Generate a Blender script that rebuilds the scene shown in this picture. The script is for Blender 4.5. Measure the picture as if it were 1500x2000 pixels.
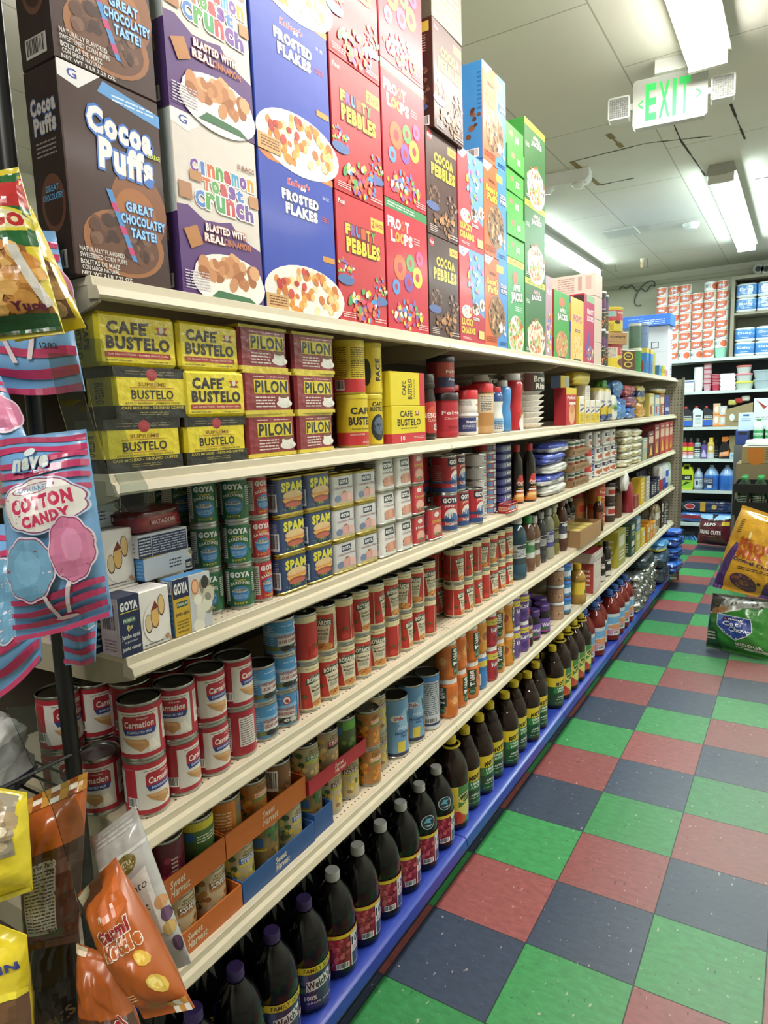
import bpy, math, random
from mathutils import Vector, Matrix, noise
from mathutils.geometry import tessellate_polygon
for _o in list(bpy.data.objects): bpy.data.objects.remove(_o, do_unlink=True)
SC = bpy.context.scene
COL = SC.collection
PI = math.pi
# ---------------------------------------------------------------- camera
CAM_POS = Vector((0.6246, -1.4062, 1.5597))
AX_R = Vector((0.85081478, 0.52433431, -0.03446365))
AX_U = Vector((-0.04593036, 0.13954446, 0.98915001))
AX_F = Vector((-0.5234545, 0.84000052, -0.14280935))
FPX = 1311.0
cd = bpy.data.cameras.new('camera')
cam = bpy.data.objects.new('camera', cd); COL.objects.link(cam)
mw = Matrix.Identity(4)
for i in range(3):
    mw[i][0], mw[i][1], mw[i][2], mw[i][3] = AX_R[i], AX_U[i], -AX_F[i], CAM_POS[i]
cam.matrix_world = mw
cd.sensor_fit = 'VERTICAL'; cd.sensor_height = 36.0; cd.sensor_width = 27.0
cd.lens = FPX / 2000.0 * 36.0
cd.clip_start = 0.02
SC.camera = cam
# ---------------------------------------------------------------- world, lights, exposure
SC.view_settings.view_transform = 'Standard'
SC.view_settings.look = 'None'
SC.view_settings.exposure = 0.22
SC.view_settings.gamma = 1.0
SC.view_settings.use_curve_mapping = False
wd = bpy.data.worlds.new('world'); SC.world = wd; wd.use_nodes = True
wd.node_tree.nodes['Background'].inputs[0].default_value = (0.9, 1.0, 0.97, 1)
wd.node_tree.nodes['Background'].inputs[1].default_value = 0.1
CEIL = 3.14
TUBE_Z = CEIL - 0.095
# three tube fixtures in view, then four unseen ones added for fill: (x, y centre, length, tube colour, radiance of the tubes, watts thrown down per tube)
FIXTURES = [
    (0.20, 0.87, 2.44, (1.0, 0.965, 0.89), 24, 16),
    (0.09, 5.09, 2.44, (0.84, 1.0, 0.965), 28, 27),
    (-1.45, 5.35, 2.44, (0.84, 1.0, 0.97), 28, 24),
    (2.1, 1.9, 2.44, (1.0, 0.97, 0.92), 24, 15),  # this and the rest: unseen fixtures added for fill and front light
    (-1.6, 0.7, 2.44, (1.0, 0.97, 0.92), 24, 10),
    (0.3, -2.7, 2.44, (1.0, 0.97, 0.92), 22, 22),
    (2.1, 5.6, 2.44, (0.84, 1.0, 0.97), 24, 24),
]
for fx, fy, fl, fc, fr, fw in FIXTURES:
    for sx in (-.062, .062):
        ld = bpy.data.lights.new('tube_light', 'AREA'); ld.shape = 'RECTANGLE'
        ld.size = 0.03; ld.size_y = fl - .04; ld.energy = fw; ld.color = fc
        lo = bpy.data.objects.new('tube_light', ld); COL.objects.link(lo)
        lo.location = (fx + sx, fy, TUBE_Z - 0.019)

# ---------------------------------------------------------------- pixel rays (1500 x 2000) onto real planes
def ray(u, v):
    return AX_R * ((u - 750) / FPX) - AX_U * ((v - 1000) / FPX) + AX_F
def onx(u, v, x):
    d = ray(u, v); return CAM_POS + d * ((x - CAM_POS.x) / d.x)
def onz(u, v, z):
    d = ray(u, v); return CAM_POS + d * ((z - CAM_POS.z) / d.z)
def ony(u, v, y):
    d = ray(u, v); return CAM_POS + d * ((y - CAM_POS.y) / d.y)
def atd(u, v, d):
    return CAM_POS + ray(u, v) * d
def Yof(u, x, z):
    a = (u - 750) / FPX
    w = AX_F * a - AX_R
    return CAM_POS.y - (w.x * (x - CAM_POS.x) + w.z * (z - CAM_POS.z)) / w.y
def Xof(u, y, z):
    a = (u - 750) / FPX
    w = AX_F * a - AX_R
    return CAM_POS.x - (w.y * (y - CAM_POS.y) + w.z * (z - CAM_POS.z)) / w.x

# ---------------------------------------------------------------- colour and materials
def srgb(c):
    return c / 12.92 if c <= 0.04045 else ((c + 0.055) / 1.055) ** 2.4
_hx = {}
def H(s):
    if isinstance(s, tuple): return s
    if s not in _hx:
        t = s.lstrip('#')
        if len(t) == 3: t = ''.join(q * 2 for q in t)
        _hx[s] = tuple(srgb(int(t[i:i + 2], 16) / 255) for i in (0, 2, 4))
    return _hx[s]
def mat(name, rough=0.5, metal=0.0, coat=0.0, vary=0.12, nscale=60, bump=0.0, bscale=40, spec=0.5, color=None, alpha=None, trans=0.0):
    m = bpy.data.materials.new(name); m.use_nodes = True
    nt = m.node_tree; N = nt.nodes; Lk = nt.links
    b = N['Principled BSDF']
    b.inputs['Roughness'].default_value = rough
    b.inputs['Metallic'].default_value = metal
    b.inputs['Coat Weight'].default_value = coat
    b.inputs['Coat Roughness'].default_value = 0.12
    b.inputs['Specular IOR Level'].default_value = spec
    b.inputs['Transmission Weight'].default_value = trans
    if alpha is not None: b.inputs['Alpha'].default_value = alpha
    tc = N.new('ShaderNodeTexCoord')
    nz = N.new('ShaderNodeTexNoise'); nz.inputs['Scale'].default_value = nscale; nz.inputs['Detail'].default_value = 3
    Lk.new(tc.outputs['Object'], nz.inputs['Vector'])
    if color is None:
        at = N.new('ShaderNodeAttribute'); at.attribute_name = 'Col'; src = at.outputs['Color']
    else:
        rg = N.new('ShaderNodeRGB'); rg.outputs[0].default_value = (*H(color), 1); src = rg.outputs[0]
    mr = N.new('ShaderNodeMapRange'); mr.inputs['To Min'].default_value = 1 - vary; mr.inputs['To Max'].default_value = 1 + vary
    Lk.new(nz.outputs['Fac'], mr.inputs['Value'])
    mx = N.new('ShaderNodeMix'); mx.data_type = 'RGBA'; mx.blend_type = 'MULTIPLY'; mx.inputs[0].default_value = 1.0
    Lk.new(src, mx.inputs[6]); Lk.new(mr.outputs[0], mx.inputs[7])
    Lk.new(mx.outputs[2], b.inputs['Base Color'])
    if bump > 0:
        n2 = N.new('ShaderNodeTexNoise'); n2.inputs['Scale'].default_value = bscale; n2.inputs['Detail'].default_value = 2
        Lk.new(tc.outputs['Object'], n2.inputs['Vector'])
        bp = N.new('ShaderNodeBump'); bp.inputs['Strength'].default_value = bump; bp.inputs['Distance'].default_value = 0.01
        Lk.new(n2.outputs['Fac'], bp.inputs['Height']); Lk.new(bp.outputs[0], b.inputs['Normal'])
    return m
def mat_glow(name, color, strength):
    m = bpy.data.materials.new(name); m.use_nodes = True
    b = m.node_tree.nodes['Principled BSDF']
    b.inputs['Base Color'].default_value = (*H(color), 1)
    b.inputs['Emission Color'].default_value = (*H(color), 1)
    b.inputs['Emission Strength'].default_value = strength
    return m
MT = {}
MT['card'] = mat('printed_card', 0.42, coat=0.06, vary=0.05, bump=0.05, bscale=25, spec=.32)
MT['paper'] = mat('printed_paper', 0.42, coat=0.15, vary=0.06)
MT['gloss'] = mat('glossy_print', 0.22, coat=0.5, vary=0.05)
MT['foil'] = mat('crinkled_film', 0.22, coat=0.4, vary=0.08, bump=0.35, bscale=38)
MT['film'] = mat('soft_film', 0.3, coat=0.25, vary=0.06, bump=0.18, bscale=22)
MT['vac'] = mat('vacuum_pack', 0.3, coat=0.3, vary=0.06, bump=0.3, bscale=60)
MT['silver'] = mat('silver_foil', 0.2, metal=0.9, vary=0.1, bump=0.8, bscale=30)
MT['steel'] = mat('tin_steel', 0.28, metal=1.0, vary=0.08)
MT['plastic'] = mat('plastic', 0.35, vary=0.05)
MT['bottle'] = mat('dark_bottle', 0.1, coat=.4, vary=0.05, bump=0.06, bscale=18, spec=.3)
MT['paint'] = mat('painted_metal', 0.38, vary=0.08, nscale=30)
MT['matte'] = mat('matte', 0.7, vary=0.1)
MT['food'] = mat('food', 0.6, vary=0.25, bump=0.4, bscale=60)
def clear_mat(name, fac, tint='ffffff', rough=0.05):
    m = bpy.data.materials.new(name); m.use_nodes = True
    nt = m.node_tree; N = nt.nodes; Lk = nt.links
    out = N['Material Output']; N.remove(N['Principled BSDF'])
    t = N.new('ShaderNodeBsdfTransparent'); t.inputs[0].default_value = (*H(tint), 1)
    g = N.new('ShaderNodeBsdfGlossy'); g.inputs['Roughness'].default_value = rough
    fr = N.new('ShaderNodeFresnel'); fr.inputs[0].default_value = 1.35
    tc = N.new('ShaderNodeTexCoord'); nz = N.new('ShaderNodeTexNoise'); nz.inputs['Scale'].default_value = 14
    Lk.new(tc.outputs['Object'], nz.inputs['Vector'])
    bp = N.new('ShaderNodeBump'); bp.inputs['Strength'].default_value = 0.25; bp.inputs['Distance'].default_value = 0.02
    Lk.new(nz.outputs['Fac'], bp.inputs['Height']); Lk.new(bp.outputs[0], g.inputs['Normal']); Lk.new(bp.outputs[0], fr.inputs['Normal'])
    ad = N.new('ShaderNodeMath'); ad.operation = 'ADD'; ad.inputs[1].default_value = fac; ad.use_clamp = True
    Lk.new(fr.outputs[0], ad.inputs[0])
    mx = N.new('ShaderNodeMixShader'); Lk.new(ad.outputs[0], mx.inputs[0]); Lk.new(t.outputs[0], mx.inputs[1]); Lk.new(g.outputs[0], mx.inputs[2])
    Lk.new(mx.outputs[0], out.inputs[0])
    return m
MT['clear'] = clear_mat('clear_film', 0.03, 'e6ebea')
MT['clearbox'] = clear_mat('clear_plastic', 0.05, 'd5dddb', 0.12)

# ---------------------------------------------------------------- mesh builder
class MB:
    def __init__(s):
        s.v = []; s.f = []; s.c = []; s.mi = []
    def face(s, pts, col, mi=0):
        n = len(s.v); s.v.extend(tuple(p) for p in pts)
        s.f.append(tuple(range(n, n + len(pts)))); s.c.append(H(col)); s.mi.append(mi)
    def idx(s, verts, faces, col, mi=0):
        n = len(s.v); s.v.extend(tuple(p) for p in verts)
        cc = H(col) if not isinstance(col, list) else None
        for k, f in enumerate(faces):
            s.f.append(tuple(n + i for i in f)); s.c.append(cc if cc else H(col[k])); s.mi.append(mi)
    def box(s, x0, x1, y0, y1, z0, z1, col, mi=0):
        V = [(x0, y0, z0), (x1, y0, z0), (x1, y1, z0), (x0, y1, z0), (x0, y0, z1), (x1, y0, z1), (x1, y1, z1), (x0, y1, z1)]
        s.idx(V, [(3, 2, 1, 0), (4, 5, 6, 7), (0, 1, 5, 4), (1, 2, 6, 5), (2, 3, 7, 6), (3, 0, 4, 7)], col, mi)
    def lathe(s, prof, n=32, cx=0, cy=0, cz=0, sx=1, sy=1, mi=0, flute=None):
        # prof: (r, z, colour of the band above this ring)
        V = []; F = []; C = []
        for r, z, c in prof:
            for k in range(n):
                a = 2 * PI * k / n
                rr = r
                if flute and flute[0] < z < flute[1]: rr = r * (1 + flute[2] * math.cos(a * flute[3]))
                V.append((cx + rr * sx * math.cos(a), cy + rr * sy * math.sin(a), cz + z))
        for i in range(len(prof) - 1):
            for k in range(n):
                k2 = (k + 1) % n
                F.append((i * n + k, i * n + k2, (i + 1) * n + k2, (i + 1) * n + k)); C.append(prof[i][2])
        if prof[0][0] > 1e-5: F.append(tuple(reversed(range(n)))); C.append(prof[0][2])
        if prof[-1][0] > 1e-5:
            b = (len(prof) - 1) * n; F.append(tuple(range(b, b + n))); C.append(prof[-1][2])
        s.idx(V, F, C, mi)
    def tube(s, path, r, col, n=8, mi=0, closed=False):
        P = [Vector(p) for p in path]; V = []; F = []
        up = Vector((0, 0, 1))
        for i, p in enumerate(P):
            a = P[max(i - 1, 0)]; b = P[min(i + 1, len(P) - 1)]
            t = (b - a).normalized()
            x = t.cross(up)
            if x.length < 1e-3: x = t.cross(Vector((0, 1, 0)))
            x.normalize(); y = x.cross(t).normalized()
            for k in range(n):
                an = 2 * PI * k / n
                V.append(p + x * (r * math.cos(an)) + y * (r * math.sin(an)))
        for i in range(len(P) - 1):
            for k in range(n):
                k2 = (k + 1) % n
                F.append((i * n + k, i * n + k2, (i + 1) * n + k2, (i + 1) * n + k))
        F.append(tuple(reversed(range(n)))); F.append(tuple(range((len(P) - 1) * n, len(P) * n)))
        s.idx(V, F, col, mi)
    def prism(s, prof, y0, y1, col, axis='y', mi=0):
        # closed profile in (x, z) swept along y (or in (y, z) along x)
        n = len(prof)
        if axis == 'y': V = [(a, y0, b) for a, b in prof] + [(a, y1, b) for a, b in prof]
        elif axis == 'x': V = [(y0, a, b) for a, b in prof] + [(y1, a, b) for a, b in prof]
        else: V = [(a, b, y0) for a, b in prof] + [(a, b, y1) for a, b in prof]
        F = [(i, (i + 1) % n, n + (i + 1) % n, n + i) for i in range(n)]
        for tri in tessellate_polygon([[Vector((a, b, 0)) for a, b in prof]]):
            F.append(tuple(tri)); F.append(tuple(n + i for i in reversed(tri)))
        s.idx(V, F, col, mi)
    def build(s, name, mats, sharp=0.6):
        me = bpy.data.meshes.new(name)
        me.from_pydata(s.v, [], s.f)
        if not isinstance(mats, (list, tuple)): mats = [mats]
        for k in mats: me.materials.append(MT[k] if isinstance(k, str) else k)
        if len(mats) > 1: me.polygons.foreach_set('material_index', s.mi)
        at = me.color_attributes.new('Col', 'FLOAT_COLOR', 'CORNER')
        buf = []
        for f, c in zip(s.f, s.c): buf.extend((c[0], c[1], c[2], 1.0) * len(f))
        at.data.foreach_set('color', buf)
        me.polygons.foreach_set('use_smooth', [True] * len(s.f))
        try: me.set_sharp_from_angle(angle=sharp)
        except Exception: pass
        return me

# ---------------------------------------------------------------- lettering: glyph outlines of the built-in font
_gl = {}
def _raw(s, off, sh=0.0):
    k = (s, off, sh)
    if k not in _gl:
        cu = bpy.data.curves.new('t', 'FONT'); cu.body = s; cu.offset = off; cu.resolution_u = 2; cu.shear = sh
        cu.space_character = 1.0 + off * 3
        ob = bpy.data.objects.new('t', cu); COL.objects.link(ob)
        me = bpy.data.meshes.new_from_object(ob)
        v = [(q.co.x, q.co.y) for q in me.vertices]; f = [tuple(p.vertices) for p in me.polygons]
        bpy.data.objects.remove(ob); bpy.data.curves.remove(cu); bpy.data.meshes.remove(me)
        _gl[k] = (v, f)
    return _gl[k]
def text_polys(s, cx, cy, w, h, bold=0.0, outw=0.0, rot=0.0, shear=0.0, arc=0.0):
    bv, bf = _raw(s, bold, shear)
    if not bv: return []
    xs = [p[0] for p in bv]; ys = [p[1] for p in bv]
    x0, x1, y0, y1 = min(xs), max(xs), min(ys), max(ys)
    v, f = (bv, bf) if not outw else _raw(s, bold + outw, shear)
    if outw:   # the spacing grows with the offset: line the two up by their middles
        xs2 = [p[0] for p in v]; mx = (min(xs2) + max(xs2)) / 2 - (x0 + x1) / 2
        kx = (x1 - x0) / max(1e-6, (max(xs2) - min(xs2)) - 2 * outw)
    else: mx = 0; kx = 1
    ca, sa = math.cos(rot), math.sin(rot); P = []
    for x, y in v:
        a = ((x - mx - (x0 + x1) / 2) * kx) / (x1 - x0) * w; b = (y - (y0 + y1) / 2) / (y1 - y0) * h
        if arc: b += arc * h * (1 - (2 * a / w) ** 2)
        P.append((cx + a * ca - b * sa, cy + a * sa + b * ca))
    return [[P[i] for i in t] for t in f]

EPS = 0.00004
def design_polys(ops, W, Hh, lay=0, out=None, u0=0.0, v0=0.0, su=1.0, sv=1.0):
    """Flatten printing ops to (polygon in metres, colour, layer)."""
    if out is None: out = []
    X = lambda u: (u0 + u * su) * W
    Y = lambda v: (v0 + v * sv) * Hh
    for op in ops:
        lay += 1; k = op[0]
        if k == 'r':
            _, a, b, c, d, col = op[:6]
            out.append(([(X(a), Y(b)), (X(c), Y(b)), (X(c), Y(d)), (X(a), Y(d))], col, lay))
        elif k == 'e':
            _, a, b, c, d, col = op[:6]; n = op[6] if len(op) > 6 else 20; ro = op[7] if len(op) > 7 else 0
            pts = []
            for i in range(n):
                t = 2 * PI * i / n; ex = c * su * W * math.cos(t); ey = d * sv * Hh * math.sin(t)
                pts.append((X(a) + ex * math.cos(ro) - ey * math.sin(ro), Y(b) + ex * math.sin(ro) + ey * math.cos(ro)))
            out.append((pts, col, lay))
        elif k == 'c':
            _, a, b, r, col = op[:5]; R_ = r * sv * Hh
            out.append(([(X(a) + R_ * math.cos(2 * PI * i / 20), Y(b) + R_ * math.sin(2 * PI * i / 20)) for i in range(20)], col, lay))
        elif k == 'p':
            pts = [(X(a), Y(b)) for a, b in op[1]]
            if len(pts) <= 4 and len(op) < 4: out.append((pts, op[2], lay))
            else:
                for tri in tessellate_polygon([[Vector((a, b, 0)) for a, b in pts]]):
                    out.append(([pts[i] for i in tri], op[2], lay))
        elif k == 't':
            _, s, a, b, w, h, col = op[:7]; o = op[7] if len(op) > 7 else {}
            bd = o.get('b', 0.02); kw = dict(rot=o.get('rot', 0), shear=o.get('sh', 0), arc=o.get('arc', 0))
            ww, hh = w * su * W, h * sv * Hh
            if abs(abs(kw['rot']) - PI / 2) < 0.01: ww, hh = w * sv * Hh, h * su * W
            if 'o' in o:
                for pl in text_polys(s, X(a), Y(b), ww, hh, bd, o.get('ow', 0.05), **kw): out.append((pl, o['o'], lay))
                lay += 1
            for pl in text_polys(s, X(a), Y(b), ww, hh, bd, 0, **kw): out.append((pl, col, lay))
        elif k == 'b':
            _, a, b, ru, rv, n, rad, cols, seed = op[:9]; rn = random.Random(seed)
            for i in range(n):
                t = rn.uniform(0, 2 * PI); q = math.sqrt(rn.random())
                cx = X(a) + ru * su * W * q * math.cos(t); cy = Y(b) + rv * sv * Hh * q * math.sin(t)
                R_ = rad * sv * Hh * rn.uniform(.7, 1.2); ro = rn.uniform(0, PI); e = rn.uniform(.65, 1)
                pts = []
                for j in range(9):
                    tt = 2 * PI * j / 9; ex = R_ * math.cos(tt); ey = R_ * e * math.sin(tt)
                    pts.append((cx + ex * math.cos(ro) - ey * math.sin(ro), cy + ex * math.sin(ro) + ey * math.cos(ro)))
                out.append((pts, cols[i % len(cols)], lay + i * 0.3))
            lay += int(n * 0.3) + 1
        elif k == 'bars':
            _, a, b, c, d = op[:5]; fg = op[5] if len(op) > 5 else '222'; rn = random.Random(5)
            out.append(([(X(a), Y(b)), (X(c), Y(b)), (X(c), Y(d)), (X(a), Y(d))], op[6] if len(op) > 6 else 'eee', lay)); lay += 1
            n = 13
            for i in range(n):
                x = a + (c - a) * (0.06 + 0.88 * i / n); wv = (c - a) * 0.88 / n * rn.choice((.3, .5, .75))
                out.append(([(X(x), Y(b + (d - b) * .15)), (X(x + wv), Y(b + (d - b) * .15)), (X(x + wv), Y(d - (d - b) * .06)), (X(x), Y(d - (d - b) * .06))], fg, lay))
        elif k == 'ln':
            _, a, b, c, d, n, col = op[:7]; rn = random.Random(n)
            for i in range(n):
                y = d - (d - b) * (i + .5) / n; hh = (d - b) / n * .42; x = a
                while x < c:
                    x2 = min(c, x + (c - a) * rn.uniform(.12, .3))
                    out.append(([(X(x), Y(y - hh / 2)), (X(x2), Y(y - hh / 2)), (X(x2), Y(y + hh / 2)), (X(x), Y(y + hh / 2))], col, lay))
                    x = x2 + (c - a) * .035
        elif k == 'd':
            _, sub, a, b, c, d = op[:6]
            design_polys(sub, W, Hh, lay, out, u0 + a * su, v0 + b * sv, (c - a) * su, (d - b) * sv)
            lay += 12
    return out

def clip(poly, ax, lo, hi):
    for sgn, lim in ((1, lo), (-1, hi)):
        o = []
        n = len(poly)
        for i in range(n):
            a = poly[i]; b = poly[(i + 1) % n]
            da = sgn * (a[ax] - lim); db = sgn * (b[ax] - lim)
            if da >= 0: o.append(a)
            if (da > 0) != (db > 0) and abs(da - db) > 1e-12 and da * db < 0:
                t = da / (da - db); o.append((a[0] + (b[0] - a[0]) * t, a[1] + (b[1] - a[1]) * t))
        poly = o
        if len(poly) < 3: return []
    return poly
def strips(poly, ax, step):
    lo = min(p[ax] for p in poly); hi = max(p[ax] for p in poly)
    k0 = math.floor(lo / step + 1e-6); k1 = math.ceil(hi / step - 1e-6)
    if k1 - k0 <= 1: return [poly]
    r = []
    for k in range(k0, k1):
        c = clip(poly, ax, k * step, (k + 1) * step)
        if len(c) >= 3: r.append(c)
    return r
def print_on(mb, ops, W, Hh, fmap, du=None, dv=None, mi=0):
    for poly, col, lay in design_polys(ops, W, Hh):
        ps = [poly]
        if du: ps = [q for p in ps for q in strips(p, 0, du)]
        if dv: ps = [q for p in ps for q in strips(p, 1, dv)]
        for p in ps:
            a = sum(p[i][0] * p[(i + 1) % len(p)][1] - p[(i + 1) % len(p)][0] * p[i][1] for i in range(len(p)))
            if a < 0: p = p[::-1]
            mb.face([fmap(x, y, lay * EPS) for x, y in p], col, mi)
def flat(o, ux, vx):
    o = Vector(o); ux = Vector(ux); vx = Vector(vx); n = ux.cross(vx)
    return lambda x, y, h: o + ux * x + vx * y + n * (h + 0.0002)
def cyl(R_, z0, W):
    # u = W/2 faces local -y, u grows to the viewer's right
    def f(x, y, h):
        a = (x / W - 0.5) * 2 * PI; r = R_ + h
        return (r * math.sin(a), -r * math.cos(a), z0 + y)
    return f

# ---------------------------------------------------------------- objects
def tag(o, label=None, cat=None, group=None, kind=None):
    if label: o['label'] = label
    if cat: o['category'] = cat
    if group: o['group'] = group
    if kind: o['kind'] = kind
    return o
def obj(name, me, parent=None):
    o = bpy.data.objects.new(name, me); COL.objects.link(o)
    if parent is not None: o.parent = parent
    return o
def put(name, parts, loc, rz, label, cat, group=None, rx=0.0, ry=0.0):
    """parts: a mesh (one-piece thing) or a list of (part name, mesh[, sub parts])."""
    if isinstance(parts, bpy.types.Mesh): o = obj(name, parts)
    else:
        o = bpy.data.objects.new(name, None); COL.objects.link(o); o.empty_display_size = 0.02
        for pt in parts:
            c = obj(pt[0], pt[1], o)
            if len(pt) > 2:
                for sp in pt[2]: obj(sp[0], sp[1], c)
    o.location = loc; o.rotation_euler = (rx, ry, rz)
    return tag(o, label, cat, group)
ORD = ['first', 'second', 'third', 'fourth', 'fifth', 'sixth', 'seventh', 'eighth', 'ninth', 'tenth', 'eleventh', 'twelfth', 'thirteenth', 'fourteenth', 'fifteenth', 'sixteenth', 'seventeenth', 'eighteenth', 'nineteenth', 'twentieth', 'twenty-first', 'twenty-second', 'twenty-third', 'twenty-fourth']
def struct(name, mb, mats, **k):
    o = obj(name, mb.build(name, mats, **k)); o['kind'] = 'structure'; return o
FACE = PI / 2      # a product whose local -y looks at the aisle (+x)
# ================================================================ the room
YW = 7.62          # back wall
XL, XR, YB = -3.6, 3.2, -4.6
# floor: green, navy and red vinyl tiles laid in diagonal steps
def floor_mat():
    m = bpy.data.materials.new('vinyl_tiles'); m.use_nodes = True
    nt = m.node_tree; N = nt.nodes; Lk = nt.links; b = N['Principled BSDF']
    tc = N.new('ShaderNodeTexCoord'); sp = N.new('ShaderNodeSeparateXYZ'); Lk.new(tc.outputs['Object'], sp.inputs[0])
    def mth(op, a, bb=None, c=None):
        n = N.new('ShaderNodeMath'); n.operation = op
        for i, q in enumerate((a, bb, c)):
            if q is None: continue
            if isinstance(q, (int, float)): n.inputs[i].default_value = q
            else: Lk.new(q, n.inputs[i])
        return n.outputs[0]
    T = 0.3048
    tx = mth('DIVIDE', sp.outputs[0], T); ty = mth('DIVIDE', sp.outputs[1], T)
    ix = mth('FLOOR', tx); iy = mth('FLOOR', ty)
    idx = mth('FLOORED_MODULO', mth('ADD', mth('SUBTRACT', iy, ix), 0.5), 3.0)
    fx = mth('FRACT', tx); fy = mth('FRACT', ty)
    dx = mth('MINIMUM', fx, mth('SUBTRACT', 1.0, fx)); dy = mth('MINIMUM', fy, mth('SUBTRACT', 1.0, fy))
    seam = mth('LESS_THAN', mth('MINIMUM', dx, dy), 0.006)
    rp = N.new('ShaderNodeValToRGB'); rp.color_ramp.interpolation = 'CONSTANT'
    el = rp.color_ramp.elements
    el[0].position = 0.0; el[0].color = (*H(TILE[0]), 1)
    el[1].position = 1 / 3; el[1].color = (*H(TILE[1]), 1)
    e3 = el.new(2 / 3); e3.color = (*H(TILE[2]), 1)
    Lk.new(mth('DIVIDE', idx, 3.0), rp.inputs[0])
    # each tile a little different
    cmb = N.new('ShaderNodeCombineXYZ'); Lk.new(ix, cmb.inputs[0]); Lk.new(iy, cmb.inputs[1])
    wn = N.new('ShaderNodeTexWhiteNoise'); Lk.new(cmb.outputs[0], wn.inputs['Vector'])
    mr = N.new('ShaderNodeMapRange'); mr.inputs['To Min'].default_value = .86; mr.inputs['To Max'].default_value = 1.12
    Lk.new(wn.outputs['Value'], mr.inputs['Value'])
    # mottling and specks
    nz = N.new('ShaderNodeTexNoise'); nz.inputs['Scale'].default_value = 26; nz.inputs['Detail'].default_value = 6; nz.inputs['Roughness'].default_value = .7
    mp = N.new('ShaderNodeMapping'); mp.inputs['Scale'].default_value = (1.0, 2.2, 1); Lk.new(tc.outputs['Object'], mp.inputs[0]); Lk.new(mp.outputs[0], nz.inputs['Vector'])
    mr2 = N.new('ShaderNodeMapRange'); mr2.inputs['From Min'].default_value = .3; mr2.inputs['From Max'].default_value = .7; mr2.inputs['To Min'].default_value = .72; mr2.inputs['To Max'].default_value = 1.2
    Lk.new(nz.outputs['Fac'], mr2.inputs['Value'])
    def mul(a, bb):
        n = N.new('ShaderNodeMix'); n.data_type = 'RGBA'; n.blend_type = 'MULTIPLY'; n.inputs[0].default_value = 1
        Lk.new(a, n.inputs[6]); Lk.new(bb, n.inputs[7]); return n.outputs[2]
    def mixc(f, a, col):
        n = N.new('ShaderNodeMix'); n.data_type = 'RGBA'
        if isinstance(f, float): n.inputs[0].default_value = f
        else: Lk.new(f, n.inputs[0])
        Lk.new(a, n.inputs[6]); n.inputs[7].default_value = (*H(col), 1); return n.outputs[2]
    c = mul(mul(rp.outputs[0], mr.outputs[0]), mr2.outputs[0])
    # worn grey film where people walk
    nw = N.new('ShaderNodeTexNoise'); nw.inputs['Scale'].default_value = 2.2; nw.inputs['Detail'].default_value = 5
    Lk.new(tc.outputs['Object'], nw.inputs['Vector'])
    wear = N.new('ShaderNodeMapRange'); wear.inputs['From Min'].default_value = .0; wear.inputs['From Max'].default_value = 1.0; wear.inputs['To Max'].default_value = 0.55
    Lk.new(sp.outputs[0], wear.inputs['Value'])
    wf = mth('MULTIPLY', wear.outputs[0], mth('ADD', mth('MULTIPLY', nw.outputs['Fac'], 1.1), 0.35))
    c = mixc(wf, c, '8d918e')
    ns = N.new('ShaderNodeTexNoise'); ns.inputs['Scale'].default_value = 75; ns.inputs['Detail'].default_value = 2
    mp2 = N.new('ShaderNodeMapping'); mp2.inputs['Scale'].default_value = (1.0, .45, 1); Lk.new(tc.outputs['Object'], mp2.inputs[0]); Lk.new(mp2.outputs[0], ns.inputs['Vector'])
    c = mixc(mth('MULTIPLY', mth('GREATER_THAN', ns.outputs['Fac'], .71), .5), c, 'c9bdb5')
    c = mixc(mth('MULTIPLY', mth('LESS_THAN', ns.outputs['Fac'], .29), .5), c, '1d201f')
    c = mixc(mth('MULTIPLY', seam, .8), c, '15181a')
    Lk.new(c, b.inputs['Base Color'])
    b.inputs['Roughness'].default_value = .42
    b.inputs['Specular IOR Level'].default_value = .4
    bp = N.new('ShaderNodeBump'); bp.inputs['Strength'].default_value = .12; bp.inputs['Distance'].default_value = .01
    Lk.new(nz.outputs['Fac'], bp.inputs['Height']); Lk.new(bp.outputs[0], b.inputs['Normal'])
    return m
TILE = ['3a8a4e', '394458', '8d4e4c']
mb = MB(); mb.box(XL, XR, YB, YW, -0.06, 0.0, '888'); MT['floor'] = floor_mat(); struct('floor', mb, 'floor')

def ceil_mat():
    m = mat('ceiling_board', .8, vary=.05, nscale=3, color='d9d8cd')
    nt = m.node_tree; N = nt.nodes; Lk = nt.links; b = N['Principled BSDF']
    tc = N.new('ShaderNodeTexCoord'); br = N.new('ShaderNodeTexBrick')
    br.offset = 0.5; br.inputs['Scale'].default_value = 1.0
    br.inputs['Brick Width'].default_value = 1.22; br.inputs['Row Height'].default_value = .61
    br.inputs['Mortar Size'].default_value = .004; br.inputs['Mortar Smooth'].default_value = 0
    br.inputs['Color1'].default_value = (1, 1, 1, 1); br.inputs['Color2'].default_value = (.97, .97, .97, 1); br.inputs['Mortar'].default_value = (.6, .6, .57, 1)
    mp = N.new('ShaderNodeMapping'); mp.inputs['Rotation'].default_value = (0, 0, PI / 2); mp.inputs['Location'].default_value = (.3, .17, 0)
    Lk.new(tc.outputs['Object'], mp.inputs[0]); Lk.new(mp.outputs[0], br.inputs['Vector'])
    src = b.inputs['Base Color'].links[0].from_socket
    mx = N.new('ShaderNodeMix'); mx.data_type = 'RGBA'; mx.blend_type = 'MULTIPLY'; mx.inputs[0].default_value = 1
    Lk.new(src, mx.inputs[6]); Lk.new(br.outputs['Color'], mx.inputs[7]); Lk.new(mx.outputs[2], b.inputs['Base Color'])
    return m
MT['ceil'] = ceil_mat()
mb = MB(); mb.box(XL, XR, YB, YW, CEIL, CEIL + .08, 'ccc'); struct('ceiling', mb, 'ceil')
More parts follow.
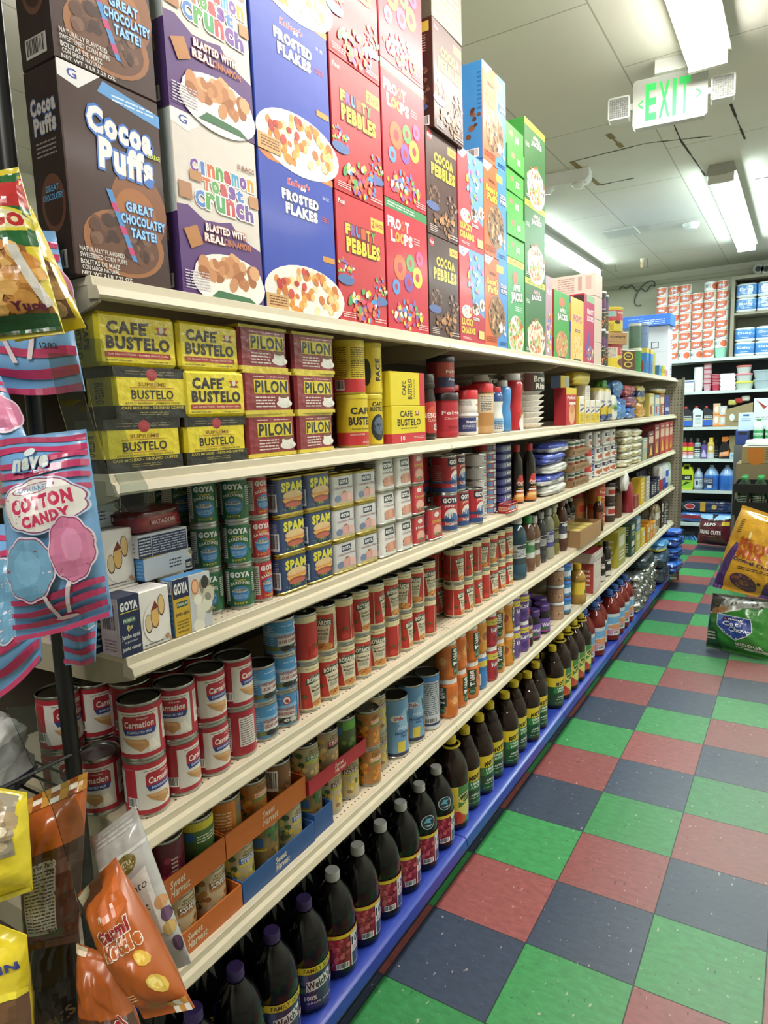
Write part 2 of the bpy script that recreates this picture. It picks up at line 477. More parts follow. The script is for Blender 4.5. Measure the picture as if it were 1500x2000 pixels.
MT['wall'] = mat('wall_paint', .75, vary=.06, nscale=4, color='b9b9a6')
for nm, a in (('wall_back', (XL, XR, YW, YW + .1)), ('wall_front', (XL, XR, YB - .1, YB)), ('wall_left', (XL - .1, XL, YB, YW)), ('wall_right', (XR, XR + .1, YB, YW))):
    mb = MB(); mb.box(*a, -.06, CEIL + .08, 'bbb'); struct(nm, mb, 'wall')
# narrow wooden cornice where the back wall meets the ceiling
mb = MB(); mb.prism([(YW, CEIL), (YW, CEIL - .07), (YW - .012, CEIL - .07), (YW - .02, CEIL - .05), (YW - .03, CEIL - .02), (YW - .03, CEIL)], XL, XR, 'c5c3b2', 'x'); struct('trim_1', mb, 'matte')
mb = MB(); mb.box(XL, XR, YW - .012, YW, CEIL - .125, CEIL - .11, 'aaa896'); struct('trim_2', mb, 'matte')
# open cracks and a brown stain where ceiling boards have sagged apart
MT['crack'] = mat('crack', .9, color='3a362e'); MT['stain'] = mat('stain', .9, color='8a7a55', vary=.4, nscale=80)
def crack(pts, w, m='crack'):
    P = [onz(u, v, CEIL - .0015) for u, v in pts]; mb = MB(); rn = random.Random(len(pts))
    for a, b in zip(P[:-1], P[1:]):
        d = (b - a); n = Vector((-d.y, d.x, 0)).normalized(); k = 6
        for i in range(k):
            p = a + d * (i / k); q = a + d * ((i + 1) / k); w1 = w * rn.uniform(.4, 1.2)
            mb.idx([p + n * w1 / 2, p - n * w1 / 2, q - n * w1 / 2, q + n * w1 / 2, p + n * w1 / 2 + Vector((0, 0, .003)), q - n * w1 / 2 + Vector((0, 0, .003))], [(0, 1, 2, 3)], '333')
    return mb
for i, (pts, w, m) in enumerate([([(1117, 316), (1262, 280), (1390, 266)], .012, 'crack'), ([(1117, 316), (1170, 362)], .03, 'stain'), ([(1170, 362), (1238, 348)], .014, 'crack'), ([(1188, 262), (1215, 288)], .03, 'stain'),
                             ([(1314, 238), (1330, 275), (1365, 325), (1377, 343)], .012, 'crack'), ([(1427, 203), (1455, 272)], .012, 'crack'), ([(1475, 350), (1500, 346)], .012, 'crack')]):
    struct('trim_%d' % (i + 3), crack(pts, w, m), m)

# ---------------------------------------------------------------- fluorescent fixtures
def fixture(x, y, ln, label, col, rad):
    bd = MB(); z0 = TUBE_Z; gl = mat_glow('lit_tube', col, rad)
    bd.prism([(-.075, CEIL - z0 - .001), (-.092, .032), (-.02, .024), (.02, .024), (.092, .032), (.075, CEIL - z0 - .001)], -ln / 2 - .03, ln / 2 + .03, '9c9c94')
    tb = []
    for s in (-1, 1):
        t = MB(); t.tube([(s * .062, -ln / 2 + .01, 0), (s * .062, ln / 2 - .01, 0)], .0165, 'fff', 12); tb.append(t.build('tube', gl))
    parts = [('housing', bd.build('housing', 'paint')), ('tube', tb[0]), ('tube', tb[1])]
    for sy in (-1, 1):
        e = MB(); e.box(-.078, .078, sy * (ln / 2 + .012) - .012, sy * (ln / 2 + .012) + .012, -.024, .034, 'c9c9c2'); parts.append(('socket', e.build('socket', 'plastic')))
    put('fluorescent_light', parts, (x, y, z0), 0, label, 'ceiling light', 'ceiling tube lights')
for (x, y, ln, fc, fw, _w), lb in zip(FIXTURES, ['nearest twin-tube ceiling light, in front of the green exit sign', 'twin-tube ceiling light at the far end of the aisle', 'twin-tube ceiling light behind the stacked cereal boxes, over the next aisle', 'added unseen twin-tube fill light over the aisle to the right', 'added unseen near twin-tube fill light over the next aisle to the left', 'added unseen twin-tube fill light behind the camera', 'added unseen far twin-tube fill light over the aisle to the right']):
    fixture(x, y, ln, lb, fc, fw)
# ---------------------------------------------------------------- exit sign with two lamp heads
def exit_sign():
    c = onz(1308, 195, CEIL - .165); y = c.y
    root = bpy.data.objects.new('exit_sign', None); COL.objects.link(root); root.location = (c.x, y, c.z); root.rotation_euler = (0, 0, .12)
    tag(root, 'white and green EXIT sign with two emergency lamp heads under the ceiling', 'exit sign')
    w, h = .322, .212
    f = MB(); f.prism([(-w / 2 + .012, -h / 2), (w / 2 - .012, -h / 2), (w / 2, -h / 2 + .012), (w / 2, h / 2 - .012), (w / 2 - .012, h / 2), (-w / 2 + .012, h / 2), (-w / 2, h / 2 - .012), (-w / 2, -h / 2 + .012)], -.022, .022, 'b9bdb6')
    pl = obj('sign_face', f.build('sign_face', 'plastic'), root)
    t = MB()
    for s_, u, ww in (('E', .25, .15), ('X', .43, .15), ('I', .565, .055), ('T', .70, .15)):
        print_on(t, [('t', s_, u, .5, ww, .76, 'fff', {'b': .03})], w, h, flat((-w / 2, -.0222, -h / 2), (1, 0, 0), (0, 0, 1)))
    for s_, u in (('<', .11), ('>', .885)):
        print_on(t, [('t', s_, u, .48, .07, .22, 'fff', {'b': .01})], w, h, flat((-w / 2, -.0222, -h / 2), (1, 0, 0), (0, 0, 1)))
    MT['exitgreen'] = mat_glow('exit_green', '34c85c', .4)
    obj('letters', t.build('letters', 'exitgreen'), root)
    cp = MB(); cp.box(-.065, .065, -.05, .05, h / 2, .1645, 'd5d8d2'); obj('canopy', cp.build('canopy', 'plastic'), root)
    for s in (-1, 1):
        hd = MB(); cx = s * (w / 2 + .062)
        hd.prism([(cx - .042, -.05), (cx + .042, -.05), (cx + .05, -.042), (cx + .05, .042), (cx + .042, .05), (cx - .042, .05), (cx - .05, .042), (cx - .05, -.042)], -.03, .035, 'd9dcd6')
        hd.box(cx - s * .064, cx - s * .045, -.012, .012, -.014, .014, 'd0d3cd')
        ho = obj('lamp_head', hd.build('lamp_head', 'plastic'), root)
        ln = MB(); rn = random.Random(3)
        for i in range(9):
            for j in range(9):
                x0 = cx - .043 + i * .0096; z0 = -.043 + j * .0096; g = rn.choice(('8f918f', '979997', '9fa19f'))
                ln.idx([(x0, -.0302, z0), (x0 + .0092, -.0302, z0), (x0 + .0092, -.0302, z0 + .0092), (x0, -.0302, z0 + .0092), (x0 + .0046, -.034, z0 + .0046)], [(0, 1, 4), (1, 2, 4), (2, 3, 4), (3, 0, 4)], g)
        obj('lens', ln.build('lens', 'gloss'), ho)
exit_sign()
# emergency light and small detectors
p = onz(1100, 365, CEIL - .08)
mb = MB(); mb.prism([(-.18, 0), (.15, 0), (.18, .03), (.18, .08), (-.18, .08)], -.06, .06, 'dfe2de'); b1 = mb.build('body', 'plastic')
lm = []
for s in (-.1, .11):
    m2 = MB(); m2.lathe([(.001, -.04, 'eee'), (.03, -.034, 'e8ecec'), (.045, -.015, 'd8dcdc'), (.045, .002, 'ccc')], 16, cx=s, cy=-.03); lm.append(('lamp_head', m2.build('lamp_head', 'gloss')))
put('emergency_light', [('housing', b1)] + lm, p, .1, 'white twin-head emergency light on the ceiling beside the green cereal boxes', 'emergency light')
p = onz(1350, 437, CEIL - .001)
mb = MB(); mb.lathe([(.001, -.05, 'e8ece8'), (.045, -.048, 'dfe3df'), (.055, -.03, 'cfd3cf'), (.06, -.028, 'dfe3df'), (.07, -.005, 'e8ece8'), (.07, 0, 'ccc')], 24)
put('smoke_detector', mb.build('smoke_detector', 'plastic'), p, 0, 'round white smoke detector on the ceiling left of the far tube light', 'smoke detector')
p = onz(1213, 453, CEIL - .001)
mb = MB(); mb.box(-.14, .14, -.14, .14, -.012, 0, 'c9ccc2'); put('ceiling_hatch', mb.build('ceiling_hatch', 'matte'), p, 0, 'square painted-over cover plate on the ceiling', 'cover plate')
for i, (u, v, l, lb) in enumerate([(1178, 520, .07, 'thin wire hook hanging from the ceiling, leftmost of three'), (1202, 532, .08, 'thin wire hook hanging from the ceiling, middle of three'), (1264, 524, .1, 'thin wire hook hanging from the ceiling near the cream bulb holder')]):
    p = onz(u, v, CEIL - l); mb = MB(); mb.tube([(0, 0, l), (0, 0, .02), (.008, 0, .006), (.016, 0, .012), (.014, 0, .022)], .0025, '6a675c', 6)
    put('ceiling_hook', mb.build('ceiling_hook', 'paint'), (p.x, p.y, CEIL - l), 0, lb, 'hook', 'ceiling hooks')
p = onz(1254, 518, CEIL - .07)
mb = MB(); mb.lathe([(.001, -.03, 'd9b98a'), (.012, -.026, 'd9b98a'), (.018, .0, 'd2b285'), (.014, .03, 'e3d3b0'), (.02, .05, 'd5cdb8'), (.024, .069, 'ccc')], 14)
put('bulb_holder', mb.build('bulb_holder', 'plastic'), p, 0, 'small cream bulb holder hanging from the ceiling by the back wall', 'bulb holder')
# ================================================================ the long run of shelving
XF = -0.318        # front edge of the price rails
JOINTS = [-0.722, 0.505, 1.622, 2.717, 3.826, 4.965]
DECK = [1.789, 1.480, 1.172, 0.859, 0.543, 0.128]     # top shelf first, base deck last
SHELF_NAMES = ['top shelf of cereal', 'coffee shelf', 'canned meat shelf', 'pasta can shelf', 'canned fruit shelf', 'blue base deck']
XB = -0.86
def perf_mat(name, color, hx0, hx1, pitch, r, rough):
    m = mat(name, rough, vary=.07, nscale=25, color=color)
    nt = m.node_tree; N = nt.nodes; Lk = nt.links; b = N['Principled BSDF']
    tc = N.new('ShaderNodeTexCoord'); sp = N.new('ShaderNodeSeparateXYZ'); Lk.new(tc.outputs['Object'], sp.inputs[0])
    def mth(op, a, bb=None):
        n = N.new('ShaderNodeMath'); n.operation = op
        for i, q in enumerate((a, bb)):
            if q is None: continue
            if isinstance(q, (int, float)): n.inputs[i].default_value = q
            else: Lk.new(q, n.inputs[i])
        return n.outputs[0]
    def cell(s): return mth('SUBTRACT', mth('FRACT', mth('DIVIDE', s, pitch)), .5)
    cx = cell(sp.outputs[0]); cy = cell(sp.outputs[1])
    d = mth('SQRT', mth('ADD', mth('MULTIPLY', cx, cx), mth('MULTIPLY', cy, cy)))
    hole = mth('LESS_THAN', d, r / pitch)
    band = mth('MULTIPLY', mth('GREATER_THAN', sp.outputs[0], hx0), mth('LESS_THAN', sp.outputs[0], hx1))
    f = mth('MULTIPLY', hole, band)
    src = b.inputs['Base Color'].links[0].from_socket
    mx = N.new('ShaderNodeMix'); mx.data_type = 'RGBA'; Lk.new(f, mx.inputs[0]); Lk.new(src, mx.inputs[6]); mx.inputs[7].default_value = (.01, .01, .01, 1)
    Lk.new(mx.outputs[2], b.inputs['Base Color'])
    return m
# deck meshes use x measured from the rail (0 = front edge), so the holes follow the front edge
MT['deck'] = perf_mat('cream_deck', 'cdbfa6', -.062, -.014, .0165, .0024, .42)
MT['blue'] = perf_mat('blue_deck', '2a3f9e', -.062, -.03, .0165, .0034, .3)
MT['rail'] = mat('cream_rail', .36, vary=.1, nscale=18, color='c3baa2')
MT['bracket'] = mat('cream_bracket', .45, vary=.1, nscale=18, color='a39a84')
MT['backp'] = mat('back_panel', .6, vary=.1, color='4d463c')
MT['postm'] = mat('post', .5, vary=.1, color='6f675a')
MT['kick'] = mat('kick', .5, vary=.2, color='17181a')
BAY = ['nearest', 'second', 'third', 'fourth', 'farthest']
WHAT = [['brown and blue cereal boxes', 'orange and green cereal boxes', 'mixed cereal boxes', 'drink tubs', 'white cartons'],
        ['yellow coffee bricks', 'red coffee jars', 'sugar bags', 'blue snack bags', 'cookie boxes'],
        ['luncheon meat cans', 'navy fish tins', 'brown can trays', 'white soup cans', 'red boxes'],
        ['evaporated milk and pasta cans', 'dark dressing bottles', 'peanut butter jars', 'yellow boxes', 'blue and white bags'],
        ['fruit cans in trays', 'orange drink tubs', 'jelly jars', 'tea boxes', 'small packets'],
        ['dark grape juice bottles', 'yellow-capped juice bottles', 'red juice jugs', 'silver foil packs', 'blue bags']]
for lv, Z in enumerate(DECK):
    for b in range(5):
        y0, y1 = JOINTS[b] + .002, JOINTS[b + 1] - .002; L2 = (y1 - y0) / 2
        base = lv == 5
        root = bpy.data.objects.new('base_shelf' if base else 'gondola_shelf', None); COL.objects.link(root); root.location = (XF + (.011 if base else 0), (y0 + y1) / 2, Z)
        tag(root, ('blue metal base deck under the ' if base else 'cream metal shelf under the ') + WHAT[lv][b] + ', ' + BAY[b] + ' bay', 'shelf', 'blue base decks' if base else 'cream gondola shelves')
        d = MB()
        d.box(XB - XF, -.012, -L2, L2, -.012, 0, '999')
        obj('deck', d.build('deck', 'blue' if base else 'deck'), root)
        r = MB()
        if base:
            r.prism([(-.0119, 0), (.016, -.001), (.026, -.006), (.029, -.034), (.022, -.04), (.022, -.052), (-.0119, -.052)], -L2, L2, '2a3f9e')
            o = obj('front_rail', r.build('front_rail', 'blue'), root)
        else:
            r.prism([(-.0119, 0), (-.008, .0), (-.002, .0), (-.001, -.001), (.0, -.014), (.010, -.017), (.015, -.03), (.013, -.034), (.0, -.036), (-.0119, -.030)], -L2, L2, 'fff')
            o = obj('price_rail', r.build('price_rail', 'rail'), root)
            for s in (-1, 1):
                # tapered side bracket, rounded under the front
                br = MB(); ye = s * (L2 - .004)
                br.prism([(XB - XF, -.0119), (-.013, -.0119), (.008, -.032), (.004, -.04), (-.05, -.055), (-.1, -.062), (XB - XF, -.075)], ye - .003, ye + .003, 'aaa')
                obj('bracket', br.build('bracket', 'bracket'), root)
                ec = MB(); ec.prism([(-.012, .0003), (-.0015, .0003), (.0012, -.0138), (.0112, -.0168), (.0162, -.0305), (.013, -.036), (-.012, -.034)], s * L2 - .003, s * L2 + .0015 * (1 if s < 0 else 1), 'fff')
                obj('rail_end', ec.build('rail_end', 'rail'), root)
# back panels, uprights and kick plates, one per bay
for b in range(5):
    y0, y1 = JOINTS[b], JOINTS[b + 1]
    m_ = MB(); m_.box(XB - .03, XB - .001, y0 + .021, y1 - .021, .06, 1.80, '444')
    put('shelving_back', m_.build('back_panel', 'backp'), (0, 0, 0), 0, 'dark back panel behind the ' + WHAT[1][b] + ', ' + BAY[b] + ' bay', 'back panel', 'gondola back panels')
    k = MB(); k.box(XF - .05, XF - .008, y0, y1, 0, .0755, '111')
    put('gondola_plinth', k.build('kick_plate', 'kick'), (0, 0, 0), 0, 'black kick plate under the blue deck of ' + WHAT[5][b] + ', ' + BAY[b] + ' bay', 'kick plate', 'kick plates')
for i, y in enumerate(JOINTS):
    m_ = MB(); m_.box(XB - .035, XB - .001, y - .02, y + .02, 0, 1.81, '666')
    put('upright_post', m_.build('upright_post', 'postm'), (0, 0, 0), 0, 'slotted steel upright behind the shelves, %s from the near end' % ORD[i], 'upright', 'gondola uprights')
# perforated end panel at the far end
MT['peg'] = mat('pegboard', .55, vary=.08, color='8f8672')
m_ = MB(); ye = JOINTS[-1] + .012
m_.box(XB, XF + .049, ye, ye + .02, .02, 1.775, '888')
e1 = m_.build('board', 'peg')
hm = MB()
for i in range(20):
    for j in range(66):
        x = XF + .042 - i * .0254; z = .06 + j * .0254
        hm.face([(x + .0042 * math.cos(a * PI / 4), ye - .0004, z + .0042 * math.sin(a * PI / 4)) for a in range(8)], '181410')
hm2 = hm.build('hole_pattern', 'matte')
fm = MB(); fm.box(XF + .049, XF + .064, ye - .006, ye + .026, .0, 1.79, '777')
put('end_panel', [('board', e1, [('hole_pattern', hm2)]), ('edge_strip', fm.build('edge_strip', 'postm'))], (0, 0, 0), 0, 'tan perforated end panel closing the far end of the shelving', 'end panel')
# ================================================================ product builders
def T(s, u, v, w, h, c, **o): return ('t', s, u, v, w, h, c, o)
def multi(s, u, v, w, h, cols, **o):
    n = len(s); st = w / n; r = []
    for i, ch in enumerate(s):
        if ch == ' ': continue
        k = .5 if ch in 'il' else .92
        r.append(('t', ch, u - w / 2 + st * (i + .5), v, st * k, h, cols[i % len(cols)], o))
    return r
def carton(w, d, h, cols, F=(), L=(), R=(), T_=(), mat_='card', c=.0018, bulge=0.0):
    """closed box, origin at the middle of its bottom, front at local -y. cols: front,left,right,top[,back]"""
    mb = MB(); x, y = w / 2, d / 2
    cf, cl, cr, ct = (list(cols) + [cols[0]] * 4)[:4] if not isinstance(cols, str) else [cols] * 4
    X = (-x, -x + c, x - c, x); Y = (-y, -y + c, y - c, y); Z = (0, c, h - c, h)
    def q(a, b, cc, dd, col): mb.face([a, b, cc, dd], col)
    q((X[1], Y[0], Z[1]), (X[2], Y[0], Z[1]), (X[2], Y[0], Z[2]), (X[1], Y[0], Z[2]), cf)
    q((X[2], Y[3], Z[1]), (X[1], Y[3], Z[1]), (X[1], Y[3], Z[2]), (X[2], Y[3], Z[2]), cf)
    q((X[0], Y[2], Z[1]), (X[0], Y[1], Z[1]), (X[0], Y[1], Z[2]), (X[0], Y[2], Z[2]), cl)
    q((X[3], Y[1], Z[1]), (X[3], Y[2], Z[1]), (X[3], Y[2], Z[2]), (X[3], Y[1], Z[2]), cr)
    q((X[1], Y[1], Z[3]), (X[2], Y[1], Z[3]), (X[2], Y[2], Z[3]), (X[1], Y[2], Z[3]), ct)
    q((X[1], Y[2], Z[0]), (X[2], Y[2], Z[0]), (X[2], Y[1], Z[0]), (X[1], Y[1], Z[0]), ct)
    for ya, yb, s in ((Y[0], Y[1], 1), (Y[3], Y[2], -1)):      # edges along x
        for za, zb, t in ((Z[1], Z[0], -1), (Z[2], Z[3], 1)):
            p = [(X[1], ya, za), (X[2], ya, za), (X[2], yb, zb), (X[1], yb, zb)]
            mb.face(p if s * t > 0 else p[::-1], cf)
    for xa, xb, s in ((X[0], X[1], -1), (X[3], X[2], 1)):
        cc = cl if s < 0 else cr
        for za, zb, t in ((Z[1], Z[0], -1), (Z[2], Z[3], 1)):  # edges along y
            p = [(xa, Y[1], za), (xa, Y[2], za), (xb, Y[2], zb), (xb, Y[1], zb)]
            mb.face(p if s * t > 0 else p[::-1], cc)
        for ya, yb, t in ((Y[1], Y[0], -1), (Y[2], Y[3], 1)):  # upright edges
            p = [(xa, ya, Z[1]), (xb, yb, Z[1]), (xb, yb, Z[2]), (xa, ya, Z[2])]
            mb.face(p if s * t < 0 else p[::-1], cf)
            for za, zb, k in ((Z[1], Z[0], -1), (Z[2], Z[3], 1)):
                p = [(xa, ya, za), (xb, yb, za), (xb, ya, zb)]
                p = [(xa, ya, za), (xb, yb, za), (xb, ya, zb)]
                mb.face(p if s * t * k < 0 else p[::-1], cc)
    if F: print_on(mb, F, w, h, flat((-x, -y, 0), (1, 0, 0), (0, 0, 1)))
    if L: print_on(mb, L, d, h, flat((-x, y, 0), (0, -1, 0), (0, 0, 1)))
    if R: print_on(mb, R, d, h, flat((x, -y, 0), (0, 1, 0), (0, 0, 1)))
    if T_: print_on(mb, T_, w, d, flat((-x, -y, h), (1, 0, 0), (0, 1, 0)))
    return mb.build('carton', mat_)
def can(R_, h, ops, n=36, tab=True, rimc='c9c9c6', lidc='aeb0b0', crease=False, lab=(.006, .006)):
    b = MB(); m = 'b4b4b0'
    b.lathe([(R_ * .9, .0015, m), (R_ * .985, 0, m), (R_ * 1.0, .002, m), (R_ * 1.0, .004, m), (R_ * .975, .0055, m), (R_ * .975, h - .0055, m), (R_, h - .004, m), (R_, h - .0012, m), (R_ * .985, h, m), (R_ * .955, h - .0008, m), (R_ * .95, h - .0045, m)], n)
    lid = MB(); zt = h - .0045
    lid.lathe([(R_ * .9505, zt, lidc), (R_ * .86, zt - .0002, lidc), (R_ * .82, zt + .0009, lidc), (R_ * .78, zt, lidc), (R_ * .4, zt + .0004, lidc), (.0001, zt + .0004, lidc)], n)
    if tab: lid.lathe([(R_ * .22, zt + .0005, m), (R_ * .2, zt + .002, m), (R_ * .12, zt + .0022, m)], 12, cx=0, cy=-R_ * .45, sx=.8)
    l = MB(); z0, z1 = lab; W = 2 * PI * R_
    print_on(l, ops, W, h - z0 - z1, cyl(R_ * .982, z0, W), du=W / n)
    return [('can_body', b.build('can_body', 'steel')), ('paper_label', l.build('paper_label', 'paper')), ('lid', lid.build('lid', 'steel'))]
def lathed(prof, n=28, mat_='plastic', name='body', **k):
    b = MB(); b.lathe(prof, n, **k); return b.build(name, mat_)
def wrap(R_, z0, z1, ops, n=32, mat_='paper', name='label'):
    l = MB(); W = 2 * PI * R_; print_on(l, ops, W, z1 - z0, cyl(R_, z0, W), du=W / n); return (name, l.build(name, mat_))
def cap(r, z, h, col, n=24, mat_='plastic', name='cap'):
    return (name, lathed([(r * .96, z, col), (r, z + h * .12, col), (r, z + h * .3, col), (r * .985, z + h * .31, col), (r * .985, z + h * .85, col), (r * .9, z + h, col), (.0001, z + h, col)], n, mat_, name))
def lump(w, d, h, col, mat_='foil', seed=0, n=10, pw=3.0, wob=.12, ops=None):
    """soft pack lying or standing: rounded block with dents and creases"""
    off = Vector((seed * 3.7, seed * 1.3, seed * 7.1)); pz = max(pw, 2.6); pc = max(pw, 4.0)
    mb = MB(); V = []; Q = []; C = []
    cols = col if isinstance(col, list) else [col]
    nz, na = n + 4, 36
    for j in range(nz + 1):
        b = -1 + 2 * j / nz; s = max(0.0, 1 - abs(b) ** (pz + 2)) ** (1 / (pz + 2))
        if j in (0, nz): s = .72
        for i in range(na):
            a = 2 * PI * i / na; cx, cy = math.cos(a), math.sin(a)
            r = 1 / (abs(cx) ** pc + abs(cy) ** pc) ** (1 / pc)
            q = Vector((cx * 2.2, cy * 2.2, b * 1.6))
            k = 1 - .06 * wob * 5 + wob * (.9 * noise.noise(q * .8 + off) + .7 * noise.noise(q * 2.1 + off) - .5 * abs(noise.noise(q * 3.3 + off)))
            V.append((cx * r * s * w / 2 * k, cy * r * s * d / 2 * k, (b + 1) / 2 * h * (1 + (0 if j in (0,) else .25 * wob * noise.noise(q * 1.7 - off) * (b + 1) / 2))))
    for j in range(nz):
        for i in range(na):
            i2 = (i + 1) % na; Q.append((j * na + i, j * na + i2, (j + 1) * na + i2, (j + 1) * na + i)); C.append(cols[int((j / nz) * len(cols)) % len(cols)])
    Q.append(tuple(reversed(range(na)))); C.append(cols[0]); Q.append(tuple(range(nz * na, nz * na + na))); C.append(cols[-1])
    mb.idx(V, Q, C)
    if ops: print_on(mb, ops, w * .8, h * .8, lambda x, y, q: (x - w * .4, -d / 2 * (1 + wob * .3) - q, y + h * .1))
    return mb.build('soft_pack', mat_, sharp=1.3)
def stack(name, parts, desc, cat, group, x, y, z, h, n, words=('bottom', 'middle', 'top'), rz=FACE, jit=0.0, seed=3):
    rn = random.Random(seed)
    w = {1: ['only'], 2: ['lower', 'upper'], 3: ['bottom', 'middle', 'top']}.get(n)
    for k in range(n):
        wd = w[k] if w else (['bottom'] + [ORD[j] for j in range(1, n - 1)] + ['top'])[k]
        pp = parts(k) if callable(parts) else parts
        put(name, pp, (x, y, z + k * h), rz + rn.uniform(-jit, jit), desc.replace('@', wd), cat, group)
# ================================================================ top shelf: cereal boxes
FXC = -0.335
Z1 = DECK[0] + .001
G_LOGO = [('p', [(0, 1), (.40, 1), (.18, .90), (0, .925)], 'e4e2e4'), T('G', .13, .957, .09, .045, '3a4a9e')]
BROWNS = ['5a3a2c', '6e4a3a', '442a20', '7d5a48']
TANS = ['c98f52', 'dba567', 'b8763f', 'e8bd83', 'a8653a']
FRUITS = ['e0603c', 'e9c53e', '5aa85a', '8d5aa8', 'd94c6e', '4c8fd0', 'efe3d0']
PALE = ['ece2d2', 'e2cfa8', 'd8bb8a', 'f2ece2']
facts = [('r', .1, .08, .9, .62, 'd8d5d0'), ('ln', .14, .1, .86, .6, 16, '444')]
def bowl(u, v, ru, rv, cols, n, rad, seed, rim='ece8e4', milk='f2ece4'):
    return [('e', u, v - rv * .35, ru * 1.08, rv * .95, rim, 24), ('e', u, v, ru, rv * .8, milk, 24), ('b', u, v + rv * .1, ru * .85, rv * .62, n, rad, cols, seed)]
COCOA = G_LOGO + [('p', [(.42, .985), (1, .93), (1, .865), (.36, .925)], '5f9ad6'), ('ln', .5, .905, .94, .945, 2, 'cfe2f4'),
    ('e', .70, .40, .30, .20, '8a5632', 24), ('e', .66, .37, .22, .13, 'a86b3a', 24), ('e', .52, .2, .42, .17, '9c6740', 24), ('e', .52, .19, .36, .14, '6b4632', 24),
    ('b', .5, .22, .33, .12, 46, .033, BROWNS, 4),
    ('p', [(.36, .46), (.42, .46), (.63, .12), (.58, .12)], '4f8fd0'), ('p', [(.395, .40), (.455, .40), (.475, .36), (.42, .36)], 'c8467a'), ('p', [(.46, .29), (.525, .29), (.55, .25), (.49, .25)], 'c8467a'), ('p', [(.53, .19), (.59, .19), (.61, .15), (.555, .15)], 'c8467a'),
    T('Cocoa', .56, .775, .66, .135, 'ece6e8', b=.06, o='3f74c8', ow=.07, rot=-.05), T('Puffs', .60, .625, .56, .155, 'ece6e8', b=.06, o='3f74c8', ow=.07, rot=-.05),
    T('GREAT', .70, .40, .30, .05, '9fd0f2', b=.04, o='2f5fae', ow=.06), T('CHOCOLATEY', .73, .335, .48, .05, '9fd0f2', b=.04, o='2f5fae', ow=.06), T('TASTE!', .72, .27, .28, .05, '9fd0f2', b=.04, o='2f5fae', ow=.06),
    T('2 LARGE', .90, .70, .14, .025, 'd8e05a'), T('NATURALLY FLAVORED', .27, .135, .44, .024, 'd8d4d0'), T('SWEETENED CORN PUFFS', .28, .105, .46, .024, 'd8d4d0'), T('BOLITAS DE MAIZ', .24, .072, .38, .024, 'd8d4d0'), T('CON SABOR NATURAL', .24, .045, .36, .022, 'd8d4d0'), T('NET WT 2 LB 7.25 OZ', .30, .017, .5, .018, 'd8d4d0')]
COCOA_S = [('e', .55, .36, .36, .14, '4e3226'), ('e', .55, .35, .28, .1, '2e1e18'), T('Cocoa', .5, .82, .74, .08, '9a948e', b=.05, o='39507a', ow=.05), T('Puffs', .52, .73, .66, .085, '9a948e', b=.05, o='39507a', ow=.05), ('ln', .2, .58, .8, .66, 4, '6d6660'), T('GREAT', .55, .43, .4, .03, '4f86ae'), T('CHOCOLATEY', .55, .39, .6, .03, '4f86ae'), ('bars', .18, .04, .8, .13, '222', '9b9890')]
CTC = [('p', [(0, 0), (1, 0), (1, .34), (.9, .36), (.72, .40), (.62, .47), (.48, .45), (.3, .44), (.12, .50), (0, .49)], '5c3a78', 1)] + G_LOGO + multi('Cinnamon', .56, .73, .78, .075, ['7a4aa0', '4f7fc8', 'd0683a', '5aa050', 'c04a50', '4f9fc8', '7a4aa0', 'd8a03a'], b=.05, o='f2ece8', ow=.05) + multi('Toast', .55, .645, .5, .075, ['d0683a', '5aa050', 'c04a50', '7a4aa0', '4f7fc8'], b=.05, o='f2ece8', ow=.05) + multi('Crunch', .56, .555, .72, .095, ['4f7fc8', '5aa050', '4f9f60', 'c04a50', '7a4aa0', '6a4a98'], b=.05, o='f2ece8', ow=.05) + [
    T('2 BAGS', .85, .82, .22, .03, '8a5a3a'), ('r', .16, .645, .29, .70, 'b98555'), ('r', .03, .53, .17, .62, 'a9744a'), ('r', .87, .6, .99, .67, 'b98555'), ('p', [(.05, .36), (.2, .40), (.26, .3), (.12, .26)], 'b57c48'),
    T('BLASTED WITH', .55, .405, .5, .045, 'ece4e4', b=.05, o='a8503a', ow=.06), T('REAL', .40, .345, .24, .045, 'ece4e4', b=.05, o='a8503a', ow=.06), T('CINNAMON', .68, .345, .34, .04, 'c97a4a', b=.03)] + bowl(.56, .15, .42, .15, ['b8794c', 'c98d5e', 'a5663c', 'd8a578'], 34, .045, 7) + [('ln', .03, .03, .3, .14, 7, 'cfc6d4'), ('p', [(.3, .0), (.9, 0), (.8, .035), (.4, .05)], '3f6f4a')]
CTC_S = [('r', 0, 0, 1, .45, '4a3068'), ('bars', .25, .04, .75, .12), ('c', .5, .8, .03, 'a8503a'), ('c', .4, .65, .02, '7a4aa0'), ('r', .2, .3, .7, .38, 'b98555')]
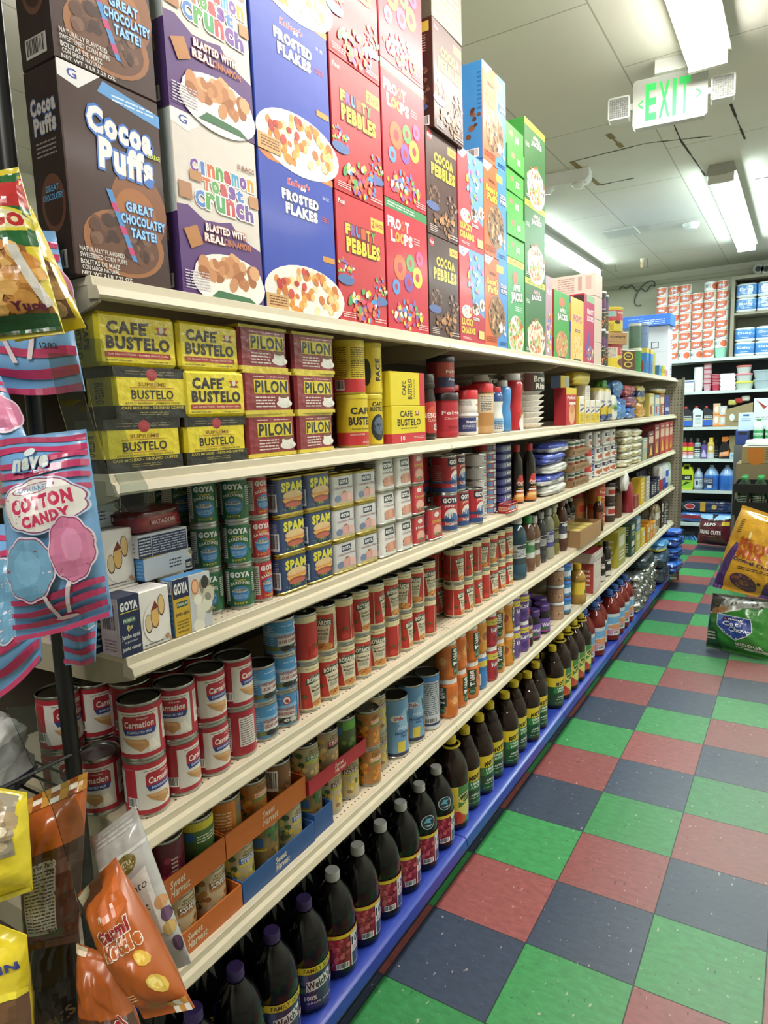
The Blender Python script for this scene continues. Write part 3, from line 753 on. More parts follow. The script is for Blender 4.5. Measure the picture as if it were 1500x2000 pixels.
FF = [('p', [(0, 1), (1, 1), (1, .955), (.12, .955), (.05, .975)], 'd9803e'), ('ln', .2, .965, .92, .99, 2, 'f2c9a0'), T("Kellogg's", .5, .865, .30, .055, 'c8404c', b=.03, o='e8dede', ow=.035, rot=.03, sh=.2), T('FROSTED', .52, .775, .5, .07, 'e8e6ec', b=.07, o='27335e', ow=.06), T('FLAKES', .53, .69, .44, .075, 'e8e6ec', b=.07, o='27335e', ow=.06), ('ln', .80, .68, .92, .72, 3, 'c85a5a'), T('35 OZ', .88, .85, .1, .02, 'd8dcf0'), ('r', .80, .40, .98, .44, 'c98f3a'), ('e', .55, .13, .56, .2, 'e6e2dc', 28), ('b', .55, .15, .48, .155, 60, .034, ['e2a24c', 'd78b3a', 'eec27e', 'c9743a', 'f0d6a4'], 3), ('b', .5, .17, .4, .12, 7, .035, ['b8342e', 'c8483e'], 8), ('p', [(0, .1), (.28, .1), (.28, .0), (0, 0)], 'c9a56a'), ('ln', .04, .02, .26, .09, 4, '7c2e1e')]
def postlogo(): return [('c', .12, .93, .045, 'b02a32'), T('Post', .12, .93, .13, .035, 'f0dede')]
FP = postlogo() + [('r', .70, .80, .98, .90, 'd9b84a'), T('2', .75, .85, .06, .06, 'a8322e'), T('BAGS', .88, .85, .16, .035, 'a8322e')] + multi('FRUITY', .48, .735, .62, .085, ['d8c84a', '7a5aa8', '4f8fd0', 'c85a3a', 'd8a03a', '5aa050'], b=.06, o='6b1f1c', ow=.07) + [T('PEBBLES', .53, .615, .70, .12, 'd9c73c', b=.06, o='5e2a1a', ow=.07), ('b', .15, .40, .16, .1, 30, .016, FRUITS, 4), ('b', .85, .32, .15, .12, 34, .017, FRUITS, 5), ('e', .14, .33, .16, .04, '4f6fa8'), ('e', .86, .22, .15, .035, '4f6fa8'), ('e', .22, .18, .08, .03, '4f9a5a', 14, .9), ('b', .52, .15, .3, .13, 60, .026, FRUITS + ['d8925a', 'c97a48'], 6), ('ln', .05, .03, .3, .08, 3, 'e8c8c4'), ('ln', .7, .03, .96, .07, 2, 'e8c8c4')]
FL = [('r', 0, .93, 1, 1, '3f8a52'), ('ln', .06, .945, .7, .985, 2, 'cfe6d2'), T('FRO', .20, .83, .3, .085, 'ece6e2', b=.06), T('O', .395, .83, .09, .085, 'd8642e', b=.06), T('T', .5, .83, .1, .085, 'ece6e2', b=.06), T('L', .16, .73, .1, .09, 'ece6e2', b=.06), T('OO', .32, .73, .22, .085, 'd8a03a', b=.07), T('PS', .52, .73, .2, .09, 'ece6e2', b=.06), ('ln', .66, .72, .8, .78, 3, 'e8b8b8')] + [x for i, (u, v, r, c) in enumerate([(.3, .5, .1, 'd8642e'), (.55, .56, .07, '5aa050'), (.72, .46, .085, 'd9c73c'), (.5, .40, .075, '7a4aa0'), (.2, .34, .06, '4f8fd0'), (.78, .62, .06, 'd94c8e')]) for x in (('c', u, v, r, c), ('c', u, v, r * .42, 'b01e30'))] + [('b', .45, .14, .38, .12, 60, .024, FRUITS, 9), ('ln', .72, .03, .96, .08, 3, 'e8c0c0')]
CP = postlogo() + [('r', .70, .86, .98, .94, 'd9b84a'), T('2 BAGS', .84, .90, .24, .035, '7a2e1e'), T('COCOA', .56, .76, .62, .10, 'd9b73c', b=.06, o='2a1612', ow=.06), T('PEBBLES', .54, .635, .78, .12, 'd9b73c', b=.06, o='2a1612', ow=.06), ('b', .2, .38, .2, .1, 36, .02, BROWNS + ['8a6a58'], 3), ('e', .18, .28, .2, .04, '56659a'), ('b', .8, .36, .18, .12, 36, .02, BROWNS + ['8a6a58', '9a8a80'], 5), ('b', .55, .16, .34, .12, 50, .028, BROWNS + ['b07a4c', 'c08a58'], 7), ('ln', .06, .03, .3, .1, 4, 'cbbdb6'), ('ln', .72, .03, .98, .08, 2, 'cbbdb6')]
CP_S = [('r', .15, .88, .85, .97, 'c9b04a'), ('ln', .3, .7, .7, .86, 7, 'a89a94'), ('b', .5, .4, .35, .18, 40, .02, BROWNS + ['8a6a58'], 5), ('e', .45, .2, .3, .03, '56659a'), ('bars', .2, .03, .8, .12)]
LC = [('r', 0, .0, 1, .30, 'b03040'), ('p', [(.36, 1), (1, 1), (1, .3), (.5, .42)], '6a9ad0')] + G_LOGO + [T('LUCKY', .30, .22, .46, .075, 'e0bf4a', b=.06, o='7a1e22', ow=.05), T('CHARMS', .32, .13, .56, .075, 'e0bf4a', b=.06, o='7a1e22', ow=.05), ('e', .27, .33, .2, .07, 'ece2d2'), ('b', .27, .34, .17, .05, 20, .02, PALE + FRUITS, 3), ('e', .63, .38, .15, .07, 'ece2d2'), ('b', .63, .39, .12, .05, 16, .02, BROWNS, 4), ('e', .90, .44, .12, .07, 'ece2d2'), ('b', .9, .45, .1, .05, 14, .02, PALE + BROWNS, 5), T('CLUSTERS', .64, .27, .26, .035, 'f0e8e8', b=.03, o='222', ow=.04), ('b', .62, .72, .34, .22, 22, .035, ['d8c84a', 'e07aa0', '7fc0e0', 'f0e8e8', '8fcf7a', 'b88fd0'], 8), ('r', .72, .06, .96, .15, 'd9c27a'), ('ln', .08, .03, .4, .06, 2, 'f0c8c8')]
RP = [('p', [(.62, 1), (1, 1), (1, 0), (.52, 0), (.6, .4)], '4a86c8')] + G_LOGO + [('r', .52, .86, .82, .94, 'd9c05a'), T("Reese's", .34, .73, .5, .08, 'e2c23c', b=.05, o='4a2a1a', ow=.05, sh=.15), T('Puffs', .36, .64, .44, .085, 'e2c23c', b=.05, o='4a2a1a', ow=.05, sh=.15), T('CEREAL', .34, .82, .3, .03, '4a2a1a'), ('e', .52, .35, .37, .24, '8d6a4c', 26), ('b', .5, .36, .33, .2, 70, .027, ['5a3a26', 'b98a58', '8a6040', '3e2a1e', 'd0a878', '6e4a32'], 2), ('b', .75, .2, .16, .08, 8, .03, ['e8e4e0'], 4), T('COCOA', .82, .72, .28, .05, 'e8e4e8', b=.03, o='26345e', ow=.06), T('PUFFS', .84, .66, .28, .05, 'e8e4e8', b=.03, o='26345e', ow=.06), ('ln', .05, .05, .5, .12, 3, '8a3a1a'), ('ln', .62, .03, .95, .08, 2, '24508a')]
RP_S = [('b', .5, .5, .34, .42, 9, .03, ['6b4632', '7d5640', '553626'], 5), ('bars', .2, .03, .8, .12), ('ln', .75, .5, .95, .9, 9, '2c64a6')]
APJ = ['d9925a', 'b8683c', '7fa85a', 'e6b98a', 'a8c87a']
AJ = [('r', 0, .93, 1, 1, 'd6c14e'), T('GIANT SIZE', .5, .965, .7, .035, '7a3a2a'), T('APPLE', .55, .70, .42, .075, 'ece6e2', b=.05, o='22321e', ow=.06, rot=.06), T('JACKS', .55, .585, .68, .13, 'ece6e2', b=.06, o='22321e', ow=.06, rot=.06), ('e', .45, .8, .16, .07, 'c8705a'), ('ln', .42, .44, .85, .50, 3, 'cfe6d0'), ('e', .5, .17, .46, .22, 'e2dcd4', 26), ('b', .5, .19, .41, .185, 80, .028, APJ, 6)]
GM = [('r', 0, .92, 1, 1, 'b9bc3a'), ('ln', .15, .935, .9, .98, 2, '4a5a1e'), T('APPLE', .56, .845, .34, .05, 'e0a0b0', b=.05), T('JACKS', .56, .765, .5, .085, 'ece6e2', b=.06, o='22321e', ow=.06, rot=.05), ('ln', .04, .66, .22, .72, 3, 'c8d8c0'), ('e', .2, .3, .1, .06, 'a8c87a'), ('e', .55, .2, .44, .26, 'd8cfc4', 26), ('b', .55, .24, .4, .24, 90, .027, APJ + ['c05a4a'], 8), ('ln', .04, .03, .34, .07, 2, 'cfd8c8')]
AJ_S = [T('APPLE', .30, .62, .18, .22, 'd8788a', b=.04), T('JACKS', .62, .45, .22, .4, 'd8d4d0', b=.05, o='1e2a1a', ow=.06)]
BOX = dict(
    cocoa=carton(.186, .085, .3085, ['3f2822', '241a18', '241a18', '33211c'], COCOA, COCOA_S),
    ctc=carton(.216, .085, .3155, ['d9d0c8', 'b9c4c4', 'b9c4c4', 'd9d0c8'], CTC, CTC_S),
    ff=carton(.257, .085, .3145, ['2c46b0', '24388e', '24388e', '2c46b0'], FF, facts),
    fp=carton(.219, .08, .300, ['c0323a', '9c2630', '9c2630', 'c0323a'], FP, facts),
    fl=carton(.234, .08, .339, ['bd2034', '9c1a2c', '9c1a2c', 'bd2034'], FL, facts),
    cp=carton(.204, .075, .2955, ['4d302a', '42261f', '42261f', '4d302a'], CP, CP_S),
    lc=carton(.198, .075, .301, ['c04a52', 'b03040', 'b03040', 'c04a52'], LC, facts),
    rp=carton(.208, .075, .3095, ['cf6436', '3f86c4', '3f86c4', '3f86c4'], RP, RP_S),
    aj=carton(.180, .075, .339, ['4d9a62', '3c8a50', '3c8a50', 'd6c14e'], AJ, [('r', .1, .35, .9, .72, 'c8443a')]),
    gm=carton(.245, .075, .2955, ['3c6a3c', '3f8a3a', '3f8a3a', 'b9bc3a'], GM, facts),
    ajs=carton(.182, .30, .0785, ['4c9c40', '459238', '459238', '4c9c40'], AJ_S),
)
def colm(key, y0, y1, n, h, desc, x=FXC, d=.085, z=Z1, sh=None, grp=None):
    for k in range(n):
        wd = {1: '', 2: ('lower', 'upper'), 3: ('bottom', 'middle', 'top'), 4: ('bottom', 'second', 'third', 'top')}[n]
        dy = sh[k] if sh else 0
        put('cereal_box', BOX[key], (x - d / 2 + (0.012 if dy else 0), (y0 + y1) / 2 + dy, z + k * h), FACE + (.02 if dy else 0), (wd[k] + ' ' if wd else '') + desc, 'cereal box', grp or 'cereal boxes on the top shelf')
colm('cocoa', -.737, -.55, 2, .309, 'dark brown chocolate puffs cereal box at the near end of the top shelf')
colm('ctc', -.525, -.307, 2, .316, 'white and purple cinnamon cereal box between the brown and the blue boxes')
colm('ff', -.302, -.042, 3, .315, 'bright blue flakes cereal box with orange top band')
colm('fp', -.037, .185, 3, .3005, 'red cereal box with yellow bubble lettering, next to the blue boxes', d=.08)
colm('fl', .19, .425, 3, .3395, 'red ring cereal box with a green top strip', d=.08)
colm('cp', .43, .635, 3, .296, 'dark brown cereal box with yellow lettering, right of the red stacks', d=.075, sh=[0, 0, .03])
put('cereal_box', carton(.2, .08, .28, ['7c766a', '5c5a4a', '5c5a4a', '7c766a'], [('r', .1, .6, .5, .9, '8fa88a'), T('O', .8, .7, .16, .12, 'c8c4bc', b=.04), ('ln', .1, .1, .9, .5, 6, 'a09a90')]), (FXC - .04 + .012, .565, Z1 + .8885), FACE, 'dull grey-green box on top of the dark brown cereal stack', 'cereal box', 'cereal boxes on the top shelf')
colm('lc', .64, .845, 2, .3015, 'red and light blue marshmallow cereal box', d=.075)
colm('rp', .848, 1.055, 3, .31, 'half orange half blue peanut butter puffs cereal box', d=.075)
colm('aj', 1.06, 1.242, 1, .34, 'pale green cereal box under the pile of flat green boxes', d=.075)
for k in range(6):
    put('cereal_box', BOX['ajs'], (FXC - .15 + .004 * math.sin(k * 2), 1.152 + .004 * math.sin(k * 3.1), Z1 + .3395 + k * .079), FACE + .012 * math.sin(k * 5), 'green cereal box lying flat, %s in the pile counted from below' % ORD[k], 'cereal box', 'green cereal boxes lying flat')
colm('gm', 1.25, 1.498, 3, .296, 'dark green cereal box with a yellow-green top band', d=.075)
# the low boxes after the tall stacks
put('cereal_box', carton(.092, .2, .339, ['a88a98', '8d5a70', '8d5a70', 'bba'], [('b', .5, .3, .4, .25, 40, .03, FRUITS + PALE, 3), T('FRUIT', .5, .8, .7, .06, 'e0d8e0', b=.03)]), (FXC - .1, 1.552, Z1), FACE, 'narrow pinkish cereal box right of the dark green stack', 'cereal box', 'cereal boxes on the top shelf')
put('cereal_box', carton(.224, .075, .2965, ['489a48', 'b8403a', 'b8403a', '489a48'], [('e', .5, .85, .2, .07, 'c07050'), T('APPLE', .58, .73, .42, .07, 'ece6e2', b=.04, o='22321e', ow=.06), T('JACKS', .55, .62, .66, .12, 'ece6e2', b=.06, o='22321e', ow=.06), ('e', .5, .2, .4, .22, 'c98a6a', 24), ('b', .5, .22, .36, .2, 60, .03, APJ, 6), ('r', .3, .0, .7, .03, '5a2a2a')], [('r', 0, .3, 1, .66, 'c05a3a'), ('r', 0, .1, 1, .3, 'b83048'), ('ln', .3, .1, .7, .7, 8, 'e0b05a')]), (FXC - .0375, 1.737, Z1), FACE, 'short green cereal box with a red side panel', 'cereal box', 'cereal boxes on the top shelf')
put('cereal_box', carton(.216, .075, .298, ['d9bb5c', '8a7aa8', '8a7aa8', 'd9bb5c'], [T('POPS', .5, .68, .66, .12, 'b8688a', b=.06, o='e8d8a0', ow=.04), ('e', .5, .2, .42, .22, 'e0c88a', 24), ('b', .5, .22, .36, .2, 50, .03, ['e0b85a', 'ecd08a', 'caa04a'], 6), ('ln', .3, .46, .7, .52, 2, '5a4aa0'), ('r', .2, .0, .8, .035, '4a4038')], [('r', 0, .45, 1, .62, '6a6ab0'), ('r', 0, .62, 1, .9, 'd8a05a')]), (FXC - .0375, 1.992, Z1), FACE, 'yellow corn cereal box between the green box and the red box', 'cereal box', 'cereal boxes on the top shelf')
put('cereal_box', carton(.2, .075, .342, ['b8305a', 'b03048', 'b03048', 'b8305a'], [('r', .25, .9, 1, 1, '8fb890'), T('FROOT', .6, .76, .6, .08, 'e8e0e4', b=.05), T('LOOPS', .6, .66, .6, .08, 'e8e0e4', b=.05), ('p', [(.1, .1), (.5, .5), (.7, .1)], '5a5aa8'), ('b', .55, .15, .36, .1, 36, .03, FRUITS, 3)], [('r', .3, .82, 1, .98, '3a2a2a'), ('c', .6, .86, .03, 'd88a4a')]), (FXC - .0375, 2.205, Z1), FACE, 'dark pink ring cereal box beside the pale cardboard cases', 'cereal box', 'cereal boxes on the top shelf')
case = carton(.15, .5, .1175, ['d3bfb2', 'd9c8bc', 'd9c8bc', 'd5c5b8'], [], [('ln', .60, .2, .78, .9, 7, 'b08a86'), ('r', .82, .3, .86, .9, 'b89a92'), ('r', .90, .3, .96, .9, 'c4a8a0')])
stack('cardboard_case', case, 'long pale pink cardboard case in the pile behind the cereal, @ one', 'case', 'pale pink cases', FXC - .25, 2.39, Z1, .119, 4)
# ================================================================ second shelf: coffee, creamer, sugar, snacks
Z2 = DECK[1] + .001
def brick(w, d, h, cols, F, L=(), T_=()): return carton(w, d, h, cols, F, L, (), T_, 'vac', c=.006)
def emblem(u, v, s): return [('p', [(u - s, v + s * .8), (u + s, v + s * .8), (u, v - s)], 'b4382e'), ('p', [(u - s, v - s * .9), (u + s, v - s * .9), (u, v + s * .5)], '7a2e28'), ('e', u, v + .02, s * .42, s * .75, 'd9d0bc', 12)]
YEL = 'dcc92e'
BY_F = [T('CAFE', .36, .72, .48, .24, '2c2530', b=.05), T("'", .62, .83, .04, .06, '2c2530', b=.05)] + emblem(.80, .72, .085) + [T('BUSTELO', .50, .44, .80, .25, '2c2530', b=.05), ('r', .08, .17, .90, .27, 'a83238'), T('Cafe Espresso Molido - Espresso Ground Coffee', .49, .22, .76, .05, 'd9c9a8', sh=.2), ('ln', .08, .09, .4, .13, 1, '8a7a2a'), ('ln', .6, .09, .88, .13, 1, '8a7a2a')]
BY_L = [T('CAFE', .62, .55, .50, .2, '2c2530', b=.04, rot=-PI / 2), T('BUSTELO', .36, .5, .72, .2, '2c2530', b=.04, rot=-PI / 2)]
SUP_F = [('r', 0, .80, 1, 1, '1f1d1c'), ('r', 0, 0, 1, .26, '1f1d1c'), ('ln', .15, .84, .85, .94, 2, '6f6650'), ('e', .5, .86, .075, .12, '9c2c34', 14), T('SUPREME', .5, .67, .38, .075, '9a6a2a'), ('r', .2, .60, .8, .61, 'a8403a'), T('BUSTELO', .5, .47, .58, .18, '2c2530', b=.02), ('r', .22, .35, .78, .36, 'a8403a'), T('ESTILO ESPRESSO - ESPRESSO STYLE', .5, .30, .74, .035, '6a5a24'), T('CAFE MOLIDO - GROUND COFFEE', .5, .21, .86, .055, 'cbb94a'), ('ln', .3, .06, .7, .14, 2, '7f7648')]
SUP_L = [('r', 0, .80, 1, 1, '1f1d1c'), ('r', 0, 0, 1, .26, '1f1d1c'), T('BUSTELO', .5, .5, .4, .3, '2c2530', b=.03, rot=-PI / 2)]
PIL_F = [('r', 0, .93, 1, 1, 'cdb93a'), ('r', 0, 0, 1, .09, 'cdb93a'), ('ln', .2, .84, .42, .88, 1, 'd8c8c0'), ('ln', .54, .84, .86, .88, 1, 'd8c8c0'), ('r', .20, .47, .92, .80, 'd3c02e'), T('PILON', .56, .63, .68, .29, '24242a', b=.04), ('ln', .22, .14, .62, .42, 4, 'd8c8c0'), ('e', .82, .24, .17, .10, 'd9d5cc', 18), ('e', .81, .34, .12, .13, 'e2dfd8', 18), ('e', .81, .42, .1, .05, '7a5038', 16)]
PIL_L = [('r', 0, .93, 1, 1, 'cdb93a'), ('r', 0, 0, 1, .09, 'cdb93a'), ('r', .3, .3, .7, .75, 'cdb93a'), T('PILON', .5, .52, .4, .24, '24242a', b=.04, rot=-PI / 2)]
MAR = '84242f'
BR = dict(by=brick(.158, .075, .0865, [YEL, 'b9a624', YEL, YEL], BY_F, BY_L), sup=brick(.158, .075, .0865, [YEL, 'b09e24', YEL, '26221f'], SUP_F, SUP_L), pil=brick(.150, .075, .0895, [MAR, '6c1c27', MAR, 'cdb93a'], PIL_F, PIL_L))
XC = -.332
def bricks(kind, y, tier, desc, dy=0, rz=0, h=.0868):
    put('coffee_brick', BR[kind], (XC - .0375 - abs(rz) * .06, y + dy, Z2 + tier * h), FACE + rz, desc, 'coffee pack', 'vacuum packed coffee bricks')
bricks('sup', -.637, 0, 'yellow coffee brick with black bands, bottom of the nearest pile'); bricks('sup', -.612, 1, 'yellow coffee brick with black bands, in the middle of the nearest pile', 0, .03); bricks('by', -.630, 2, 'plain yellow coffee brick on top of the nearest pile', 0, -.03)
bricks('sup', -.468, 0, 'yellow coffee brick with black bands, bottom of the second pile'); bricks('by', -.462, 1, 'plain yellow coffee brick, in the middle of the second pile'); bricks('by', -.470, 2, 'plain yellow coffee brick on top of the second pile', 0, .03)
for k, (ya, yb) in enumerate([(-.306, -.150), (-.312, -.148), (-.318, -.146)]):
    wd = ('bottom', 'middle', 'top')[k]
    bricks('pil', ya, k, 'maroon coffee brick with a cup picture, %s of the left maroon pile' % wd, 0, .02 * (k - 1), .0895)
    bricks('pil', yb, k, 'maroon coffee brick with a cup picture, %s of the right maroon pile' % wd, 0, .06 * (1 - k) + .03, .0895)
# canisters
def canister(R_, h, ops, lidc, n=30):
    b = lathed([(R_ * .97, 0, 'b9a83a'), (R_, .003, 'b9a83a'), (R_, h - .012, 'b9a83a')], n, 'paint', 'can_body')
    return [('can_body', b), wrap(R_ + .0004, .004, h - .012, ops, n), ('lid', lathed([(R_ * 1.03, h - .0119, lidc), (R_ * 1.03, h - .002, lidc), (R_ * .98, h, lidc), (R_ * .94, h - .002, lidc), (.0001, h - .002, lidc)], n, 'plastic', 'lid'))]
CH_F = [('r', 0, 0, 1, 1, '1f2420'), ('r', 0, .22, 1, .55, 'cba42e'), ('r', 0, .0, 1, .1, '1e2a22'), T('Chock', .5, .78, .2, .14, 'd8d4c8', b=.04), T("full o'", .5, .62, .2, .13, 'd8d4c8', b=.04), ('p', [(.44, .1), (.44, .34), (.46, .42), (.48, .34), (.48, .1)], '2a2620'), ('p', [(.49, .1), (.49, .28), (.51, .28), (.51, .1)], 'a8702a'), ('p', [(.54, .1), (.56, .45), (.6, .4), (.6, .1)], '2c5a3a'), ('ln', .06, .3, .3, .8, 9, 'a8985a')]
chock = canister(.046, .137, CH_F, '1c1a1a')
put('coffee_can', chock, (XC - .118, -.02, Z2), FACE, 'black and yellow coffee can with a skyline, lower one behind the maroon pile', 'coffee can'); put('coffee_can', canister(.046, .137, [('r', 0, 0, 1, 1, '22221f'), ('r', 0, .1, 1, .55, 'cf9f30'), ('r', 0, .1, 1, .3, 'b87430'), ('c', .45, .75, .16, '3a3a36'), ('ln', .5, .55, .65, .66, 3, '6a5a2a')], '1c1a1a'), (XC - .118, -.02, Z2 + .1375), FACE, 'black and yellow coffee can, upper one beside the maroon pile', 'coffee can')
BC = [('r', 0, 0, 1, 1, 'd3bb26'), ('r', 0, 0, 1, .28, 'bf2f35'), T('CAFE', .5, .74, .26, .15, '2a2226', b=.05), T('BUSTELO', .52, .52, .34, .18, '2a2226', b=.05), T('Espresso Ground Coffee', .52, .35, .28, .05, '3a3026', sh=.2), T('ALWAYS PURE', .44, .235, .16, .04, 'd9c9b8'), T('NET WT 10 OZ', .56, .06, .14, .05, 'd9c9b8'), ('ln', .02, .3, .2, .95, 14, '6a5c20'), ('ln', .8, .3, .98, .95, 14, '6a5c20'), ('bars', .84, .04, .95, .26)]
FACEC = [('r', 0, 0, 1, 1, 'd3bb26'), T('CAFE', .5, .88, .16, .1, '2a2226', b=.04), T('BUSTELO', .5, .77, .22, .1, '2a2226', b=.04), ('e', .5, .36, .10, .30, '26282e', 20), ('e', .505, .4, .072, .2, '5a6a80', 16), ('e', .485, .42, .018, .03, '20242a', 8), ('e', .525, .42, .018, .03, '20242a', 8), ('r', .5, .3, .51, .4, '3a4658'), ('r', .485, .25, .53, .265, '20242a'), ('ln', .08, .1, .3, .9, 12, '7a6a24')]
bcan = canister(.0415, .1345, BC, 'd8c73c'); fcan = canister(.0385, .1345, FACEC, 'd8c73c')
put('coffee_can', bcan, (XC - .042, .055, Z2), FACE - .25, 'yellow and red coffee can with black lettering, lower one beside the small boxes', 'coffee can'); put('coffee_can', bcan, (XC - .042, .048, Z2 + .1348), FACE + 2.2, 'yellow and red coffee can showing its barcode, upper one', 'coffee can')
put('coffee_can', fcan, (XC - .045, .138, Z2), FACE - .2, 'yellow coffee can with a blue-grey printed face, lower one', 'coffee can')
put('coffee_can', canister(.0385, .1345, [('r', 0, 0, 1, 1, 'd3bb26'), T('FACE', .5, .5, .5, .075, '2a2226', b=.05, rot=PI / 2), ('e', .36, .45, .05, .3, '2a2a2a', 16), ('ln', .56, .1, .64, .9, 16, '7a6a24')], 'd8c73c'), (XC - .045, .142, Z2 + .1348), FACE - .2, 'yellow coffee can with sideways black lettering, upper one', 'coffee can')
KF = [('r', 0, 0, 1, .25, 'c2343f'), T('CAFE', .42, .78, .36, .17, '2a2226', b=.02)] + emblem(.74, .79, .07) + [T('BUSTELO', .5, .55, .68, .19, '2a2226', b=.02), ('ln', .25, .36, .75, .42, 1, '8a7a2a'), T('10', .3, .12, .12, .13, 'e0d8d0', b=.03), ('ln', .62, .08, .92, .16, 2, 'e0c8c4')]
KS = [('r', .84, 0, 1, 1, 'c2343f'), T('CAFE', .38, .52, .42, .11, '2a2226', b=.02, rot=PI / 2), T('BUSTELO', .55, .5, .6, .13, '2a2226', b=.02, rot=PI / 2), ('ln', .66, .2, .7, .8, 12, '8a7a2a')]
put('coffee_box', carton(.196, .09, .1025, YEL, KF, [('r', 0, 0, 1, .25, 'c2343f')]), (XC - .045, .283, Z2), FACE, 'yellow and red coffee pod box standing upright, lower one', 'coffee box'); put('coffee_box', carton(.196, .09, .094, YEL, KS, [T('CAFE', .5, .5, .6, .2, '2a2226', b=.03, rot=-PI / 2)]), (XC - .045, .281, Z2 + .1028), FACE, 'yellow and red coffee pod box lying on its side, upper one', 'coffee box')
# big red canisters at the back, instant jar, red roast canisters
def tub(R_, h, ops, body, lidc, lidh=.02, waist=.0, n=30, lr=1.04):
    b = lathed([(R_ * .93, 0, body), (R_, .006, body), (R_, h * .12, body), (R_ * (1 - waist), h * .14, body), (R_ * (1 - waist), h * .82, body), (R_, h * .84, body), (R_, h - lidh - .004, body), (R_ * .95, h - lidh, body)], n, 'plastic', 'tub_body')
    return [('tub_body', b), wrap(R_ * (1 - waist) + .0005, h * .16, h * .8, ops, n), ('lid', lathed([(R_ * lr, h - lidh, lidc), (R_ * lr, h - .004, lidc), (R_ * lr * .95, h, lidc), (.0001, h, lidc)], n, 'plastic', 'lid'))]
RB = '8f2430'
big = tub(.075, .245, [('r', 0, 0, 1, 1, '8a2430'), ('bars', .4, .1, .46, .35, '3a2020', 'b8a8a4'), T('F', .6, .4, .05, .3, 'd8ccc8', b=.04), ('b', .5, .6, .2, .3, 18, .03, ['6a1a24', '5a141e'], 2)], RB, '6f1a22')
put('coffee_tub', big, (-.60, .20, Z2), FACE, 'large dark red coffee tub at the back, left one', 'coffee tub'); put('coffee_tub', big, (-.61, .42, Z2), FACE, 'large dark red coffee tub at the back, right one behind the glass jar', 'coffee tub')
def jar_glass(R_, h, ops, fill, capc):
    b = lathed([(R_ * .85, 0, fill), (R_, .008, fill), (R_ * .98, h * .12, fill), (R_ * .9, h * .35, fill), (R_ * .98, h * .55, fill), (R_ * .9, h * .68, fill), (R_ * .82, h * .78, fill)], 28, 'bottle', 'glass_body')
    return [('glass_body', b), wrap(R_ * .985, h * .07, h * .55, ops, 28), cap(R_ * .92, h * .78, h * .22, capc)]
NES = [('e', .5, .55, .25, .52, 'b02a2e', 24), ('e', .52, .72, .1, .2, 'c8503a', 12), T('NESCAFE', .52, .62, .34, .16, 'e8e2dc', b=.04), T('CLASICO', .52, .46, .2, .08, 'd9b8a0'), ('e', .57, .24, .06, .12, 'e2ddd4', 14), ('e', .57, .25, .045, .085, '2a1a14', 14)]
put('coffee_jar', jar_glass(.039, .198, NES, '2a1c18', '2a2420'), (XC - .04, .445, Z2), FACE - .25, 'glass jar of instant coffee with red label and dark brown cap, front one', 'coffee jar'); put('coffee_jar', jar_glass(.039, .198, NES, '2a1c18', '2a2420'), (XC - .125, .455, Z2), FACE, 'glass jar of instant coffee half hidden behind the front one', 'coffee jar')
FOL = [('r', 0, 0, 1, 1, 'b52b38'), T('Folgers', .5, .60, .34, .17, 'e8dcd8', b=.03), T('Classic Roast', .5, .42, .28, .09, 'd9a8a4', sh=.2), ('b', .62, .82, .06, .12, 14, .012, ['e0b8b4'], 2), ('b', .45, .75, .12, .1, 10, .012, ['7a1a24'], 3), ('ln', .4, .05, .6, .15, 2, '7a1a24')]
FRE = [('r', 0, 0, 1, 1, '8f2a2e'), ('r', .32, .35, .68, 1, 'a8402e'), ('r', .32, 0, .72, .42, '2c2a4e'), T('Folgers', .55, .62, .26, .18, 'd8ccc8', b=.03), T('French', .55, .3, .2, .12, 'c8c4d0', sh=.2)]
put('coffee_tub', tub(.047, .142, FOL, 'b02936', '2a2022', .022, .02), (XC - .047, .600, Z2), FACE - .2, 'bright red roast coffee tub with black lid, lower one', 'coffee tub'); put('coffee_tub', tub(.045, .118, FRE, '8a2430', '2a2022', .02, .02), (XC - .052, .590, Z2 + .1425), FACE - .2, 'dark red coffee tub with a navy panel, upper one', 'coffee tub')
# creamers
CM = [('r', 0, 0, 1, 1, 'ece8e2'), ('r', 0, .7, 1, 1, 'b8262f'), ('ln', .25, .25, .42, .6, 8, '6a6664'), T('ORIGINAL', .6, .3, .2, .14, 'b8262f', b=.04)]
put('creamer_tub', tub(.042, .075, [('r', 0, 0, 1, 1, '3a4478'), ('r', .5, 0, 1, 1, 'e6e2dc'), ('e', .58, .55, .08, .3, 'c9a070', 14), T('French', .42, .7, .14, .2, 'e8e4e8', b=.04), ('ln', .3, .2, .48, .5, 3, 'c8cce0')], 'e6e2dc', 'e8e4de', .01), (XC - .045, .765, Z2), FACE - .15, 'small white and navy creamer tub under the red-topped one', 'creamer tub')
put('creamer_tub', tub(.041, .078, CM, 'e6e2dc', 'c22c34', .03), (XC - .045, .765, Z2 + .0755), FACE - .15, 'small white creamer tub with a red lid, stacked on the navy one', 'creamer tub')
def shaper(R_, h, body, top, label, capc, capr=.78):
    b = lathed([(R_ * .9, 0, body), (R_, .006, body), (R_ * .98, h * .32, body), (R_ * .86, h * .46, body), (R_ * .90, h * .58, body), (R_ * .98, h * .68, top), (R_ * .96, h * .82, top), (R_ * .8, h * .88, top)], 26, 'gloss', 'bottle_body')
    return [('bottle_body', b), cap(R_ * capr, h * .88, h * .12, capc)] + ([wrap(R_ * 1.0 + .0006, h * .03, h * .31, label, 26)] if label else [])
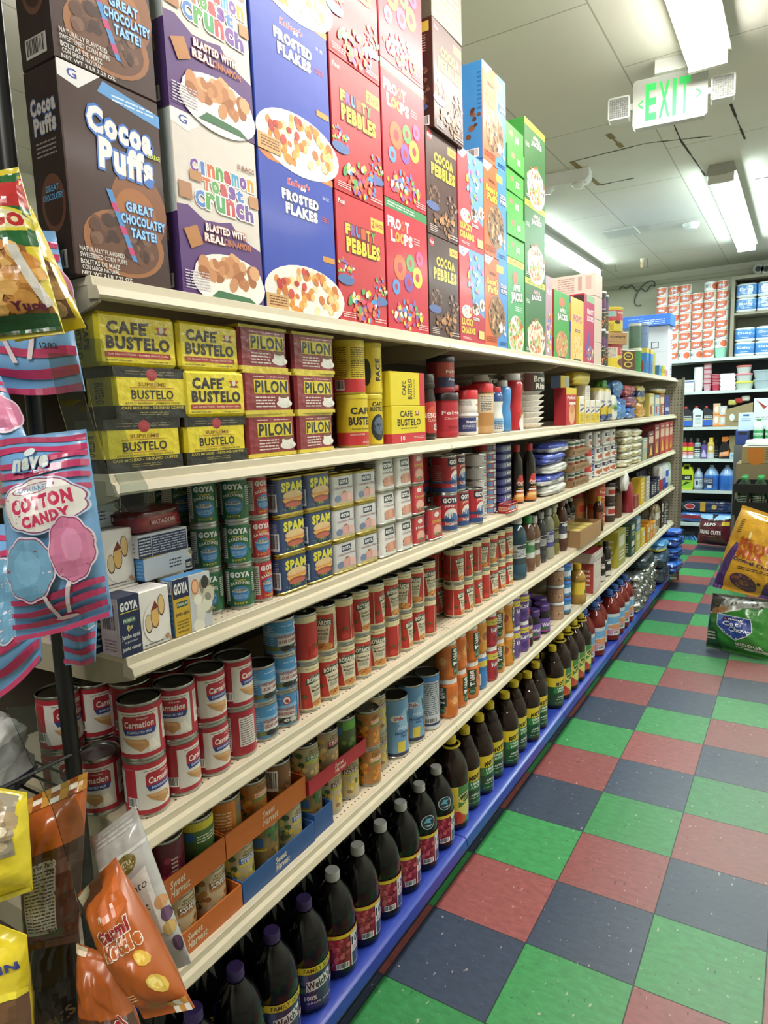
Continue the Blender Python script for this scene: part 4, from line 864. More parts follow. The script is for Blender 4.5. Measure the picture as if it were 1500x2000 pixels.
cream_r = tub(.046, .178, [('r', 0, 0, 1, 1, 'd8b890'), ('r', 0, 0, 1, .4, 'b5854f'), ('r', .3, .45, .48, .95, 'd8d0c0'), ('ln', .31, .46, .47, .94, 9, '5a4a3a'), ('r', .55, .4, 1, 1, 'e0c8a8')], 'c9a070', 'bf2a33', .042, .0, lr=.98)
put('creamer_bottle', cream_r, (XC - .048, .905, Z2), FACE, 'tan creamer canister with a rounded red top, showing its back label', 'creamer bottle'); put('creamer_bottle', cream_r, (XC - .145, .82, Z2), FACE, 'tan creamer canister with red top, half hidden behind the small tubs', 'creamer bottle'); put('creamer_bottle', cream_r, (XC - .14, 1.02, Z2), FACE, 'tan creamer canister with red top, behind the bottle with a green-banded neck', 'creamer bottle')
put('creamer_bottle', shaper(.038, .168, 'dfe0dc', '2f4a80', [('r', 0, 0, 1, 1, '8ab4d6'), ('r', .3, .0, .7, .5, 'd8d8d0'), ('bars', .56, .1, .66, .8), ('ln', .36, .1, .52, .8, 5, '3a5a8a')], 'c2303a'), (XC - .042, 1.005, Z2), FACE - .2, 'white and navy creamer bottle with red cap and pale blue label', 'creamer bottle')
put('creamer_bottle', shaper(.034, .195, '4a8cc8', '4a8cc8', None, 'd8dcdc', .6), (XC - .042, 1.10, Z2), FACE, 'slim light blue creamer bottle with white cap', 'creamer bottle'); put('creamer_bottle', shaper(.042, .225, 'b8262f', 'b8262f', [('r', 0, 0, 1, 1, 'b8262f'), ('e', .56, .3, .1, .6, 'e2ddd6', 16), ('e', .56, .8, .08, .3, 'a8723c', 14)], 'dcdcd8'), (XC - .045, 1.215, Z2), FACE - .3, 'large red creamer bottle with white cap beside the coffee filters', 'creamer bottle')
put('creamer_bottle', shaper(.042, .225, 'b8262f', 'b8262f', None, 'dcdcd8'), (XC - .16, 1.16, Z2), FACE, 'red creamer bottle with white cap, behind the slim light blue one', 'creamer bottle')
# stacked paper filters in clear film
def filters(n, r0, r1, h):
    mb = MB()
    for k in range(n):
        z = k * h / n; p = []; m = 48
        V = []
        for rr, zz in ((r0, z), (r1, z + h * .86 / n), (r1 * .985, z + h * .86 / n + .001), (r0 * .97, z + .003)):
            for i in range(m):
                a = 2 * PI * i / m; q = rr * (1 + .022 * (1 if i % 2 else -1) * (rr / r1)); V.append((q * math.cos(a), q * math.sin(a), zz))
        F = []
        for t in range(3):
            for i in range(m): F.append((t * m + i, t * m + (i + 1) % m, (t + 1) * m + (i + 1) % m, (t + 1) * m + i))
        F.append(tuple(reversed(range(m)))); F.append(tuple(range(3 * m, 4 * m)))
        mb.idx(V, F, 'f6f3ec')
    return mb.build('filter_stack', 'paper', sharp=.4)
flab = MB(); print_on(flab, [('r', 0, 0, 1, 1, '2a2a26'), ('r', 0, 0, .3, 1, '5a2a24'), T('Brew', .6, .7, .62, .36, 'e0dcd4', b=.03), T('Rite', .6, .28, .5, .34, 'e0dcd4', b=.03)], .15, .075, (lambda x, y, q: (.0935 * math.sin((x - .075) / .0935), -.0935 * math.cos((x - .075) / .0935) - q, .158 + y)), du=.012)
put('coffee_filters', [('filter_stack', filters(10, .066, .09, .24)), ('label', flab.build('label', 'paper'))], (XC - .096, 1.47, Z2), FACE - .35, 'tall stack of white paper coffee filters in clear film with a dark label', 'coffee filters', 'coffee filter stacks')
put('coffee_filters', [('filter_stack', filters(10, .066, .09, .24)), ('label', flab.build('label', 'paper'))], (XC - .26, 1.34, Z2), FACE - .35, 'second stack of white coffee filters, half hidden behind the front stack', 'coffee filters', 'coffee filter stacks')
# boxes and sugar
put('pancake_box', carton(.17, .06, .178, ['b8303a', '9a2630', '9a2630', 'd3b83c'], [('r', 0, .82, 1, 1, 'd3b83c'), T('Perfect', .5, .74, .8, .1, 'e8dcd4', b=.03), ('e', .55, .3, .3, .28, 'd8a878', 20), ('e', .55, .42, .2, .12, 'c98a54', 16), ('r', .3, .55, .9, .62, 'e0d8cc')]), (XC - .03, 1.885, Z2), FACE, 'red baking mix box beside the coffee filters', 'food box')
put('sugar_box', carton(.14, .05, .06, ['c9b23c', '6f86b8', 'c9b23c', 'c9b23c'], [('r', .5, .1, .9, .9, 'a8b0c0')]), (XC - .06, 1.9, Z2 + .1785), FACE, 'small yellow and blue box on top of the red box', 'food box')
SUGF = [('r', 0, 0, 1, .42, 'd3b93a'), T('Sugar', .5, .68, .8, .12, '4a5a9a', b=.04), ('p', [(.1, .5), (.9, .62), (.9, .55), (.1, .43)], '2a3a7a'), ('ln', .2, .1, .8, .34, 4, '8a7a2a')]
for i in range(4):
    put('sugar_carton', carton(.085, .06, .118 + (.02 if i == 0 else 0), ['ded9cc', 'd3b93a', 'd3b93a', 'd3b93a'], SUGF), (XC - .03, 2.07 + i * .105, Z2), FACE, 'yellow and white sweetener carton, %s of the row of four' % ORD[i], 'sugar carton', 'sweetener cartons')
put('sugar_carton', carton(.09, .06, .075, ['d8d6cc', 'cfcabc', 'cfcabc', 'd8d6cc'], [('ln', .2, .2, .8, .8, 4, 'b0aca0')]), (XC - .04, 2.22, Z2 + .121), FACE, 'plain white carton lying on the sweetener row', 'sugar carton')
put('sugar_bag', lump(.30, .09, .07, ['cdb436', 'cdb436', 'd8c250', 'cdb436'], 'film', 2, 8, 4), (XC - .07, 2.22, Z2 + .197), FACE, 'yellow sugar bag with navy band lying on top of the cartons', 'sugar bag')
SB = [('r', 0, .0, 1, .14, '3c4a8a'), T('Solano', .5, .62, .8, .1, '3a4684', b=.04), ('p', [(.1, .45), (.9, .56), (.9, .5), (.1, .38)], '2a3a7a'), ('r', 0, .14, 1, .36, 'd3b93a')]
for i in range(2):
    put('sugar_bag', lump(.13, .09, .19, ['3c4a8a', 'd3b93a', 'd3b93a', 'd8d4ca', 'd8d4ca', 'd8d4ca', 'd3c26a'], 'film', 3 + i, 14, 4, .08, SB), (XC - .05, 2.53 + i * .15, Z2), FACE, ['left', 'right'][i] + ' of two tall white and yellow sugar bags', 'sugar bag', 'tall sugar bags')
put('sugar_bag', lump(.14, .09, .15, ['d8dace', 'd8dace', '8aa868', 'd8dace', 'cfd6c4'], 'film', 6, 12, 4, .08, [T('SUS', .5, .45, .8, .2, '4a7a3a', b=.05)]), (XC - .05, 2.83, Z2), FACE, 'white sweetener bag with green lettering', 'sugar bag')
put('sugar_bag', lump(.1, .07, .05, ['4a8a3a', '3c7a30'], 'film', 7), (XC - .07, 2.72, Z2 + .19), FACE, 'green bag peeking out on top of the sugar bags', 'sugar bag')
# foil snack bags
for i, (y, w, d, h, z, c, s, lb) in enumerate([(3.05, .26, .12, .13, 0, ['3a72b8', '4a86c8', '2a5a9c'], 1, 'bright blue foil snack bag at the left of the bag pile'), (3.0, .2, .1, .11, .131, ['3a6ab0', '5a8ac0'], 2, 'blue foil bag standing on the left blue one'), (3.33, .30, .12, .075, 0, ['3a6cb8', '2a5aa0'], 3, 'blue foil snack bag lying under the red one'), (3.36, .34, .12, .07, .076, ['9a3a4a', '7a3a5a'], 4, 'red foil snack bag in the middle of the pile'), (3.3, .3, .11, .07, .147, ['a8303e', 'b84a56'], 5, 'red foil bag on top of the pile'), (3.66, .24, .12, .1, 0, ['c9963a', 'b88432'], 6, 'golden foil snack bag right of the pile'), (3.7, .26, .11, .12, .101, ['b8a04a', '3c4a80', 'c8b468'], 7, 'golden cookie bag with a navy band')]):
    put('snack_bag', lump(w, d, h, c, 'foil', s, 10, 2.6, .22), (XC - .065, y, Z2 + z), FACE, lb, 'snack bag', 'foil snack bags on the coffee shelf')
for i, (y, c, lb, tx) in enumerate([(3.98, 'b8a85a', 'tan and red cookie box at the far end', ''), (4.2, '7f98b0', 'pale blue striped cookie box at the far end', ''), (4.42, '8a5a3a', 'brown cookie box next to the navy one', ''), (4.66, '3a3c7e', 'navy cookie box at the far end of the coffee shelf', 'OREO')]):
    put('cookie_box', carton(.2, .08, .17 - .01 * (i % 2), [c, c, c, c], ([T(tx, .5, .3, .8, .2, 'd8d8e0', b=.05)] if tx else [('r', .1, .55, .9, .85, 'd0c0a0'), ('r', .2, .1, .5, .45, 'a03a34'), ('ln', .55, .1, .9, .45, 4, 'e8e0d0')])), (XC - .045, y, Z2), FACE, lb, 'cookie box', 'far cookie boxes')
put('snack_bag', lump(.34, .1, .045, ['c8a63c', 'd0c8b0'], 'film', 9, 8, 2.4), (XC - .06, 4.5, Z2 + .17), FACE, 'flat yellow bag lying across the far cookie boxes', 'snack bag', 'foil snack bags on the coffee shelf')
# ---- top shelf beyond the cereal
TK = [('r', 0, 0, 1, 1, '242120'), ('e', .5, .72, .12, .12, '5a2a5a', 14), T('SNACKS', .5, .55, .3, .06, 'c8a0c0', b=.03), ('b', .5, .2, .2, .14, 24, .03, ['c8803a', 'b86a2a', 'd89a50'], 3), ('p', [(.3, .42), (.7, .48), (.7, .46), (.3, .40)], 'b8a86a')]
def tubec(R_, h, ops, n=22, topc='cfcfca'):
    return [('tube_body', lathed([(R_, 0, '222'), (R_, h - .01, '222')], n, 'paper', 'tube_body')), wrap(R_ + .0004, .004, h - .012, ops, n), ('lid', lathed([(R_ * 1.04, h - .0119, topc), (R_ * 1.04, h - .002, topc), (R_, h, topc), (.0001, h, topc)], n, 'plastic', 'lid'))]
tk = tubec(.042, .205, TK)
for i, y in enumerate((2.56, 2.70)):
    for k in range(2): put('snack_tube', tk, (FXC - .045 - .02 * i, y, Z1 + k * .2055), FACE - .5, 'black snack tube, %s of the %s pair beside the pale cases' % (('lower', 'upper')[k], ('left', 'right')[i]), 'snack tube', 'black snack tubes')
NQ = [('r', 0, 0, 1, 1, 'd3bf3a'), ('r', 0, .55, 1, .95, 'b8404a'), ('p', [(.3, .55), (.7, .62), (.7, .5), (.3, .45)], 'b8404a', 1), ('r', .34, .65, .48, .9, '8ab4b0'), T('FAMILY', .58, .82, .16, .09, 'e8dcc8', b=.03), ('e', .5, .4, .04, .08, '3a2a24', 12), ('ln', .3, .05, .45, .35, 5, '7a6a2a')]
nq = canister(.09, .15, NQ, 'd8c43a'); nq2 = canister(.09, .155, [('r', 0, 0, 1, 1, 'd3bf3a'), ('r', 0, .6, 1, 1, 'b8404a'), ('r', .35, .5, .5, .95, 'e0d8c8'), ('ln', .36, .5, .49, .94, 8, '555'), ('e', .6, .3, .1, .2, '6a3a24', 14), ('ln', .55, .7, .7, .9, 3, 'e8c8b0')], '8a3a30')
put('drink_mix_tub', nq2, (FXC - .11, 3.05, Z1), FACE - .6, 'yellow and red chocolate drink tub, lower one behind the brown carton', 'drink tub'); put('drink_carton', carton(.17, .14, .075, ['b08a5c', 'a47e52', 'a47e52', 'b08a5c'], [T('strawberry', .5, .6, .8, .3, '3a2c20', b=.03), ('r', .05, .2, .95, .23, '7a5a3a')], [T('strawberry', .5, .62, .8, .26, '3a2c20', b=.02)]), (FXC - .1, 3.05, Z1 + .1555), FACE - .5, 'brown cardboard strip box with the word strawberry, between two tubs', 'drink box')
put('drink_mix_tub', nq, (FXC - .11, 3.05, Z1 + .231), FACE - .6, 'yellow and red strawberry drink tub on top of the brown box', 'drink tub')
put('drink_carton', carton(.16, .1, .13, ['5a3424', 'd0b43a', 'd0b43a', 'd0b43a'], [('e', .5, .7, .35, .22, 'd3b93a', 18), ('e', .5, .7, .27, .14, '4a2a1c', 18), ('e', .5, .3, .3, .14, 'd3b93a', 18), ('e', .5, .3, .22, .09, '4a2a1c', 18), ('ln', .35, .68, .65, .74, 1, 'e8d8a0')], [('r', 0, 0, .3, .6, '7a4a2a'), ('e', .5, .7, .3, .2, '4a2a1c', 16), ('e', .5, .3, .3, .16, '4a2a1c', 16)]), (FXC - .06, 3.22, Z1), FACE - .35, 'brown and yellow wafer stick box in front of the drink tubs', 'drink box')
for i, (x, y, z, R_, h, c, cc, lb) in enumerate([(-.5, 3.35, 0, .07, .30, '30282a', '2a2022', 'dark tub with a red-black lid behind the yellow tub'), (FXC - .06, 3.62, 0, .045, .17, '3c8a52', 'c8d0c0', 'slim green tube beside the blue tub, lower one'), (FXC - .06, 3.62, .1702, .04, .17, '5a7a6a', 'c8d0c8', 'slim grey-green tube, upper one'), (FXC - .09, 3.92, .18, .065, .19, '6a80a8', '8aa0c0', 'blue-grey tub with dark flecks, upper one'), ]):
    put('drink_tub', tub(R_, h, [('r', 0, 0, 1, 1, c), ('b', .5, .5, .2, .4, 10, .04, ['4a3a3a', '3a3034'], i)], c, cc, .02), (x, y, Z1 + z), FACE, lb, 'drink tub')
PD = [('r', 0, .0, 1, 1, '4a86c8'), ('r', 0, .82, 1, 1, 'd8c050'), ('e', .5, .3, .3, .26, 'a8403a', 16), ('e', .5, .3, .12, .12, '5a3a6a', 12)]
for i in range(2): put('candy_carton', carton(.085, .09, .18, ['4a86c8', '4a86c8', '4a86c8', 'd8c050'], PD, PD), (FXC - .05, 3.80 + i * .16, Z1), FACE, ['left', 'right'][i] + ' of two blue and yellow cartons under the blue-grey tub', 'carton', 'blue and yellow cartons')
put('candy_carton', carton(.12, .1, .175, ['a8a03a', 'a39a38', 'a39a38', 'c8c060'], [], [('r', .2, .5, .8, .9, '4a3a1c'), T('LEMON', .5, .35, .8, .1, '2a2418', b=.03)]), (FXC - .08, 4.18, Z1), FACE, 'olive yellow carton with a dark square', 'carton')
for i, (y, w, h, c, c2, lb) in enumerate([(4.3, .1, .08, '5a94c4', '47749f', 'low plain blue carton near the far end'), (4.47, .1, .085, 'b8ac3a', 'b8ac3a', 'small yellow carton next to the low blue one'), (4.62, .1, .06, 'c88a94', 'c88a94', 'small pink carton near the far end')]):
    put('candy_carton', carton(w, .1 if i else .2, h, [c, c2, c2, c], [('ln', .2, .3, .8, .7, 2, '3a3a34')], [('ln', .2, .3, .8, .7, 2, '3a3a34')] if i else []), (FXC - (.055 if i else .1), y, Z1), FACE, lb, 'carton')
wc = carton(.2, .3, .215, ['c6cede', 'cdd4e0', 'cdd4e0', 'd5dbe4'], [('ln', .6, .1, .9, .5, 4, '4a4a5a')], [('r', .55, .15, .75, .4, '3a3a46'), ('r', .57, .17, .73, .38, 'cdd4e0'), ('ln', .2, .75, .3, .95, 5, '555')])
stack('carton_case', wc, 'large white carton at the far end of the top shelf, @ one', 'case', 'white cartons at the far end', FXC - .17, 4.845, Z1, .2155, 2)
put('carton_case', carton(.26, .42, .09, ['3a6ad0', '4478d8', '4478d8', '4478d8'], [], [('ln', .4, .1, .9, .6, 3, 'c8d8f4'), ('ln', .2, .6, .5, .8, 1, '8ab0f0')]), (FXC - .21, 4.83, Z1 + .4315), FACE, 'flat bright blue carton on top of the white cartons', 'case')
for i, (x, y, z) in enumerate([(FXC - .17, 4.60, 0), (FXC - .06, 4.54, .0855), (FXC - .17, 4.60, .1155)]):
    if i != 1: put('noodle_cup', tub(.048, .115, [('r', 0, 0, 1, 1, 'd9c6a4'), ('r', 0, .62, 1, .74, 'a83a34'), ('r', .42, .15, .55, .4, 'a83a44')], 'd9c6a4', 'd8c8b0', .012), (x, y, Z1 + z), FACE, 'cream and red paper cup, %s one by the white cartons' % ['lower', '', 'upper'][i], 'cup')
# ================================================================ third shelf: squid boxes, sardines, luncheon meat, fish
Z3 = DECK[2] + .001
GOYA = lambda u, v, w, h, c='e2e0dc': T('GOYA', u, v, w, h, c, b=.06)
NV = '252d4c'
SQF = [('r', 0, 0, .40, 1, NV), GOYA(.2, .84, .33, .15), ('r', .03, .73, .38, .745, 'c9b84a'), ('r', .08, .55, .3, .64, '3f6a52'), T('PREMIUM', .19, .595, .22, .05, 'd8d8c8'), ('b', .17, .48, .06, .06, 7, .025, ['b8b070'], 2), T('Jumbo squid', .2, .32, .34, .10, 'dcdcd8', b=.02), T('in garlic sauce', .2, .235, .24, .05, 'b8b8b8'), T('jumbo calamar', .2, .12, .34, .08, 'dcdcd8', b=.02), ('e', .70, .42, .26, .36, 'e6e2dc', 24), ('e', .55, .42, .075, .17, '5a3f2c', 14), ('e', .55, .43, .065, .15, 'd2bd94', 14), ('e', .68, .5, .085, .2, '6a4a30', 14), ('e', .68, .51, .075, .18, 'd9b06a', 14), ('e', .82, .68, .07, .19, '5a3f2c', 14), ('e', .82, .69, .06, .17, 'd8b87c', 14), ('p', [(.6, .62), (.7, .8), (.76, .66)], '7a3428'), ('b', .93, .08, .05, .06, 5, .03, ['b8886a'], 4), ('ln', .44, .04, .84, .09, 1, '6a6a70')]
SQS = [('bars', .12, .38, .88, .92, '3a3040', 'c8b8c0'), ('ln', .2, .08, .8, .3, 4, '8a7080')]
SQY = [('r', 0, 0, .42, 1, 'c9a638'), ('r', 0, .66, .42, 1, NV), GOYA(.21, .83, .36, .2), ('r', .08, .5, .36, .6, '2c5240'), T('PREMIUM', .22, .55, .26, .05, 'd8d8c8'), T('Jumbo Squid', .21, .38, .36, .09, '2a2a3a', b=.01), ('ln', .06, .12, .36, .28, 3, '7a6a2a'), T('NET WT 4 OZ', .21, .07, .28, .04, '3a3a3a'), ('r', .42, 0, 1, 1, 'c0c4c8'), ('b', .72, .45, .26, .42, 16, .12, ['d9d6c4', 'c4bfa8', 'e2dfd0', '8a8878'], 3), ('e', .58, .78, .1, .14, 'c8743a', 16), ('e', .58, .78, .08, .11, 'e0b088', 16), ('e', .85, .82, .1, .12, '3a3834', 14)]
LYING = [('ln', .5, .3, .75, .75, 3, '3a4050'), ('r', .84, .1, .98, .5, NV), GOYA(.91, .28, .12, .2), ('b', .92, .75, .06, .16, 6, .1, ['d9d6c4', '8a8878'], 3)]
NUTR = [('r', 0, 0, 1, 1, 'c8ccd4'), ('r', 0, 0, .98, .9, '2f3a5a'), ('ln', .02, .08, .24, .85, 6, 'c8ccd4'), ('ln', .28, .08, .96, .85, 7, 'b0b6c4'), ('r', .25, 0, .262, .9, 'c8ccd4')]
BXA = carton(.108, .05, .102, ['e0dcd6', 'c4b2ba', 'c4b2ba', 'e2ded8'], SQF, SQS, (), [('r', 0, 0, .4, 1, NV), ('ln', .45, .2, .9, .8, 4, 'b8b4b0')])
BXY = carton(.090, .032, .106, ['c9a638', '4a84b8', '4a84b8', '4a84b8'], SQY, [('ln', .1, .2, .9, .9, 8, '7aa8cc'), ('bars', .1, .75, .9, .97)])
BXF = carton(.118, .085, .042, ['c2ccd8', '4a86bc', '4a86bc', 'b8a468'], LYING, [('ln', .05, .1, .95, .9, 5, '7aa8cc')], (), [('b', .5, .5, .4, .4, 14, .09, ['d9d6c4', '9a9880'], 5), ('r', 0, 0, .4, 1, 'c9a638')])
BXN = carton(.118, .085, .042, ['c8ccd4', 'c4c0c0', 'c4c0c0', 'c8ccd4'], NUTR, [('bars', .1, .15, .45, .85), ('ln', .55, .2, .9, .7, 3, '6a6a70')], (), [('ln', .1, .1, .9, .9, 8, 'b0b0b4')])
def bx(me, x, y, z, rz, lb): put('seafood_box', me, (x, y, Z3 + z), FACE + rz, lb, 'seafood box', 'small seafood boxes at the near end')
XM = -.32
bx(BXA, XM - .027, -.676, 0, .02, 'white and navy squid box standing at the front, nearest the shelf end')
bx(BXA, XM - .087, -.690, 0, .02, 'white and navy squid box standing behind the nearest one')
bx(BXY, XM - .019, -.568, 0, .0, 'yellow and navy squid box with blue sides, second from the near end')
bx(BXF, XM - .095, -.575, .103, .05, 'pale blue seafood box lying flat behind the top of the yellow squid box'); bx(BXN, XM - .10, -.580, .1455, .04, 'navy-printed seafood box lying flat on the pale blue one')
bx(BXA, XM - .105, -.570, 0, .0, 'white and navy squid box standing hidden under the flat boxes')
bx(BXA, XM - .095, -.690, .1025, .0, 'white and navy squid box standing on the rear one'); bx(BXF, XM - .15, -.690, .205, .02, 'pale seafood box lying flat on the upper squid box'); bx(BXA, XM - .165, -.690, .1025, .0, 'white and navy squid box in shadow behind the upper one'); bx(BXA, XM - .165, -.690, 0, .0, 'white and navy squid box in shadow at the rear of the pile')
put('seafood_pack', lump(.13, .09, .045, ['7a2026', '8a262c', '5a181e'], 'foil', 3, 8, 5, .06, [T('MATADOR', .5, .4, .6, .22, 'c8a0a0', b=.02)]), (XM - .105, -.580, Z3 + .188), FACE + .15, 'shiny dark red packet lying on top of the navy-printed box', 'seafood pack')
# cans of sardines
def sard(c, c2, txt='SARDINES'):
    return [('r', 0, 0, 1, 1, c), ('r', .38, 0, .40, 1, c2), T('GOYA', .5, .84, .24, .15, 'e0deda', b=.07), T('TINAPA', .5, .70, .14, .05, 'c9b83c', b=.02), T(txt, .5, .58, .24, .08, 'dcd8cc', b=.02, arc=.7), ('e', .5, .34, .105, .21, '3f7ab0', 20), ('ln', .42, .2, .58, .32, 4, '9cc0dc'), ('e', .49, .42, .095, .055, 'b8b4a8', 16), ('e', .49, .435, .09, .03, '6f7478', 14), T('HOT', .5, .08, .16, .06, 'c9b83c'), ('r', .16, .12, .36, .92, 'd4d0c8'), ('ln', .17, .14, .35, .9, 14, '4a4a48'), ('bars', .16, .02, .3, .2), ('r', .64, .3, .8, .9, c2), ('ln', .65, .34, .79, .86, 10, 'c8c8bc')]
SG = can(.0288, .0905, sard('28603f', '1f4c32')); SR = can(.0288, .0905, sard('b5323a', '93262e'))
XS3 = XM - .012 - .0355
for (x, y, m, c, o, r_) in ((-.394, -.460, SG, 'green', 'first green', -.55), (-.364, -.402, SG, 'green', 'second green', -.75), (-.418, -.356, SR, 'red', 'first red', -.1), (-.364, -.343, SR, 'red', 'second red', -.2)):
    stack('sardine_can', m, '%s sardine can, @ of the %s stack from the near end' % (c, o), 'fish can', 'sardine cans', x, y, Z3, .091, 3, jit=.35, seed=ord(o[-1]) + len(o), rz=FACE + r_)
for i, (u, x) in enumerate(((345, -.50), (378, -.545), (310, -.56))): stack('sardine_can', SG, 'green sardine can in shadow behind the front row, @ of the %s stack' % ('middle', 'right', 'left')[i], 'fish can', 'sardine cans', x, Yof(u, x, Z3 + .2), Z3, .091, 3, jit=.5, seed=4 + i)
# rectangular luncheon-meat tins: rounded oblong body, gold rims
def tin(w, d, h, base, F, L, rimc='b8a458', n=8, r=.013, taper=1.0):
    def outline(k=1.0, g=0.0):
        P = []
        for cx, cy, a0 in ((w / 2 - r, d / 2 - r, 0), (-w / 2 + r, d / 2 - r, 1), (-w / 2 + r, -d / 2 + r, 2), (w / 2 - r, -d / 2 + r, 3)):
            for i in range(n + 1):
                a = (a0 + i / n) * PI / 2; P.append(((cx + (r + g) * math.cos(a)) * k, (cy + (r + g) * math.sin(a)) * k))
        return P
    mb = MB(); rings = [(0.0, .0, 1), (.0015, .0015, 1), (.0045, .0012, 1), (.006, -.0006, 1), (h - .006, -.0006, taper), (h - .0045, .0012, taper), (h - .001, .0015, taper), (h, .0, taper), (h - .001, -.002, taper), (h - .003, -.0025, taper)]
    V = []; F_ = []; C = []; N = 0
    for z, g, k in rings:
        o = outline(k, g); N = len(o); V += [(a, b, z) for a, b in o]
    for j in range(len(rings) - 1):
        for i in range(N):
            i2 = (i + 1) % N; F_.append((j * N + i, j * N + i2, (j + 1) * N + i2, (j + 1) * N + i)); C.append(rimc)
    F_.append(tuple(reversed(range(N)))); C.append(rimc); F_.append(tuple(range(len(V) - N, len(V)))); C.append(rimc)
    mb.idx(V, F_, C)
    lb = MB(); o = outline(1.0, .0); z0, z1 = .006, h - .006
    V = [(a, b, z0) for a, b in o] + [(a * taper, b * taper, z1) for a, b in o]
    lb.idx(V, [(i, (i + 1) % N, N + (i + 1) % N, N + i) for i in range(N)], base)
    def ff(x, y, q):
        t = y / (z1 - z0); k = 1 + (taper - 1) * t; xx = x - w / 2; yy = d / 2; e = w / 2 - abs(xx)
        if e < r: yy = d / 2 - r + math.sqrt(max(0, r * r - (r - e) ** 2))
        return (xx * k, -yy * k - q - .0003, z0 + y)
    def fl(x, y, q):
        t = y / (z1 - z0); k = 1 + (taper - 1) * t; xx = x - d / 2; yy = w / 2; e = d / 2 - abs(xx)
        if e < r: yy = w / 2 - r + math.sqrt(max(0, r * r - (r - e) ** 2))
        return (-yy * k - q - .0003, -xx * k, z0 + y)
    print_on(lb, F, w, z1 - z0, ff, du=w / 14)
    print_on(lb, L, d, z1 - z0, fl, du=d / 10)
    return [('tin_body', mb.build('tin_body', 'steel')), ('paper_label', lb.build('paper_label', 'gloss'))]
SPF = [T('SPAM', .56, .77, .74, .30, 'd8cf3a', b=.06), ('e', .58, .50, .35, .15, 'c9a060', 20), ('e', .58, .53, .33, .12, 'd9b880', 20), ('b', .58, .56, .26, .07, 22, .012, ['ece0c0'], 3), ('p', [(.2, .42), (.95, .46), (.92, .38), (.24, .34)], 'd88a5a'), ('p', [(.22, .38), (.9, .40), (.86, .32), (.3, .28)], 'd9b04a'), ('e', .56, .26, .30, .10, '9a4438', 18), ('e', .58, .22, .28, .08, 'b8604c', 18), ('b', .5, .12, .36, .05, 14, .04, ['4a6a3a', '3a5a30', '8a9a5a'], 5)]
SPL = [('ln', .2, .1, .9, .9, 14, '7a84a4'), ('r', .2, .3, .9, .62, '2c3a66'), ('bars', .55, .08, .95, .6, '222', 'c8ccd4')]
SPAM_ = tin(.0975, .052, .0865, '263a66', SPF, SPL)
LMF = [('r', .30, .68, .72, .90, NV), GOYA(.51, .79, .36, .13), T('Luncheon Meat', .52, .59, .72, .085, '8a3a4a', b=.0, sh=.1), ('b', .48, .4, .14, .05, 8, .04, ['b84a3a', '5a7a3a', 'd8a03a'], 3), ('p', [(.36, .1), (.36, .38), (.62, .42), (.62, .12)], 'd09a94'), ('p', [(.64, .12), (.64, .40), (.86, .36), (.86, .10)], 'dcaea6'), ('e', .24, .22, .14, .12, '6a7a9a', 14), ('r', .1, .02, .9, .08, 'c9b070')]
LML = [('ln', .15, .2, .85, .9, 12, '6a6a74'), ('bars', .2, .02, .8, .16)]
LMT = tin(.0975, .052, .0825, 'c9c8c8', LMF, LML)
XT = XM - .012 - .026
for o, y in (('left', -.260), ('right', -.158)): stack('luncheon_meat_tin', SPAM_, 'navy luncheon meat tin with sandwich picture, @ of the %s stack' % o, 'meat tin', 'navy luncheon meat tins', XT, y, Z3, .087, 3, jit=.03)
for o, y in (('left', -.056), ('right', .047)): stack('luncheon_meat_tin', LMT, 'silver-white luncheon meat tin, @ of the %s stack' % o, 'meat tin', 'white luncheon meat tins', XT, y, Z3, .083, 3, jit=.03)
for k, y in enumerate((-.250, -.148, -.046)): put('luncheon_meat_tin', SPAM_, (XT - .06, y, Z3 + .174), FACE, 'navy luncheon meat tin in the dark row behind, %s from the left' % ORD[k], 'meat tin', 'navy luncheon meat tins'); [put('luncheon_meat_tin', SPAM_, (XT - .06, y, Z3 + .087 * q), FACE, 'navy meat tin hidden behind the front row, %s column, %s' % (ORD[k], ('bottom', 'middle')[q]), 'meat tin', 'navy luncheon meat tins') for q in (0, 1)]
CBF = [('r', .28, .68, .82, .93, '2a2a30'), GOYA(.55, .80, .46, .15), T('Corned Beef', .56, .56, .62, .09, '8a4a44', b=0), ('ln', .36, .62, .76, .65, 1, '8a8a88'), ('b', .4, .24, .22, .1, 12, .05, ['4a6a3a', '2f4a2a'], 3), ('p', [(.3, .1), (.28, .36), (.5, .42), (.52, .08)], 'c98a74'), ('p', [(.52, .1), (.5, .4), (.72, .44), (.74, .08)], 'd09a84'), ('p', [(.74, .12), (.72, .4), (.95, .46), (.95, .1)], 'bb7a64')]
CBT = tin(.0905, .058, .0905, 'dad8d4', CBF, LML, 'b8b4a8', r=.015, taper=.9)
for o, y in (('left', .148), ('right', .242)): stack('corned_beef_tin', CBT, 'white tapered corned beef tin, @ of the %s stack' % o, 'meat tin', 'white corned beef tins', XT, y, Z3, .091, 3)
RDF = lambda t, c: [('e', .5, .84, .2, .09, 'd8ccc4', 14), T(t, .5, .6, .74, .1, c, b=.02), ('e', .5, .28, .34, .2, 'c98a78', 18), ('e', .5, .3, .26, .15, 'd9a494', 18), ('b', .4, .12, .3, .06, 8, .04, ['4a6a3a'], 3)]
for k, (t, c) in enumerate([('Ham', 'e8dcd4'), ('Corned', 'd8b83a'), ('CORNED', 'd8b83a')]):
    put('corned_beef_tin', tin(.074, .056, .0885 + .002 * k, 'b52f38', RDF(t, c), LML, 'b8b4a8', taper=.92), (XT, .330, Z3 + .0915 * k), FACE, 'red meat tin beside the white tapered tins, %s one' % ('lower', 'middle', 'upper')[k], 'meat tin', 'red meat tins')
